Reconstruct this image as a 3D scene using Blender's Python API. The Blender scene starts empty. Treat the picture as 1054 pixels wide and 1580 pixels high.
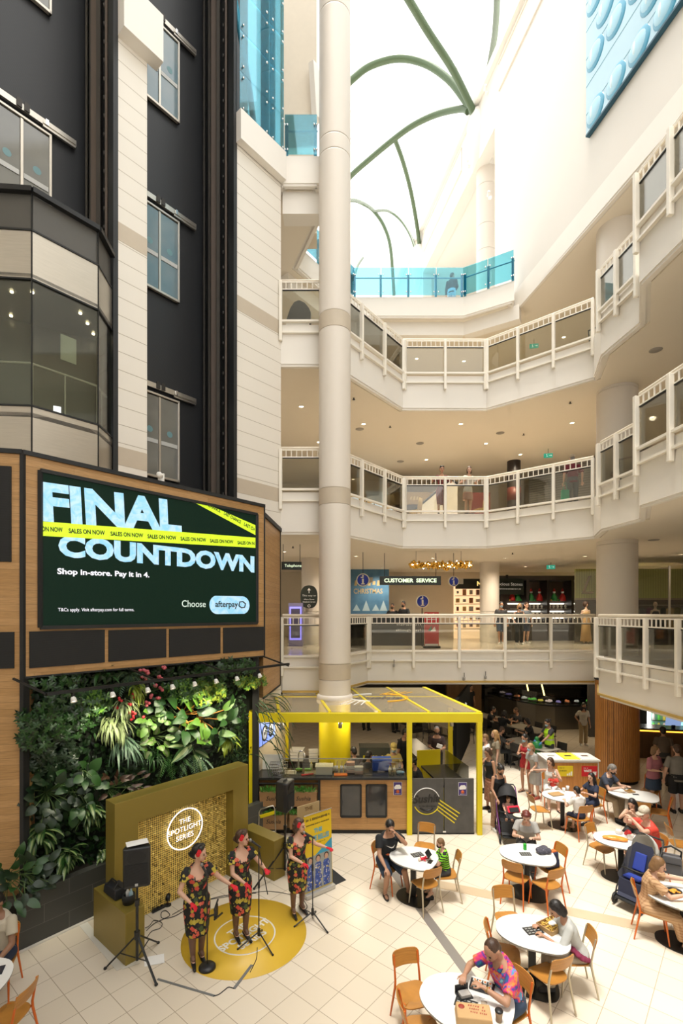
import bpy, bmesh, math, random
from math import sin, cos, pi, radians as R, sqrt, atan2, hypot
from mathutils import Vector, Matrix, Euler, Quaternion, noise
S = bpy.context.scene
Rot, Tra = Matrix.Rotation, Matrix.Translation
RX90 = Rot(R(90), 4, 'X')
def lk(nt, a, b): nt.links.new(a, b)
def nd(nt, k): return nt.nodes.new(k)
COL = S.collection
rnd = random.Random(7)
# -- camera, sky, sun, exposure
F, CX, HY, EYE = 758.0, 527.0, 946.0, 5.25
cam = bpy.data.objects.new('camera', bpy.data.cameras.new('camera'))
COL.objects.link(cam); S.camera = cam
cam.location = (0, 0, EYE); cam.rotation_euler = (R(90), 0, 0)
cam.data.sensor_fit = 'AUTO'; cam.data.sensor_width = 36
cam.data.lens = F / 1580 * 36
cam.data.shift_y = (HY - 790) / 1580
cam.data.clip_end = 300; cam.data.clip_start = .05
W = bpy.data.worlds.new('sky'); S.world = W; W.use_nodes = True
bg = W.node_tree.nodes['Background']; bg.inputs[0].default_value = (1, .985, .955, 1); bg.inputs[1].default_value = 1.9
sun = bpy.data.objects.new('sun', bpy.data.lights.new('sun', 'SUN')); COL.objects.link(sun)
sun.data.energy = 4.0; sun.data.angle = R(14); sun.data.color = (1, .95, .86)
sun.rotation_euler = Vector((0.10, 0.09, -1)).to_track_quat('-Z', 'Y').to_euler()
S.view_settings.view_transform = 'Standard'; S.view_settings.look = 'None'
S.view_settings.gamma = 1; S.view_settings.use_curve_mapping = False
S.view_settings.exposure = 0.46
S.cycles.max_bounces = 7; S.cycles.diffuse_bounces = 4; S.cycles.glossy_bounces = 3
S.cycles.transmission_bounces = 4; S.cycles.transparent_max_bounces = 12
S.cycles.caustics_reflective = False; S.cycles.caustics_refractive = False
S.cycles.sample_clamp_indirect = 6; S.cycles.use_denoising = True
S.cycles.use_light_tree = True
# -- measuring helpers
def P(px, py, Y):
 return Vector(((px - CX) * Y / F, Y, EYE - (py - HY) * Y / F))
def G(px, py, z=0.0):
 Y = F * (EYE - z) / (py - HY)
 return Vector(((px - CX) * Y / F, Y, z))
UD = Vector((0.6442, 0.7648, 0)); VD = Vector((0.7648, -0.6442, 0))
def on_line(px, o, d):
 k = (px - CX) / F
 return (k * o[1] - o[0]) / (d[0] - k * d[1])
def zat(py, Y): return EYE - (py - HY) * Y / F
# -- mesh builder
WM = {}
class MB:
 def __init__(s): s.v = []; s.f = []; s.m = []; s.sm = []
 def add(s, vs, fs, m=0, smooth=False, M=None):
  o = len(s.v)
  s.v += [tuple(M @ Vector(v)) if M is not None else tuple(v) for v in vs]
  s.f += [tuple(i + o for i in f) for f in fs]; s.m += [m] * len(fs); s.sm += [smooth] * len(fs)
  return s
 def box(s, c, d, rz=0, m=0, M=None, taper=1.0):
  x, y, z = d[0] / 2, d[1] / 2, d[2] / 2; t = taper
  vs = [(-x, -y, -z), (x, -y, -z), (x, y, -z), (-x, y, -z), (-x * t, -y * t, z), (x * t, -y * t, z), (x * t, y * t, z), (-x * t, y * t, z)]
  T = Tra(Vector(c)) @ Rot(rz, 4, 'Z')
  if M is not None: T = T @ M
  return s.add(vs, [(0, 3, 2, 1), (4, 5, 6, 7), (0, 1, 5, 4), (1, 2, 6, 5), (2, 3, 7, 6), (3, 0, 4, 7)], m, M=T)
 def prism(s, poly, z0, z1, m=0, mt=None):
  n = len(poly)
  a = sum(poly[i][0] * poly[(i + 1) % n][1] - poly[(i + 1) % n][0] * poly[i][1] for i in range(n))
  if a < 0: poly = poly[::-1]
  vs = [(p[0], p[1], z0) for p in poly] + [(p[0], p[1], z1) for p in poly]
  s.add(vs, [tuple(range(n - 1, -1, -1))] + [(i, (i + 1) % n, n + (i + 1) % n, n + i) for i in range(n)], m)
  o = len(s.v) - 2 * n
  s.f.append(tuple(o + n + i for i in range(n))); s.m.append(m if mt is None else mt); s.sm.append(False)
  return s
 def wall(s, a, b, z0, z1, th=.1, m=0):
  a = Vector((a[0], a[1])); b = Vector((b[0], b[1])); d = (b - a).normalized(); nn = Vector((-d.y, d.x)) * th
  return s.prism([a, b, b + nn, a + nn], z0, z1, m)
 def tube(s, pts, r, n=8, m=0, smooth=True, close=False):
  pts = [Vector(p) for p in pts]; N = len(pts)
  rs = r if isinstance(r, (list, tuple)) else [r] * N
  t0 = (pts[1] - pts[0]).normalized(); up = Vector((0, 0, 1)) if abs(t0.z) < .9 else Vector((1, 0, 0))
  x = t0.cross(up).normalized(); vs = []
  for i, p in enumerate(pts):
   if close: t = (pts[(i + 1) % N] - pts[i - 1])
   else: t = (pts[min(i + 1, N - 1)] - pts[max(i - 1, 0)])
   t = t.normalized(); x = (x - t * x.dot(t))
   x = x.normalized() if x.length > 1e-6 else t.orthogonal().normalized()
   y = t.cross(x)
   vs += [p + (x * cos(2 * pi * k / n) + y * sin(2 * pi * k / n)) * rs[i] for k in range(n)]
  fs = []
  for i in range(N if close else N - 1):
   j = (i + 1) % N
   fs += [(i * n + k, i * n + (k + 1) % n, j * n + (k + 1) % n, j * n + k) for k in range(n)]
  s.add(vs, fs, m, smooth)
  if not close: s.add(vs[:n], [tuple(range(n - 1, -1, -1))], m); s.add(vs[-n:], [tuple(range(n))], m)
  return s
 def bar(s, a, b, w, h=None, m=0):
  a = Vector(a); b = Vector(b); h = h or w; d = b - a
  q = d.to_track_quat('X', 'Z').to_matrix().to_4x4()
  return s.add(
   [(x, y, z) for x in (0, d.length) for y in (-w / 2, w / 2) for z in (-h / 2, h / 2)],
   [(0, 1, 3, 2), (4, 6, 7, 5), (0, 4, 5, 1), (2, 3, 7, 6), (0, 2, 6, 4), (1, 5, 7, 3)], m, M=Tra(a) @ q)
 def lathe(s, prof, n=24, c=(0, 0, 0), m=0, smooth=True, M=None, ang=2 * pi):
  full = abs(ang - 2 * pi) < 1e-6; k = n if full else n + 1
  vs = [(r * cos(ang * i / n), r * sin(ang * i / n), z) for (r, z) in prof for i in range(k)]
  fs = []
  for j in range(len(prof) - 1):
   for i in range(n):
    i2 = (i + 1) % k
    fs.append((j * k + i, j * k + i2, (j + 1) * k + i2, (j + 1) * k + i))
  T = Tra(Vector(c))
  if M is not None: T = T @ M
  s.add(vs, fs, m, smooth, T)
  if full and prof[0] != prof[-1]:
   if prof[0][0] > 1e-6: s.add(vs[:k], [tuple(range(k - 1, -1, -1))], m, False, T)
   if prof[-1][0] > 1e-6: s.add(vs[-k:], [tuple(range(k))], m, False, T)
  return s
 def cyl(s, c, r, h, n=24, m=0, r2=None, M=None):
  return s.lathe([(r, 0), (r if r2 is None else r2, h)], n, c, m, True, M)
 def ball(s, c, r, n=12, m=0, M=None, k=None):
  r = (r, r, r) if not isinstance(r, (tuple, list)) else r; k = k or max(6, n * 2 // 3)
  vs = [(0, 0, -r[2])]; fs = []
  for j in range(1, k):
   a = -pi / 2 + pi * j / k
   vs += [(r[0] * cos(a) * cos(2 * pi * i / n), r[1] * cos(a) * sin(2 * pi * i / n), r[2] * sin(a)) for i in range(n)]
  vs.append((0, 0, r[2])); t = len(vs) - 1
  for i in range(n):
   fs.append((0, 1 + (i + 1) % n, 1 + i)); b = 1 + (k - 2) * n
   fs.append((t, b + i, b + (i + 1) % n))
   for j in range(k - 2):
    fs.append((1 + j * n + i, 1 + j * n + (i + 1) % n, 1 + (j + 1) * n + (i + 1) % n, 1 + (j + 1) * n + i))
  T = Tra(Vector(c))
  if M is not None: T = T @ M
  return s.add(vs, fs, m, True, T)
 def cone(s, a, b, ra, rb, n=12, round_=True, m=0, k=1.0):
  """tapered limb from a to b; round_ gives spherical ends, otherwise flat ends (hems)"""
  a = Vector(a); b = Vector(b); d = b - a; L = d.length
  q = d.to_track_quat('Z', 'Y').to_matrix().to_4x4(); T = Tra(a) @ q
  pr = []
  if round_:
   pr += [(max(1e-5, ra * cos(t)), ra * sin(t)) for t in (-pi / 2, -1.1, -.7, -.3)]
  pr += [(ra, 0), (rb, L)]
  if round_:
   pr += [(max(1e-5, rb * cos(t)), L + rb * sin(t)) for t in (.3, .7, 1.1, pi / 2)]
  return s.lathe(pr, n, (0, 0, 0), m, True, T @ Matrix.Diagonal((1, k, 1, 1)))
 def loft(s, rings, n=20, m=0, smooth=True, caps=True, M=None):
  """rings: (centre, rx, ry, tiltx, power) ellipses in the XY plane, tilted about X"""
  vs = []
  for rg in rings:
   c, rx, ry = rg[0], rg[1], rg[2]; tl = rg[3] if len(rg) > 3 else 0; pw = rg[4] if len(rg) > 4 else 1.0
   for i in range(n):
    a = 2 * pi * i / n; ca, sa = cos(a), sin(a)
    x = rx * math.copysign(abs(ca) ** pw, ca); y = ry * math.copysign(abs(sa) ** pw, sa)
    vs.append((c[0] + x, c[1] + y * cos(tl), c[2] + y * sin(tl)))
  fs = [(j * n + i, j * n + (i + 1) % n, (j + 1) * n + (i + 1) % n, (j + 1) * n + i) for j in range(len(rings) - 1) for i in range(n)]
  if caps: fs += [tuple(range(n - 1, -1, -1)), tuple((len(rings) - 1) * n + i for i in range(n))]
  return s.add(vs, fs, m, smooth, M)
 def quad(s, a, b, c, d, m=0): return s.add([a, b, c, d], [(0, 1, 2, 3)], m)
 def mesh(s, name, mats):
  me = bpy.data.meshes.new(name); me.from_pydata(s.v, [], s.f)
  for mt in (mats if isinstance(mats, (list, tuple)) else [mats]): me.materials.append(mt)
  me.polygons.foreach_set('material_index', s.m); me.polygons.foreach_set('use_smooth', s.sm)
  me.update(); return me
 def build(s, name, mats, parent=None, world=False, bevel=0, seg=2):
  if world and parent is not None:
   iv = WM[parent].inverted(); s.v = [tuple(iv @ Vector(v)) for v in s.v]
  o = bpy.data.objects.new(name, s.mesh(name, mats)); COL.objects.link(o)
  if parent is not None: o.parent = parent
  WM[o] = WM[parent] if parent is not None else Matrix.Identity(4)
  if bevel:
   b = o.modifiers.new('bevel', 'BEVEL'); b.width = bevel; b.segments = seg; b.limit_method = 'ANGLE'; b.angle_limit = R(40)
  return o
def tag(o, label=None, cat=None, group=None, kind=None):
 for k, v in (('label', label), ('category', cat), ('group', group), ('kind', kind)):
  if v: o[k] = v
 return o
def thing(name, label, cat, loc=(0, 0, 0), rz=0, group=None):
 o = bpy.data.objects.new(name, None); COL.objects.link(o); o.empty_display_size = .1
 o.location = loc; o.rotation_euler = (0, 0, rz)
 WM[o] = Tra(Vector(loc)) @ Rot(rz, 4, 'Z')
 return tag(o, label, cat, group)
def struct(name, mb, mats, bevel=0):
 return tag(mb.build(name, mats, bevel=bevel), kind='structure')
def copy_tree(o, loc=None, rz=None, label=None, parent=None):
 c = o.copy(); COL.objects.link(c)
 if parent is not None: c.parent = parent
 if loc is not None: c.location = loc
 if rz is not None: c.rotation_euler = (0, 0, rz)
 if label: c['label'] = label
 for ch in list(o.children): copy_tree(ch, parent=c)
 return c
def recenter(o):
 vs = [v.co for v in o.data.vertices]
 c = Vector(((min(v.x for v in vs) + max(v.x for v in vs)) / 2, (min(v.y for v in vs) + max(v.y for v in vs)) / 2, min(v.z for v in vs)))
 o.data.transform(Tra(-c)); o.location = o.location + c
 return o
def solo(name, mb, mats, label, cat, group=None, bevel=0, kind=None):
 return tag(recenter(mb.build(name, mats, bevel=bevel)), label, cat, group, kind)
def remeshed(mb, name, mats, parent, voxel=.012, smooth=3, world=False):
 """fuse all the closed shapes of mb into one continuous surface"""
 o = mb.build(name, mats, parent, world)
 r = o.modifiers.new('r', 'REMESH'); r.mode = 'VOXEL'; r.voxel_size = voxel; r.use_smooth_shade = True
 if smooth:
  q = o.modifiers.new('s', 'SMOOTH'); q.factor = .5; q.iterations = smooth
 dg = bpy.context.evaluated_depsgraph_get(); dg.update()
 me = bpy.data.meshes.new_from_object(o.evaluated_get(dg))
 o.modifiers.clear(); old = o.data; o.data = me; bpy.data.meshes.remove(old); me.name = name
 if not me.materials:
  for mt in (mats if isinstance(mats, (list, tuple)) else [mats]): me.materials.append(mt)
 return o
_tc = {}
def text_mesh(txt, size, ext=.002, bold=0.0, align='CENTER', shear=0, spacing=1.0):
 key = (txt, size, ext, bold, align, shear, spacing)
 if key in _tc: return _tc[key]
 cu = bpy.data.curves.new('t', 'FONT'); cu.body = txt; cu.size = size; cu.extrude = ext; cu.offset = bold; cu.shear = shear
 cu.align_x = align; cu.align_y = 'CENTER'; cu.space_character = spacing; cu.resolution_u = 3
 o = bpy.data.objects.new('t', cu); COL.objects.link(o)
 dg = bpy.context.evaluated_depsgraph_get(); dg.update()
 me = bpy.data.meshes.new_from_object(o.evaluated_get(dg)); bpy.data.objects.remove(o); bpy.data.curves.remove(cu)
 vs = [tuple(v.co) for v in me.vertices]; fs = [tuple(p.vertices) for p in me.polygons]; bpy.data.meshes.remove(me)
 _tc[key] = (vs, fs); return vs, fs
def frame(o, x, up=(0, 0, 1)):
 x = Vector(x).normalized(); up = Vector(up); up = (up - x * up.dot(x)).normalized(); z = x.cross(up)
 M = Matrix.Identity(4)
 for i, a in enumerate((x, up, z)):
  for j in range(3): M[j][i] = a[j]
 M.translation = Vector(o); return M
def put_text(mb, txt, size, M, m=0, ext=.002, bold=0.0, align='CENTER', shear=0, fit=None, spacing=1.0):
 vs, fs = text_mesh(txt, size, ext, bold, align, shear, spacing)
 if fit:
  xs = [v[0] for v in vs]; w = max(xs) - min(xs); k = fit / w
  vs = [(v[0] * k, v[1], v[2]) for v in vs]
 return mb.add(vs, fs, m, False, M)
def scribble(c, w, h, n, M, m=0):
 r_ = random.Random(n)
 for i in range(n):
  x = w * ((i + .5) / n - .5); a = h * r_.uniform(.55, 1)
  if r_.random() > .12: c.add([(x - w / n * .36, -a / 2, 0), (x + w / n * r_.uniform(.1, .36), -a / 2, 0), (x + w / n * .36, a / 2, 0), (x - w / n * r_.uniform(.1, .36), a / 2, 0)], [(0, 1, 2, 3)], m, False, M)
# -- procedural materials
MT = {}
def mat(name, col, rough=.5, metal=0.0, col2=None, scale=6.0, bump=0.0, emit=0.0, alpha=1.0, spec=.5, ecol=None, stretch=None, detail=3, trans=0.0):
 if name in MT: return MT[name]
 m = bpy.data.materials.new(name); m.use_nodes = True; nt = m.node_tree; b = nt.nodes['Principled BSDF']
 b.inputs['Roughness'].default_value = rough; b.inputs['Metallic'].default_value = metal
 b.inputs['Specular IOR Level'].default_value = spec; b.inputs['Alpha'].default_value = alpha
 if trans: b.inputs['Transmission Weight'].default_value = trans
 c1 = (*col, 1); c2 = (*(col2 or tuple(min(1, c * .93) for c in col)), 1)
 tc = nd(nt, 'ShaderNodeTexCoord'); nz = nd(nt, 'ShaderNodeTexNoise'); mx = nd(nt, 'ShaderNodeMix'); mx.data_type = 'RGBA'
 nz.inputs['Scale'].default_value = scale; nz.inputs['Detail'].default_value = detail
 if stretch:
  mp = nd(nt, 'ShaderNodeMapping'); mp.inputs['Scale'].default_value = stretch
  lk(nt, tc.outputs['Object'], mp.inputs[0]); lk(nt, mp.outputs[0], nz.inputs['Vector'])
 else: lk(nt, tc.outputs['Object'], nz.inputs['Vector'])
 mx.inputs[6].default_value = c1; mx.inputs[7].default_value = c2
 lk(nt, nz.outputs['Fac'], mx.inputs[0]); lk(nt, mx.outputs[2], b.inputs['Base Color'])
 if bump:
  bp = nd(nt, 'ShaderNodeBump'); bp.inputs['Strength'].default_value = bump; bp.inputs['Distance'].default_value = .02
  lk(nt, nz.outputs['Fac'], bp.inputs['Height']); lk(nt, bp.outputs[0], b.inputs['Normal'])
 if emit:
  b.inputs['Emission Color'].default_value = (*(ecol or col), 1); b.inputs['Emission Strength'].default_value = emit
 MT[name] = m; return m
def glassy(name, tint, alpha_mix=.12, rough=.02):
 """thin sheet glass: tinted see-through with a mirror skin"""
 if name in MT: return MT[name]
 m = bpy.data.materials.new(name); m.use_nodes = True; nt = m.node_tree; nt.nodes.clear()
 out = nd(nt, 'ShaderNodeOutputMaterial'); tr = nd(nt, 'ShaderNodeBsdfTransparent'); gl = nd(nt, 'ShaderNodeBsdfGlossy')
 tr.inputs[0].default_value = (*tint, 1); gl.inputs['Roughness'].default_value = rough
 fr = nd(nt, 'ShaderNodeFresnel'); fr.inputs[0].default_value = 1.45
 ma = nd(nt, 'ShaderNodeMath'); ma.operation = 'MULTIPLY_ADD'; ma.inputs[1].default_value = .8; ma.inputs[2].default_value = alpha_mix * .3
 mx = nd(nt, 'ShaderNodeMixShader')
 lk(nt, fr.outputs[0], ma.inputs[0]); lk(nt, ma.outputs[0], mx.inputs[0]); lk(nt, tr.outputs[0], mx.inputs[1])
 lk(nt, gl.outputs[0], mx.inputs[2]); lk(nt, mx.outputs[0], out.inputs[0])
 MT[name] = m; return m
def wood(name, a, b, plank=.14, length=1.6, vertical=False, rough=.45, bump=.05):
 """boards: planks run along X (or Z) with per-board tone and grain"""
 m = mat(name, a, rough, 0, b, 5); nt = m.node_tree; bs = nt.nodes['Principled BSDF']
 tc = nd(nt, 'ShaderNodeTexCoord'); mp = nd(nt, 'ShaderNodeMapping')
 br = nd(nt, 'ShaderNodeTexBrick'); br.offset = .37; br.inputs['Scale'].default_value = 1
 br.inputs['Brick Width'].default_value = length; br.inputs['Row Height'].default_value = plank; br.inputs['Mortar Size'].default_value = .0016
 br.inputs['Color1'].default_value = (*a, 1); br.inputs['Color2'].default_value = (*b, 1); br.inputs['Mortar'].default_value = (*[c * .35 for c in b], 1)
 sx = nd(nt, 'ShaderNodeSeparateXYZ'); cb = nd(nt, 'ShaderNodeCombineXYZ'); ad = nd(nt, 'ShaderNodeMath'); ad.operation = 'ADD'
 lk(nt, tc.outputs['Object'], sx.inputs[0]); lk(nt, sx.outputs[0], ad.inputs[0]); lk(nt, sx.outputs[1], ad.inputs[1])
 lk(nt, ad.outputs[0], cb.inputs[1 if vertical else 0]); lk(nt, sx.outputs[2], cb.inputs[0 if vertical else 1])
 lk(nt, cb.outputs[0], br.inputs['Vector'])
 nz = nd(nt, 'ShaderNodeTexNoise'); nz.inputs['Scale'].default_value = 4; nz.inputs['Detail'].default_value = 5
 mp.inputs['Scale'].default_value = (1, 14, 1); lk(nt, cb.outputs[0], mp.inputs[0]); lk(nt, mp.outputs[0], nz.inputs['Vector'])
 mx = nd(nt, 'ShaderNodeMix'); mx.data_type = 'RGBA'; mx.blend_type = 'MULTIPLY'; mx.inputs[0].default_value = .55
 rp = nd(nt, 'ShaderNodeMapRange'); rp.inputs[1].default_value = .3; rp.inputs[2].default_value = .75; rp.inputs[3].default_value = .55; rp.inputs[4].default_value = 1.15
 lk(nt, nz.outputs['Fac'], rp.inputs[0]); lk(nt, br.outputs['Color'], mx.inputs[6]); lk(nt, rp.outputs[0], mx.inputs[7])
 lk(nt, mx.outputs[2], bs.inputs['Base Color']); return m
def print_cloth(name, base, spots, scale=14, rough=.8, thr=.34):
 """printed fabric: scattered blotches of several colours over a ground colour"""
 if name in MT: return MT[name]
 m = mat(name, base, rough); nt = m.node_tree; bs = nt.nodes['Principled BSDF']
 tc = nd(nt, 'ShaderNodeTexCoord'); wp = nd(nt, 'ShaderNodeTexNoise'); wp.inputs['Scale'].default_value = scale * 1.3
 vo = nd(nt, 'ShaderNodeTexVoronoi'); vo.inputs['Scale'].default_value = scale; vo.inputs['Randomness'].default_value = 1
 ad = nd(nt, 'ShaderNodeVectorMath'); ad.operation = 'MULTIPLY_ADD'; ad.inputs[1].default_value = (.09, .09, .09)
 lk(nt, tc.outputs['Object'], wp.inputs['Vector']); lk(nt, wp.outputs['Color'], ad.inputs[0]); lk(nt, tc.outputs['Object'], ad.inputs[2])
 lk(nt, ad.outputs[0], vo.inputs['Vector'])
 cr = nd(nt, 'ShaderNodeValToRGB'); cr.color_ramp.interpolation = 'CONSTANT'
 sp = nd(nt, 'ShaderNodeSeparateColor'); lk(nt, vo.outputs['Color'], sp.inputs[0]); lk(nt, sp.outputs[0], cr.inputs[0])
 el = cr.color_ramp.elements
 for i, c in enumerate(spots):
  e = el[i] if i < 2 else el.new(i / len(spots)); e.position = i / len(spots); e.color = (*c, 1)
 th = nd(nt, 'ShaderNodeMath'); th.operation = 'LESS_THAN'; th.inputs[1].default_value = thr
 lk(nt, vo.outputs['Distance'], th.inputs[0])
 mx = nd(nt, 'ShaderNodeMix'); mx.data_type = 'RGBA'; mx.inputs[6].default_value = (*base, 1)
 lk(nt, th.outputs[0], mx.inputs[0]); lk(nt, cr.outputs[0], mx.inputs[7]); lk(nt, mx.outputs[2], bs.inputs['Base Color'])
 return m
def stripes(name, a, b, scale=30, axis=2, duty=.5, rough=.8, ratio2=None):
 if name in MT: return MT[name]
 m = mat(name, a, rough); nt = m.node_tree; bs = nt.nodes['Principled BSDF']
 tc = nd(nt, 'ShaderNodeTexCoord'); sx = nd(nt, 'ShaderNodeSeparateXYZ'); lk(nt, tc.outputs['Object'], sx.inputs[0])
 def st(ax):
  mu = nd(nt, 'ShaderNodeMath'); mu.operation = 'MULTIPLY'; mu.inputs[1].default_value = scale
  fr = nd(nt, 'ShaderNodeMath'); fr.operation = 'FRACT'; lt = nd(nt, 'ShaderNodeMath'); lt.operation = 'LESS_THAN'; lt.inputs[1].default_value = duty
  lk(nt, sx.outputs[ax], mu.inputs[0]); lk(nt, mu.outputs[0], fr.inputs[0]); lk(nt, fr.outputs[0], lt.inputs[0]); return lt
 f = st(axis)
 mx = nd(nt, 'ShaderNodeMix'); mx.data_type = 'RGBA'; mx.inputs[6].default_value = (*a, 1); mx.inputs[7].default_value = (*b, 1)
 if ratio2 is not None:
  g = st(ratio2); av = nd(nt, 'ShaderNodeMath'); av.operation = 'ADD'; hv = nd(nt, 'ShaderNodeMath'); hv.operation = 'MULTIPLY'; hv.inputs[1].default_value = .5
  lk(nt, f.outputs[0], av.inputs[0]); lk(nt, g.outputs[0], av.inputs[1]); lk(nt, av.outputs[0], hv.inputs[0]); lk(nt, hv.outputs[0], mx.inputs[0])
 else: lk(nt, f.outputs[0], mx.inputs[0])
 lk(nt, mx.outputs[2], bs.inputs['Base Color']); return m
CREAM = mat('cream_paint', (.84, .80, .735), .55, 0, (.80, .76, .695), 1.2)
CEIL = mat('ceiling_paint', (.80, .73, .62), .7, 0, (.77, .70, .59), 1.0)
COLM = mat('column_paint', (.72, .66, .585), .5, 0, (.69, .63, .555), 1.3)
TAN = mat('tan_panel', (.56, .48, .375), .55)
RAILW = mat('rail_enamel', (.86, .81, .71), .35)
METAL = mat('brushed_steel', (.62, .58, .51), .3, .9, (.5, .47, .41), 3, stretch=(1, 1, 18))
DARKM = mat('black_metal', (.018, .019, .02), .4, .3)
BLACK = mat('matt_black', (.012, .013, .014), .6)
BLKPL = mat('black_plastic', (.015, .016, .018), .38)
CHROME = mat('chrome', (.75, .75, .75), .15, 1)
WHITE = mat('white_enamel', (.85, .84, .81), .35)
PAPER = mat('white_paper', (.9, .89, .87), .7)
GLASS = glassy('clear_glass', (.93, .94, .91), .1)
GLASSG = glassy('grey_glass', (.86, .86, .80), .12)
BLUEG = glassy('blue_glass', (.46, .83, .93), .1)
SMOKE = glassy('smoked_glass', (.80, .82, .75), .1)
LAMP = mat('lamp_glow', (1, .86, .62), .5, emit=9, ecol=(1, .82, .55))
LAMPS = mat('lamp_soft', (1, .93, .8), .5, emit=4, ecol=(1, .9, .7))
YEL = mat('yellow_enamel', (.78, .64, .012), .38, 0, (.72, .58, .01), 2)
GOLDP = mat('gold_paint', (.30, .225, .045), .38, .3, (.265, .20, .04), 2)
ORANGE = mat('orange_enamel', (.62, .13, .012), .38)
BEIGEM = mat('champagne_metal', (.52, .46, .34), .35, .5)
PLY = wood('ply_seat', (.52, .235, .045), (.43, .18, .032), 3, 5, rough=.4)
CLADW = wood('cladding_oak', (.52, .305, .13), (.43, .24, .09), .11, 1.9)
KIOW = wood('kiosk_oak', (.56, .31, .115), (.45, .235, .08), .125, 1.1)
PLANKF = wood('bin_oak', (.60, .27, .075), (.52, .22, .055), .045, 3, vertical=True)
# == the setting
L = [0, 3.95, 8.70, 13.45, 18.20]
T0 = Vector((-1.72, 13.94, 0))
def tw(px, off=0.0):
 o = T0 + VD * off; return o + UD * on_line(px, o, UD)
# -- ground floor: tiles laid on the skew
m = mat('floor_tiles', (.84, .765, .645), .22, 0, (.80, .72, .60), .8, spec=.35); nt = m.node_tree; bs = nt.nodes['Principled BSDF']
tc = nd(nt, 'ShaderNodeTexCoord'); mp = nd(nt, 'ShaderNodeMapping'); mp.vector_type = 'TEXTURE'
mp.inputs['Location'].default_value = (-1.030, 7.107, 0); mp.inputs['Rotation'].default_value = (0, 0, pi / 2 - .7008)
br = nd(nt, 'ShaderNodeTexBrick'); br.offset = 0; br.inputs['Scale'].default_value = 1
br.inputs['Brick Width'].default_value = .4127; br.inputs['Row Height'].default_value = .4763; br.inputs['Mortar Size'].default_value = .0055; br.inputs['Mortar Smooth'].default_value = .2
br.inputs['Color1'].default_value = (.77, .70, .595, 1); br.inputs['Color2'].default_value = (.73, .655, .545, 1); br.inputs['Mortar'].default_value = (.42, .36, .28, 1)
lk(nt, tc.outputs['Object'], mp.inputs[0]); lk(nt, mp.outputs[0], br.inputs['Vector'])
mx = [n for n in nt.nodes if n.type == 'MIX'][0]
m2 = nd(nt, 'ShaderNodeMix'); m2.data_type = 'RGBA'; m2.blend_type = 'MULTIPLY'; m2.inputs[0].default_value = .25
lk(nt, br.outputs['Color'], m2.inputs[6]); lk(nt, mx.outputs[2], m2.inputs[7]); lk(nt, m2.outputs[2], bs.inputs['Base Color'])
TILE = m
struct('floor', MB().prism([(-14, -6), (20, -6), (20, 44), (-14, 44)], -.3, 0), TILE)
BAND = mat('tan_floor_band', (.56, .44, .30), .3); STRIP = mat('steel_floor_strip', (.33, .31, .29), .4, .4)
def strip_(a, b, w, mm, n):
 struct(n, MB().bar((a[0], a[1], .002), (b[0], b[1], .002), w, .006), mm)
strip_((1.7, 9.58), (9.5, 6.42), .27, BAND, 'trim_1')
strip_((1.05, 9.95), (1.93, 6.85), .16, STRIP, 'trim_2')
strip_((2.28, 6.33), (3.73, 7.95), .045, STRIP, 'trim_3')
strip_((3.2, 12.3), (9, 11.3), .12, BAND, 'trim_4')
# -- slabs around the atrium
E23 = [(-1.72, 13.94), (-.22, 13.94), (2.12, 16.94), (5.0, 16.95), (7.55, 14.72), (7.10, 13.45), (7.24, 11.95), (6.37, 10.50), (6.62, 6.5), (6.9, -2)]
E1 = [(-1.72, 14.3), (-.30, 14.3), (.87, 16.35), (8.45, 16.35), (8.12, 15.5), (7.28, 13.9), (7.4, 10.7), (7.5, 6.5), (7.6, -2)]
E4 = [(-1.80, 14.05), (-1.70, 13.9), (-.62, 13.9), (-.62, 15.2), (-1.5, 17.3), (.48, 20.1), (4.99, 20.1), (6.72, 19.1), (6.95, 19.9), (8.07, 13.5), (9.6, 5), (10.8, -2)]
def slab(name, edge, z, b, back=[(20, -2), (20, 44), (-9, 44), (-9, 21)]):
 struct(name, MB().prism(edge + back, b, z - .02), [CREAM])
slab('floor_upper_1', E1, L[1], 2.94); slab('floor_upper_2', E23, L[2], 7.55); slab('floor_upper_3', E23, L[3], 12.32)
slab('floor_upper_4', E4, L[4], 17.42, [(20, -2), (20, 34), (-9, 34), (-9, 20.5)])
def inset(e, d):
 out = []
 for i, p in enumerate(e):
  p = Vector(p); a = Vector(e[max(i - 1, 0)]); b = Vector(e[min(i + 1, len(e) - 1)])
  t1 = (p - a).normalized() if i else (b - p).normalized(); t2 = (b - p).normalized() if i < len(e) - 1 else t1
  n1 = Vector((-t1.y, t1.x)); n2 = Vector((-t2.y, t2.x)); n = (n1 + n2); n = n / max(.4, n.length_squared) * 2
  out.append(tuple(p + n * d))
 return out
back = [(20, -2), (20, 42), (-8.5, 42), (-8.5, 22)]
for k, (e, b) in enumerate(((E1, 2.94), (E23, 7.55), (E23, 12.32), (E4, 17.42))):
 struct('ceiling_%d' % (k + 1), MB().prism(inset(e, .22) + back, b - .03, b + .01), CEIL)
 c = MB(); i2 = inset(e, .08)
 for p, q in zip(i2[:-1], i2[1:]): c.bar((*p, b - .03), (*q, b - .03), .1, .07)
 struct('trim_%d' % (k + 5), c, CREAM)
GOLDL = mat('gold_edge_strip', (.62, .42, .12), .35, .3)
c = MB(); i2 = inset(E1, -.015)
for p, q in zip(i2[:-1], i2[1:]): c.bar((*p, 2.97), (*q, 2.97), .05, .06)
struct('trim_9', c, GOLDL)
FIN = mat('upper_floor_stone', (.60, .54, .45), .18, 0, (.55, .49, .40), 2)
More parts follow.
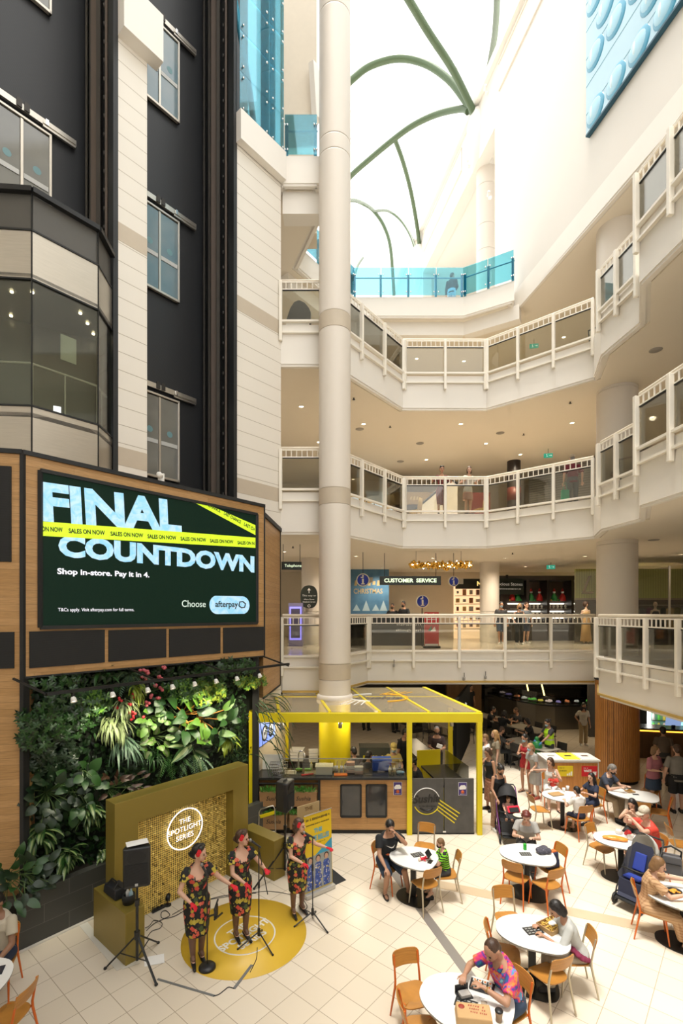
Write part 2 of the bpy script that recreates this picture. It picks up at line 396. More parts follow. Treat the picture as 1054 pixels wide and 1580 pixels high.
for k, (e, z) in enumerate(((E1, L[1]), (E23, L[2]), (E23, L[3]))):
 struct('floor_finish_%d' % (k + 1), MB().prism(inset(e, .14) + back, z - .03, z), FIN)
# -- big white wall above the fourth level on the east side, with its tall opening and pier
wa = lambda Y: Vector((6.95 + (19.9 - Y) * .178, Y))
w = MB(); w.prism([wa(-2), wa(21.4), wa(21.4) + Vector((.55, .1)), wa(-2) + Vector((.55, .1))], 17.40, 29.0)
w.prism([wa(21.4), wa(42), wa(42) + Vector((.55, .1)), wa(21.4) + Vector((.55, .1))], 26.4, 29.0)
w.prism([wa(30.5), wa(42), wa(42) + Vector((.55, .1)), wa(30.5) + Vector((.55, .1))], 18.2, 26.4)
struct('wall_east', w, mat('cream_paint_dimmed', (.73, .695, .64), .6, 0, (.70, .665, .61), .8))  # cream paint darkened here to offset the strong light on this wall
w = MB(); a, b = wa(20) + Vector((5, .8)), wa(40) + Vector((5, .8)); w.wall(b, a, 18.2, 29, .3)
w.prism([wa(15) + Vector((.5, 0)), wa(40) + Vector((.5, 0)), b + Vector((.5, 0)), a + Vector((.5, -5))], 26.5, 26.9)
struct('wall_east_inner', w, CREAM)
for k, (y0, y1) in enumerate(((12.0, 21.0), (24.8, 30.3))):
 p, q = wa(y0), wa(y1)
 w = MB(); w.bar((p.x - .01, p.y, 28.15), (q.x - .01, q.y, 28.15), .04, 1.1)
 w.bar((p.x - .03, p.y, 28.72), (q.x - .03, q.y, 28.72), .08, .06); w.bar((p.x - .03, p.y, 27.58), (q.x - .03, q.y, 27.58), .08, .06)
 struct('trim_%d' % (k + 10), w, mat('vent_cream', (.74, .69, .61), .6))
def round_column(name, x, y, r, z0, z1, bands=(), mm=None, tan=()):
 c = MB(); pr = [(r, z0)]
 for zb in bands: pr += [(r, zb - .03), (r, zb - .012), (r - .018, zb - .01), (r - .018, zb + .01), (r, zb + .012), (r, zb + .03)]
 pr += [(r, z1)]
 c.lathe(pr, 40, (x, y, 0))
 for (a, b) in tan: c.lathe([(r + .002, a), (r + .003, a), (r + .003, b), (r + .002, b)], 64, (x, y, 0), 1, False)
 return struct(name, c, [mm or COLM, TAN])
bz = []
for k in range(1, 6):
 f = L[1] + (k - 1) * 4.75
 bz += [f - .08, f - .5] if k < 5 else [f - .08, f + .9, f + 1.6, f + 1.75, f + 2.5, f + 3.0]
round_column('column_west', -.185, 13.55, .435, 2.86, 27.5, sorted(bz + [21.6, 22.9]), tan=[(L[1] - .5, L[1] - .08), (L[2] - .5, L[2] - .08), (L[3] - .5, L[3] - .08)])
struct('trim_12', MB().lathe([(.436, 2.80), (.50, 2.80), (.50, 2.98), (.47, 3.02), (.436, 3.03)], 40, (-.185, 13.55, 0)), COLM)
round_column('column_east', 8.72, 15.55, .585, 2.2, 17.4, [3.4, 7.4, 8.6, 12.2, 13.35])
round_column('column_terrace', 6.95, 23.6, .46, 18.2, 27.2, [19.2, 19.5, 21.5, 22.5, 23.7, 25.6])
struct('column_east_base', MB().cyl((8.72, 15.55, 0), .58, .1, 40), BLACK)
c = MB()
for i in range(64):
 a = 2 * pi * i / 64; c.box((8.72 + .605 * cos(a), 15.55 + .605 * sin(a), 1.62), (.03, .05, 3.04), a)
c.cyl((8.72, 15.55, .1), .60, 3.04, 48)
tag(c.build('column_cladding', PLANKF), kind='structure')
struct('trim_13', MB().lathe([(.58, 3.14), (.65, 3.14), (.65, 3.2), (.58, 3.2)], 40, (8.72, 15.55, 0)), BLACK)
# -- skylight vault: membrane, seams and green steel arches
GREEN = mat('green_steel', (.085, .13, .065), .4, .1, (.07, .11, .055), 2)
SEAM = mat('membrane_seam', (.86, .83, .76), .6)
mm = bpy.data.materials.new('white_membrane'); mm.use_nodes = True; nt = mm.node_tree; nt.nodes.clear()
o_ = nd(nt, 'ShaderNodeOutputMaterial'); tr = nd(nt, 'ShaderNodeBsdfTransparent'); tl = nd(nt, 'ShaderNodeBsdfTranslucent'); mxs = nd(nt, 'ShaderNodeMixShader')
nz = nd(nt, 'ShaderNodeTexNoise'); nz.inputs['Scale'].default_value = .3; rg = nd(nt, 'ShaderNodeMapRange'); rg.inputs[3].default_value = .1; rg.inputs[4].default_value = .2
lk(nt, nz.outputs['Fac'], rg.inputs[0]); lk(nt, rg.outputs[0], mxs.inputs[0]); lk(nt, tr.outputs[0], mxs.inputs[1]); lk(nt, tl.outputs[0], mxs.inputs[2]); lk(nt, mxs.outputs[0], o_.inputs[0])
v = MB(); vs = []; fs = []; nY, nA = 16, 20
def vault(Y, a, r=1.0):
 xe = wa(Y).x - .1; xw = -2.5; c = (xe + xw) / 2; hw = (xe - xw) / 2
 return Vector((c + hw * cos(a) * r, Y, 28.6 + 4.3 * sin(a) * r))
for j in range(nY + 1):
 for i in range(nA + 1): vs.append(vault(-6 + 44 * j / nY, pi * i / nA, 1.04))
fs = [(j * (nA + 1) + i, j * (nA + 1) + i + 1, (j + 1) * (nA + 1) + i + 1, (j + 1) * (nA + 1) + i) for j in range(nY) for i in range(nA)]
v.add(vs, fs, 0, True); tag(v.build('skylight_membrane', mm), 'white translucent fabric vault over the whole atrium', 'skylight', kind='structure')
def arch(name, pts, r, label, mm, group=None):
 pts = [Vector(p) for p in pts]; out = []
 for i in range(len(pts) - 1):
  p0, p1, p2, p3 = pts[max(i - 1, 0)], pts[i], pts[i + 1], pts[min(i + 2, len(pts) - 1)]
  for k in range(6):
   t = k / 6; out.append(.5 * ((2 * p1) + (p2 - p0) * t + (2 * p0 - 5 * p1 + 4 * p2 - p3) * t * t + (3 * p1 - p0 - 3 * p2 + p3) * t ** 3))
 out.append(pts[-1])
 return solo(name, MB().tube(out, r, 12), mm, label, 'arch', group)
N1 = P(735, 182, 23.2); gr = 'green steel arches of the skylight'
arch('skylight_arch', [N1, P(714, 150, 23.3), P(690, 121, 23.5), P(655, 98, 23.8), P(615, 90, 24.1), P(575, 100, 24.4), P(550, 117, 24.6), P(530, 140, 24.8), P(500, 200, 25)], .155, 'green arch curving from the white wall pod over to the tall column', GREEN, gr)
arch('skylight_arch', [N1, P(700, 110, 22.3), P(660, 48, 21.2), P(620, -18, 20), P(585, -70, 18.9), P(540, -60, 17.5)], .155, 'long green arch crossing the top edge near the middle', GREEN, gr)
arch('skylight_arch', [P(741, 175, 23.2), P(754, 110, 22.3), P(764, 50, 21.3), P(768, -20, 20.3), P(772, -70, 19.5), P(800, -60, 18)], .14, 'green arch rising steeply beside the big white wall', GREEN, gr)
arch('skylight_arch', [P(722, 172, 23.3), P(711, 168, 23.6), P(675, 176, 24.6), P(640, 192, 25.4), P(610, 213, 26.2), P(570, 246, 27.4), P(537, 276, 28.5), P(500, 320, 30)], .14, 'green arch sloping down from the pod behind the tall column', GREEN, gr)
arch('skylight_arch', [P(609, 214, 26.3), P(622, 250, 27.4), P(634, 295, 28.8), P(643, 345, 30.2), P(648, 385, 31.1)], .12, 'thin green rib dropping to the farther wall pod', GREEN, gr)
arch('skylight_arch', [P(520, 312, 33), P(545, 309, 33.3), P(562, 315, 33.5), P(577, 326, 33.8), P(593, 350, 34), P(603, 385, 34.2), P(608, 455, 34.4)], .115, 'far green arch coming down behind the blue balustrade', GREEN, gr)
arch('skylight_arch', [P(577, 326, 33.8), P(598, 325, 33.2), P(617, 338, 32.5), P(632, 360, 31.8), P(641, 384, 31.2)], .09, 'short far green arch ending at the farther pod', GREEN, gr)
arch('skylight_arch', [P(560, 398, 33), P(552, 410, 31), P(545, 430, 29), P(532, 455, 28), Vector((-.1, 27.5, 18.2))], .08, 'small far arch beside the tall column at the terrace', GREEN, gr)
for k, q in enumerate(([(533, 72, 26), (590, 52, 25), (650, 64, 24), (700, 100, 23.5), (742, 140, 23.2)], [(533, 178, 29), (590, 142, 28), (660, 152, 27), (710, 178, 26), (745, 205, 25)],
  [(712, -30, 20), (728, 40, 21.5), (742, 110, 23), (744, 150, 23.2)], [(535, 280, 32), (590, 262, 31), (640, 296, 30), (672, 298, 29)], [(540, 215, 30), (590, 178, 28.5), (660, 136, 26), (735, 134, 24)])):
 arch('membrane_seam', [P(*p) for p in q], .035, None, SEAM); o = COL.objects[-1]
 o['kind'] = 'structure'; o.name = 'trim_%d' % (14 + k)
 for kk in ('label', 'category'):
  if kk in o: del o[kk]
for i, (px, py, Y) in enumerate(((737, 205, 23.3), (646, 405, 31.2))):
 c = MB(); p = P(px, py, Y); c.loft([((p.x + .25, p.y, p.z - 1.6), .5, .5), ((p.x + .1, p.y, p.z + .2), .6, .6), ((p.x, p.y, p.z + .85), .35, .45)], 20)
 struct('trim_%d' % (20 + i), c, CREAM)
struct('ceiling_roof_west', MB().prism([(-2.4, -6), (-2.4, 14.5), (-14, 14.5), (-14, -6)], 30, 30.4), CREAM)
struct('ceiling_roof_east', MB().prism([wa(-6) + Vector((-.2, 0)), wa(42) + Vector((-.2, 0)), (20, 42), (20, -6)], 29, 29.4), CREAM)
c = MB(); c.prism([P(433, 0, 16.5).xy, P(489, 0, 16.5).xy, P(489, 0, 17.2).xy, P(433, 0, 17.2).xy], 18.0, 29)
struct('wall_terrace', c, mat('beige_wall', (.66, .58, .46), .6))
c = MB(); c.prism([(-1.7, 14.15), (-.62, 14.15), (-.62, 14.6), (-1.7, 14.6)], 16.75, 17.45); c.bar(P(484, 100, 16.3), P(489, 185, 16.45), .2, .3)
c.wall((7.0, 19.35), (5.1, 20.5), 16.85, 17.42, -.4); c.wall((5.1, 20.5), (.3, 20.5), 16.85, 17.42, -.4); c.wall((.3, 20.5), (-1.9, 17.5), 16.85, 17.42, -.4)
struct('trim_24', c, CREAM)
# -- outer walls of the shop floors
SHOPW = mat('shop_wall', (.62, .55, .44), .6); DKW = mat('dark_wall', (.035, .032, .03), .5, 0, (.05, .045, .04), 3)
c = MB()
for (z0, z1) in ((L[2], 12.32), (L[3], 17.42)):
 c.wall((-9, 25), (-2, 27), z0, z1, .3); c.wall((-2, 27), (14, 27), z0, z1, .3); c.wall((14, 27), (14, -2), z0, z1, .3)
struct('wall_north_upper', c, SHOPW)
c = MB(); c.wall((-9, 27), (16, 27.5), L[1], 7.55, .3); c.wall((16, 27.5), (16, -2), L[1], 7.55, .3); struct('wall_north', c, SHOPW)
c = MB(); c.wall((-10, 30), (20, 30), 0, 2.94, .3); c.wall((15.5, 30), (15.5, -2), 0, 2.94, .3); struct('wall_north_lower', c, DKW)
c = MB(); c.wall((20, -6), (-1, -6), 0, 9, .3); c.wall((-1, -6), (-14, -6), 0, 30, .3); struct('wall_south_unseen', c, CREAM)  # unseen wall, shaped low to admit sky light, tall to darken the stage
c = MB(); c.wall((-14, -6), (-14, 32), 0, 30, .3); struct('wall_west', c, CREAM)
struct('floor_upper_near', MB().prism([(-14, -6), (20, -6), (20, -2.4), (6, -.25), (-3, -.25), (-14, -3)], 2.94, 3.95), CREAM)
# -- balustrades: posts, rails, ladder strip and glass per straight run
def balustrade(p, q, z, n, label, group, ext=(1, 1), hh=1.2):
 p = Vector((*p, 0)); q = Vector((*q, 0)); d = (q - p); Ln = d.length; d = d / Ln; nn = Vector((d.y, -d.x, 0))
 o = thing('balustrade', label, 'balustrade', (p.x, p.y, z), atan2(d.y, d.x), group)
 w = .088; out = -.075
 for i in range(n + 1):
  if i == 0 and not ext[0] or i == n and not ext[1]: continue
  MB().box((Ln * i / n, out, hh / 2 - .27), (w, .11, hh + .5)).build('post', RAILW, o, bevel=.012)
 m_ = MB(); m_.tube([(0, .02, hh + .03), (Ln, .02, hh + .03)], .045, 8); m_.build('handrail', mat('handrail_timber', (.70, .62, .50), .4), o)
 m_ = MB()
 for zz in (hh - .035, hh - .235): m_.box((Ln / 2, -.03, zz), (Ln, .035, .03))
 for i in range(n):
  k = max(3, round(Ln / n / .155))
  for j in range(1, k): m_.box((Ln * (i + j / k) / n, -.03, hh - .135), (.022, .028, .19))
 m_.build('ladder_strip', RAILW, o)
 for i in range(n):
  a = Ln * i / n + w * .55; b = Ln * (i + 1) / n - w * .55
  MB().box(((a + b) / 2, -.02, (hh - .25 + .1) / 2), (b - a, .012, hh - .36)).build('glass_panel', GLASSG, o)
  MB().box(((a + b) / 2, -.03, hh - .262), (b - a, .03, .024)).build('glass_clamp', DARKM, o)
 m_ = MB(); m_.box((Ln / 2, -.055, .045), (Ln, .1, .055)); m_.box((Ln / 2, -.05, -.27), (Ln, .09, .05)); m_.build('bottom_rail', RAILW, o)
 return o
runs23 = [(0, 1, 1), (1, 2, 3), (2, 3, 2), (3, 4, 3), (5, 6, 2), (7, 8, 4)]
nm = {0: 'short balustrade between the lift tower and the tall column', 1: 'slanting balustrade run beside the tall column', 2: 'middle balustrade run facing the camera', 3: 'slanting balustrade run towards the clad column side', 5: 'short balustrade run before the big round column', 7: 'nearest balustrade run jutting out beyond the big column'}
for z, lv in ((L[2], 'second level'), (L[3], 'third level')):
 for a, b, n in runs23:
  balustrade(E23[a], E23[b], z, n, 'cream ' + nm[a] + ', ' + lv, 'cream balustrades of the ' + lv)
nm1 = {0: 'short balustrade between the screen box and tall column', 1: 'short slanting balustrade piece beside the tall column', 2: 'long straight balustrade before the information desk', 5: 'balustrade run before the dress shop'}
for a, b, n in ((0, 1, 1), (1, 2, 1), (2, 3, 5), (5, 6, 3)):
 balustrade(E1[a], E1[b], L[1], n, 'cream ' + nm1[a] + ', first level', 'cream balustrades of the first level')
balustrade(E1[6], E1[7], L[1], 3, 'cream nearest balustrade run of the first level, by the dress shop', 'cream balustrades of the first level')
BLUEM = mat('blue_steel', (.09, .33, .42), .4, .2)
def blue_rail(pts, n, label):
 p, q = [Vector((*a, 0)) for a in pts]; d = q - p; Ln = d.length; d /= Ln
 o = thing('glass_balustrade', label, 'balustrade', (p.x, p.y, L[4]), atan2(d.y, d.x), 'blue glass balustrades of the terrace')
 for i in range(n):
  MB().box((Ln * (i + .5) / n, -.06, .58), (Ln / n - .03, .02, 1.12)).build('glass_panel', BLUEG, o)
 for i in range(n + 1): MB().box((min(max(Ln * i / n, .06), Ln - .06), .04, .45), (.09, .07, .9)).build('post', BLUEM, o)
 m_ = MB(); m_.tube([(0, .07, .8), (Ln, .07, .8)], .025, 8); m_.build('handrail', BLUEM, o)
 for i in range(n + 1):
  for zz in (.15, .85):
   for s in (-.09, .09): MB().ball((min(max(Ln * i / n + s, .02), Ln - .02), -.075, zz), (.03, .02, .03), 8).build('clamp', CHROME, o)
blue_rail(((.48, 20.1), (4.99, 20.1)), 4, 'long blue glass balustrade on the terrace, facing the camera')
blue_rail(((4.99, 20.1), (6.72, 19.1)), 2, 'short blue glass balustrade on the terrace against the white wall')
blue_rail(((-1.5, 17.3), (.48, 20.1)), 3, 'slanting blue glass balustrade on the terrace behind the tall column')
blue_rail(((-1.62, 13.95), (-.68, 13.95)), 1, 'single blue glass panel on the terrace by the lift tower')
# == lift tower
JNT = .385
def panelled(name, mm):
 m = mat(name, (.80, .755, .675), .5, 0, (.77, .725, .645), 1.5); nt = m.node_tree; bs = nt.nodes['Principled BSDF']
 mx = [n for n in nt.nodes if n.type == 'MIX'][0]
 tc = nd(nt, 'ShaderNodeTexCoord'); sx = nd(nt, 'ShaderNodeSeparateXYZ'); lk(nt, tc.outputs['Object'], sx.inputs[0])
 mu = nd(nt, 'ShaderNodeMath'); mu.operation = 'DIVIDE'; mu.inputs[1].default_value = JNT
 fr = nd(nt, 'ShaderNodeMath'); fr.operation = 'FRACT'; lt = nd(nt, 'ShaderNodeMath'); lt.operation = 'LESS_THAN'; lt.inputs[1].default_value = .035
 lk(nt, sx.outputs[2], mu.inputs[0]); lk(nt, mu.outputs[0], fr.inputs[0]); lk(nt, fr.outputs[0], lt.inputs[0])
 m2 = nd(nt, 'ShaderNodeMix'); m2.data_type = 'RGBA'; m2.inputs[7].default_value = (.44, .385, .30, 1)
 lk(nt, lt.outputs[0], m2.inputs[0]); lk(nt, mx.outputs[2], m2.inputs[6]); lk(nt, m2.outputs[2], bs.inputs['Base Color'])
 bp = nd(nt, 'ShaderNodeBump'); bp.invert = True; bp.inputs['Distance'].default_value = .01; bp.inputs['Strength'].default_value = .6
 lk(nt, lt.outputs[0], bp.inputs['Height']); lk(nt, bp.outputs[0], bs.inputs['Normal']); return m
PANEL = panelled('tower_panels', 0)
SHAFT = stripes('shaft_sheet', (.010, .011, .013), (.017, .018, .020), 34, 2, .5, .45)
SHAFTP = mat('shaft_black', (.012, .013, .014), .5)
DEEP = -1.45
xA, xB, xC = 181, 227, 364.5
A_, B_, C_ = tw(xA), tw(xB), tw(xC)
w = MB()
w.prism([C_.xy, T0.xy, (T0 - VD * 1.6).xy, (C_ - VD * 1.6).xy], 0, 17.6)
struct('wall_tower_1', w, PANEL)
w = MB(); w.prism([A_.xy, B_.xy, (B_ - VD * 1.6).xy, (A_ - VD * 1.6).xy], 0, 17.6); struct('wall_tower_2', w, PANEL)
w = MB()
for z in (L[1], L[2], L[3]):
 for a, b in ((C_, T0), (A_, B_)):
  a2, b2 = a + VD * .006, b + VD * .006
  w.prism([a2.xy, b2.xy, (b - VD * .02).xy, (a - VD * .02).xy], z - .31, z + .075)
struct('trim_30', w, TAN)
w = MB()
w.prism([(C_ + VD * .02 - UD * .02).xy, (T0 + VD * .02).xy, (T0 + VD * .22).xy, (C_ + VD * .22 - UD * .02).xy], 17.42, 18.2)
w.prism([A_.xy, (B_ + UD * .22).xy, (B_ + VD * .3 + UD * .22).xy, (A_ + VD * .3).xy], 17.42, 18.45)
struct('trim_31', w, CREAM)
w = MB(); a = tw(-160, DEEP); w.wall((T0 + VD * DEEP).xy, a.xy, 0, 29.5, -.1); struct('wall_shaft', w, SHAFT)
w = MB()
for e in (C_, A_):
 w.prism([(e - UD * .04).xy, e.xy, (e - VD * 1.5).xy, (e - VD * 1.5 - UD * .04).xy], 0, 29.5)
 w.prism([(e - UD * .10 + VD * .03).xy, (e + UD * .005 + VD * .03).xy, (e + UD * .005 - VD * .2).xy, (e - UD * .10 - VD * .2).xy], 0, 29.5)
w.prism([(B_ - VD * .05).xy, (B_ + UD * .03 - VD * .05).xy, (B_ + UD * .03 - VD * 1.5).xy, (B_ - VD * 1.5).xy], 0, 29.5)
w.prism([(A_ - VD * .1).xy, (B_ - VD * .1).xy, (B_ - VD * 1.5).xy, (A_ - VD * 1.5).xy], 17.6, 29.5)
struct('wall_shaft_side', w, SHAFTP)
RAILB = mat('guide_rail_steel', (.055, .05, .045), .4, .6); RAILB2 = mat('guide_rail_brown', (.10, .075, .06), .5, .3)
for e, nm_ in ((C_, 'second lift shaft'), (A_, 'lift shaft with the cabin')):
 o = thing('guide_rail', 'dark steel guide rails with bolts up the ' + nm_, 'rail', tuple((e - VD * .7 - UD * .1).xy) + (0,), 0, 'lift guide rails')
 for k, (d, wd, pr_, mm) in enumerate(((.32, .06, .05, RAILB2), (.62, .12, .09, RAILB), (.80, .05, .14, RAILB2), (1.05, .07, .06, RAILB), (1.3, .06, .05, RAILB))):
  c = MB(); q = e - VD * d - UD * (.05 + pr_ / 2); c.bar((*q.xy, .1), (*q.xy, 29.4), wd, pr_); c.build('rail', mm, o, True)
 c = MB(); q = e - VD * .47 - UD * .06
 for i in range(60): c.ball((*q.xy, 4 + i * .4), (.03, .03, .05), 6)
 c.build('bolt_row', mat('bolt_steel', (.09, .085, .08), .4, .7), o, True)
DFR = mat('door_frame_metal', (.62, .57, .49), .3, .7); DGL = mat('door_glass', (.25, .245, .21), .06, 0, (.10, .105, .10), .9, spec=.9)
DGL2 = mat('door_glass_teal', (.05, .16, .22), .08, 0, (.28, .29, .27), 1.2, spec=.8)
BACKL = T0 + VD * (DEEP + .02)
def landing_door(px_r, z, label, glass, n):
 q = BACKL + UD * on_line(px_r, BACKL, UD)
 o = thing('landing_door', label, 'lift door', (q.x, q.y, z), atan2(UD.y, UD.x), 'glazed landing doors of the lifts')
 wd, h = 1.9, 2.12
 c = MB(); c.box((-.025, -.05, h / 2), (.05, .08, h)); c.box((-wd / 2, -.05, h), (wd, .08, .05)); c.box((-wd / 2, -.05, .03), (wd, .08, .06)); c.build('frame', DFR, o, bevel=.006)
 for i in range(3):
  x = -.55 - i * .55
  p_ = MB().box((x + .25, -.045, h / 2), (.5, .02, h - .1)).build('door_leaf', glass, o)
  MB().box((x - .02, -.06, h / 2), (.05, .05, h - .1)).build('stile', DFR, p_)
  MB().box((x + .25, -.065, .92), (.46, .02, .1)).build('push_bar', mat('pale_rail', (.55, .55, .52), .4), p_)
  if i < 2: MB().lathe([(.001, 0), (.08, 0), (.08, .001), (.001, .001)], 20, (x + .27, -.057, 1.2), 0, False, RX90).build('glass_dot', mat('teal_dot', (.16, .30, .32), .4), p_)
 t = thing('door_track', 'steel door track and rollers ' + label.split(' door ')[-1], 'door gear', (q.x, q.y, z + 2.2), atan2(UD.y, UD.x), 'lift door tracks')
 c = MB(); c.box((-.6, -.06, .12), (2.2, .05, .13)); c.box((.15, -.075, .10), (.66, .05, .05)); c.box((.15, -.075, .02), (.66, .05, .04)); c.build('track', METAL, t)
 c = MB()
 for x in (-.62, -.48): c = MB(); c.cyl((x, -.075, .22), .035, .03, 12, M=RX90); c.box((x, -.1, .15), (.1, .02, .16)); c.build('roller', RAILB, t)
 MB().box((-.1, -.1, .13), (.06, .03, .12)).build('latch', CHROME, t)
 return o
for z, lv in ((L[1] + .02, 'first level'), (L[2], 'second level'), (L[3], 'third level'), (L[4], 'fourth level')):
 if z > 6: landing_door(275, z, 'glazed steel lift door of the empty shaft at the %s' % lv, DGL2 if z > 13 else DGL, 3)
 if z > 10: landing_door(78, z, 'glazed steel lift door above the cabin at the %s' % lv, DGL, 3)
o_ = T0 + VD * .5
p1 = o_ + UD * on_line(49, o_, UD); p2 = o_ + UD * on_line(151.6, o_, UD)
dN = (UD - VD).normalized(); dW = -(UD + VD).normalized()
p3 = p2 + dN * .71; p0 = p1 + dW * 1.15; pm = p0 + (-UD * .71 - VD * .0)
ring = [p0, p1, p2, p3]
cab = thing('lift_cabin', 'faceted glass lift cabin with steel bands and dark cap', 'lift', tuple(((p1 + p2) / 2).xy) + (7.6,))
def facet_band(z0, z1, th, name, mm, par, push=0.0, idx=(0, 1, 2)):
 for i in idx:
  a, b = ring[i], ring[i + 1]; d = (b - a).normalized(); n_ = Vector((d.y, -d.x, 0)); c = MB()
  c.prism([(a + n_ * push).xy, (b + n_ * push).xy, (b + n_ * (push - th)).xy, (a + n_ * (push - th)).xy], z0, z1)
  c.build(name, mm, par, True)
facet_band(7.6, 8.91, .03, 'steel_panel', METAL, cab); facet_band(11.17, 12.02, .03, 'steel_panel', METAL, cab)
facet_band(8.93, 11.15, .012, 'glass_pane', SMOKE, cab, -.01)
CAPM = mat('cap_grey', (.10, .095, .085), .5, .3)
facet_band(12.04, 12.68, .03, 'cap_panel', CAPM, cab, -.03)
c = MB()
for a, b in zip(ring[:-1], ring[1:]): c.bar((a + VD * .03).xy.to_3d() + Vector((0, 0, 12.72)), (b + VD * .03).xy.to_3d() + Vector((0, 0, 12.72)), .1, .09)
c.build('cap_rim', DARKM, cab, True)
c = MB()
for z in (8.92, 11.16, 12.03):
 for a, b in zip(ring[:-1], ring[1:]): c.bar((*a.xy, z), (*b.xy, z), .035, .03)
for p in ring[1:3]: c.bar((*p.xy, 7.6), (*p.xy, 12.68), .02, .02)
c.build('joint_strip', DARKM, cab, True)
inner = [p + (T0 - VD * .6 - T0) * 1.0 for p in (p3, p0)]
poly = [p0.xy, p1.xy, p2.xy, p3.xy, (p3 - VD * .75).xy, (p0 - VD * 1.3).xy]
MB().prism(poly, 8.72, 8.8).build('cabin_floor', mat('cabin_floor', (.12, .11, .10), .4), cab, True)
MB().prism(poly, 11.2, 11.26).build('cabin_ceiling', mat('cabin_ceiling', (.16, .16, .15), .3), cab, True)
c = MB(); c.wall((p3 - VD * .75).xy, (p0 - VD * 1.3).xy, 8.8, 11.2, .04); c.build('cabin_wall', mat('cabin_wall', (.10, .10, .09), .35, .3), cab, True)
for k, (px, py) in enumerate(((18, 450), (50, 451), (17, 487), (124, 483), (135, 499), (144, 515), (88, 516), (131, 525))):
 Y = (11.185 - EYE) * F / (HY - py); q = P(px, py, Y)
 MB().cyl((q.x, q.y, 11.17), .028, .02, 12).build('cabin_light', LAMP, cab, True)
c = MB(); hr = [p - VD * .07 for p in (p0, p1, p2)] + [p2 - VD * .07 + dN * .5]
c.tube([(*p.xy, 9.70) for p in hr], .02, 8)
for i in range(3):
 a, b = hr[i], hr[i + 1]
 for t in (0.03, .5): q = a.lerp(b, t); c.tube([(*q.xy, 8.8), (*q.xy, 9.70)], .013, 6)
c.build('handrail', WHITE, cab, True)
bk = p3 - VD * .72; bd = ((p0 - VD * 1.3) - bk).normalized(); bn = Vector((-bd.y, bd.x, 0)) * -.03
if bn.dot(VD) < 0: bn = -bn
q = bk + bd * .75 + bn; MB().box((q.x, q.y, 9.35), (.14, .03, .5), atan2(bd.y, bd.x)).build('control_panel', mat('panel_lit', (.75, .75, .9), .4, emit=2), cab, True)
q = bk + bd * .5 + bn; MB().box((q.x, q.y, 9.3), (.1, .03, .3), atan2(bd.y, bd.x)).build('notice_strip', mat('notice', (.35, .6, .2), .5, 0, (.75, .25, .1), 9), cab, True)
a = p1.lerp(p2, .42) - VD * .03; b = p1.lerp(p2, .66) - VD * .03
MB().prism([a.xy, b.xy, (b - VD * .006).xy, (a - VD * .006).xy], 9.95, 10.42).build('notice_sheet', mat('pale_sheet', (.62, .66, .58), .6), cab, True)
o = thing('glass_screen', 'tall blue glass screen with point fixings above the lift tower', 'glass screen', tuple((C_ + VD * .1).xy) + (18.2,))
e0, e1 = C_ + VD * .12 + UD * .03, T0 + VD * .12
def scr(a, b, z0, z1, nm_='glass_pane'):
 c = MB(); c.prism([a.xy, b.xy, (b - VD * .015).xy, (a - VD * .015).xy], z0, z1); c.build(nm_, BLUEG, o, True)
mid = e0.lerp(e1, .66)
for i in range(6):
 z0 = 18.2 + i * 1.08 - .0; scr(e0, mid, z0, z0 + 1.07); scr(mid + UD * .01, e1, z0, z0 + 1.07)
c = MB(); c.prism([(mid - VD * .35).xy, (e1 - VD * .35).xy, (e1 - VD * .37).xy, (mid - VD * .37).xy], 18.2, 24.7); c.build('rear_pane', BLUEG, o, True)
for i in range(4):
 for s in (.06, .58, .72, .96):
  for dz in (.14, .93): q = e0.lerp(e1, s) + VD * .02; MB().ball((q.x, q.y, 18.2 + i * 1.08 + dz), .03, 8).build('fixing', CHROME, o, True)
c = MB(); q = e0.lerp(e1, .1) - VD * .3
c.tube([(*(e0 - VD * .2).xy, 21.2), (*(e0.lerp(e1, .35) - VD * .25).xy, 19.3), (*(e0.lerp(e1, .5) - VD * .3).xy, 18.2)], .08, 10)
c.build('blue_strut', BLUEM, o, True)
# == timber screen box
BL, BR = Vector((-5.03, 7.75, 0)), Vector((-1.83, 11.66, 0)); BD = (BR - BL).normalized(); BN = Vector((BD.y, -BD.x, 0)); BLn = (BR - BL).length
z0b, z1b = 4.23, 7.79
w = MB(); w.prism([BL.xy, BR.xy, (BR - BN * 1.2).xy, (BL - BN * 1.2).xy], z0b, z1b)
struct('wall_screen_box', w, CLADW)
w = MB(); lf = Vector((-7.6, 7.15, 0)); w.wall(BL.xy, lf.xy, 0, z1b - .02, -.5)
struct('wall_screen_side', w, CLADW)
RT = BR - BN * .06 + BD * .02; RE = Vector((-1.74, 13.92, 0))
w = MB(); w.prism([RT.xy, RE.xy, (RE - VD * .2).xy, (RT - VD * .6).xy], 3.22, 7.58); struct('wall_screen_return', w, CLADW)
w = MB()
def edge(a, b, wd=.05): w.bar(a, b, wd, wd)
for a, b in ((BL, BR), (BL, lf)):
 edge((*(a + BN * .0).xy, z1b), (*b.xy, z1b), .07)
edge((*(BL - BN * .0).xy, 1.0), (*BL.xy, z1b), .06); edge((*BR.xy, z0b), (*BR.xy, z1b), .035); edge((*BL.xy, z0b), (*BR.xy, z0b), .03)
edge((*RT.xy, 7.60), (*RE.xy, 7.60), .1); edge((*RT.xy, 3.22), (*RE.xy, 3.22), .04); edge((*RE.xy, 3.22), (*RE.xy, 7.6), .04)
struct('trim_32', w, BLACK)
def on_box(px, py, off=0.0):
 o = BL + BN * off; t = on_line(px, o, BD); q = o + BD * t; return t, zat(py, q.y)
SM = lambda s, z, off=.02: frame(BL + BD * s + BN * off + Vector((0, 0, z)), BD)
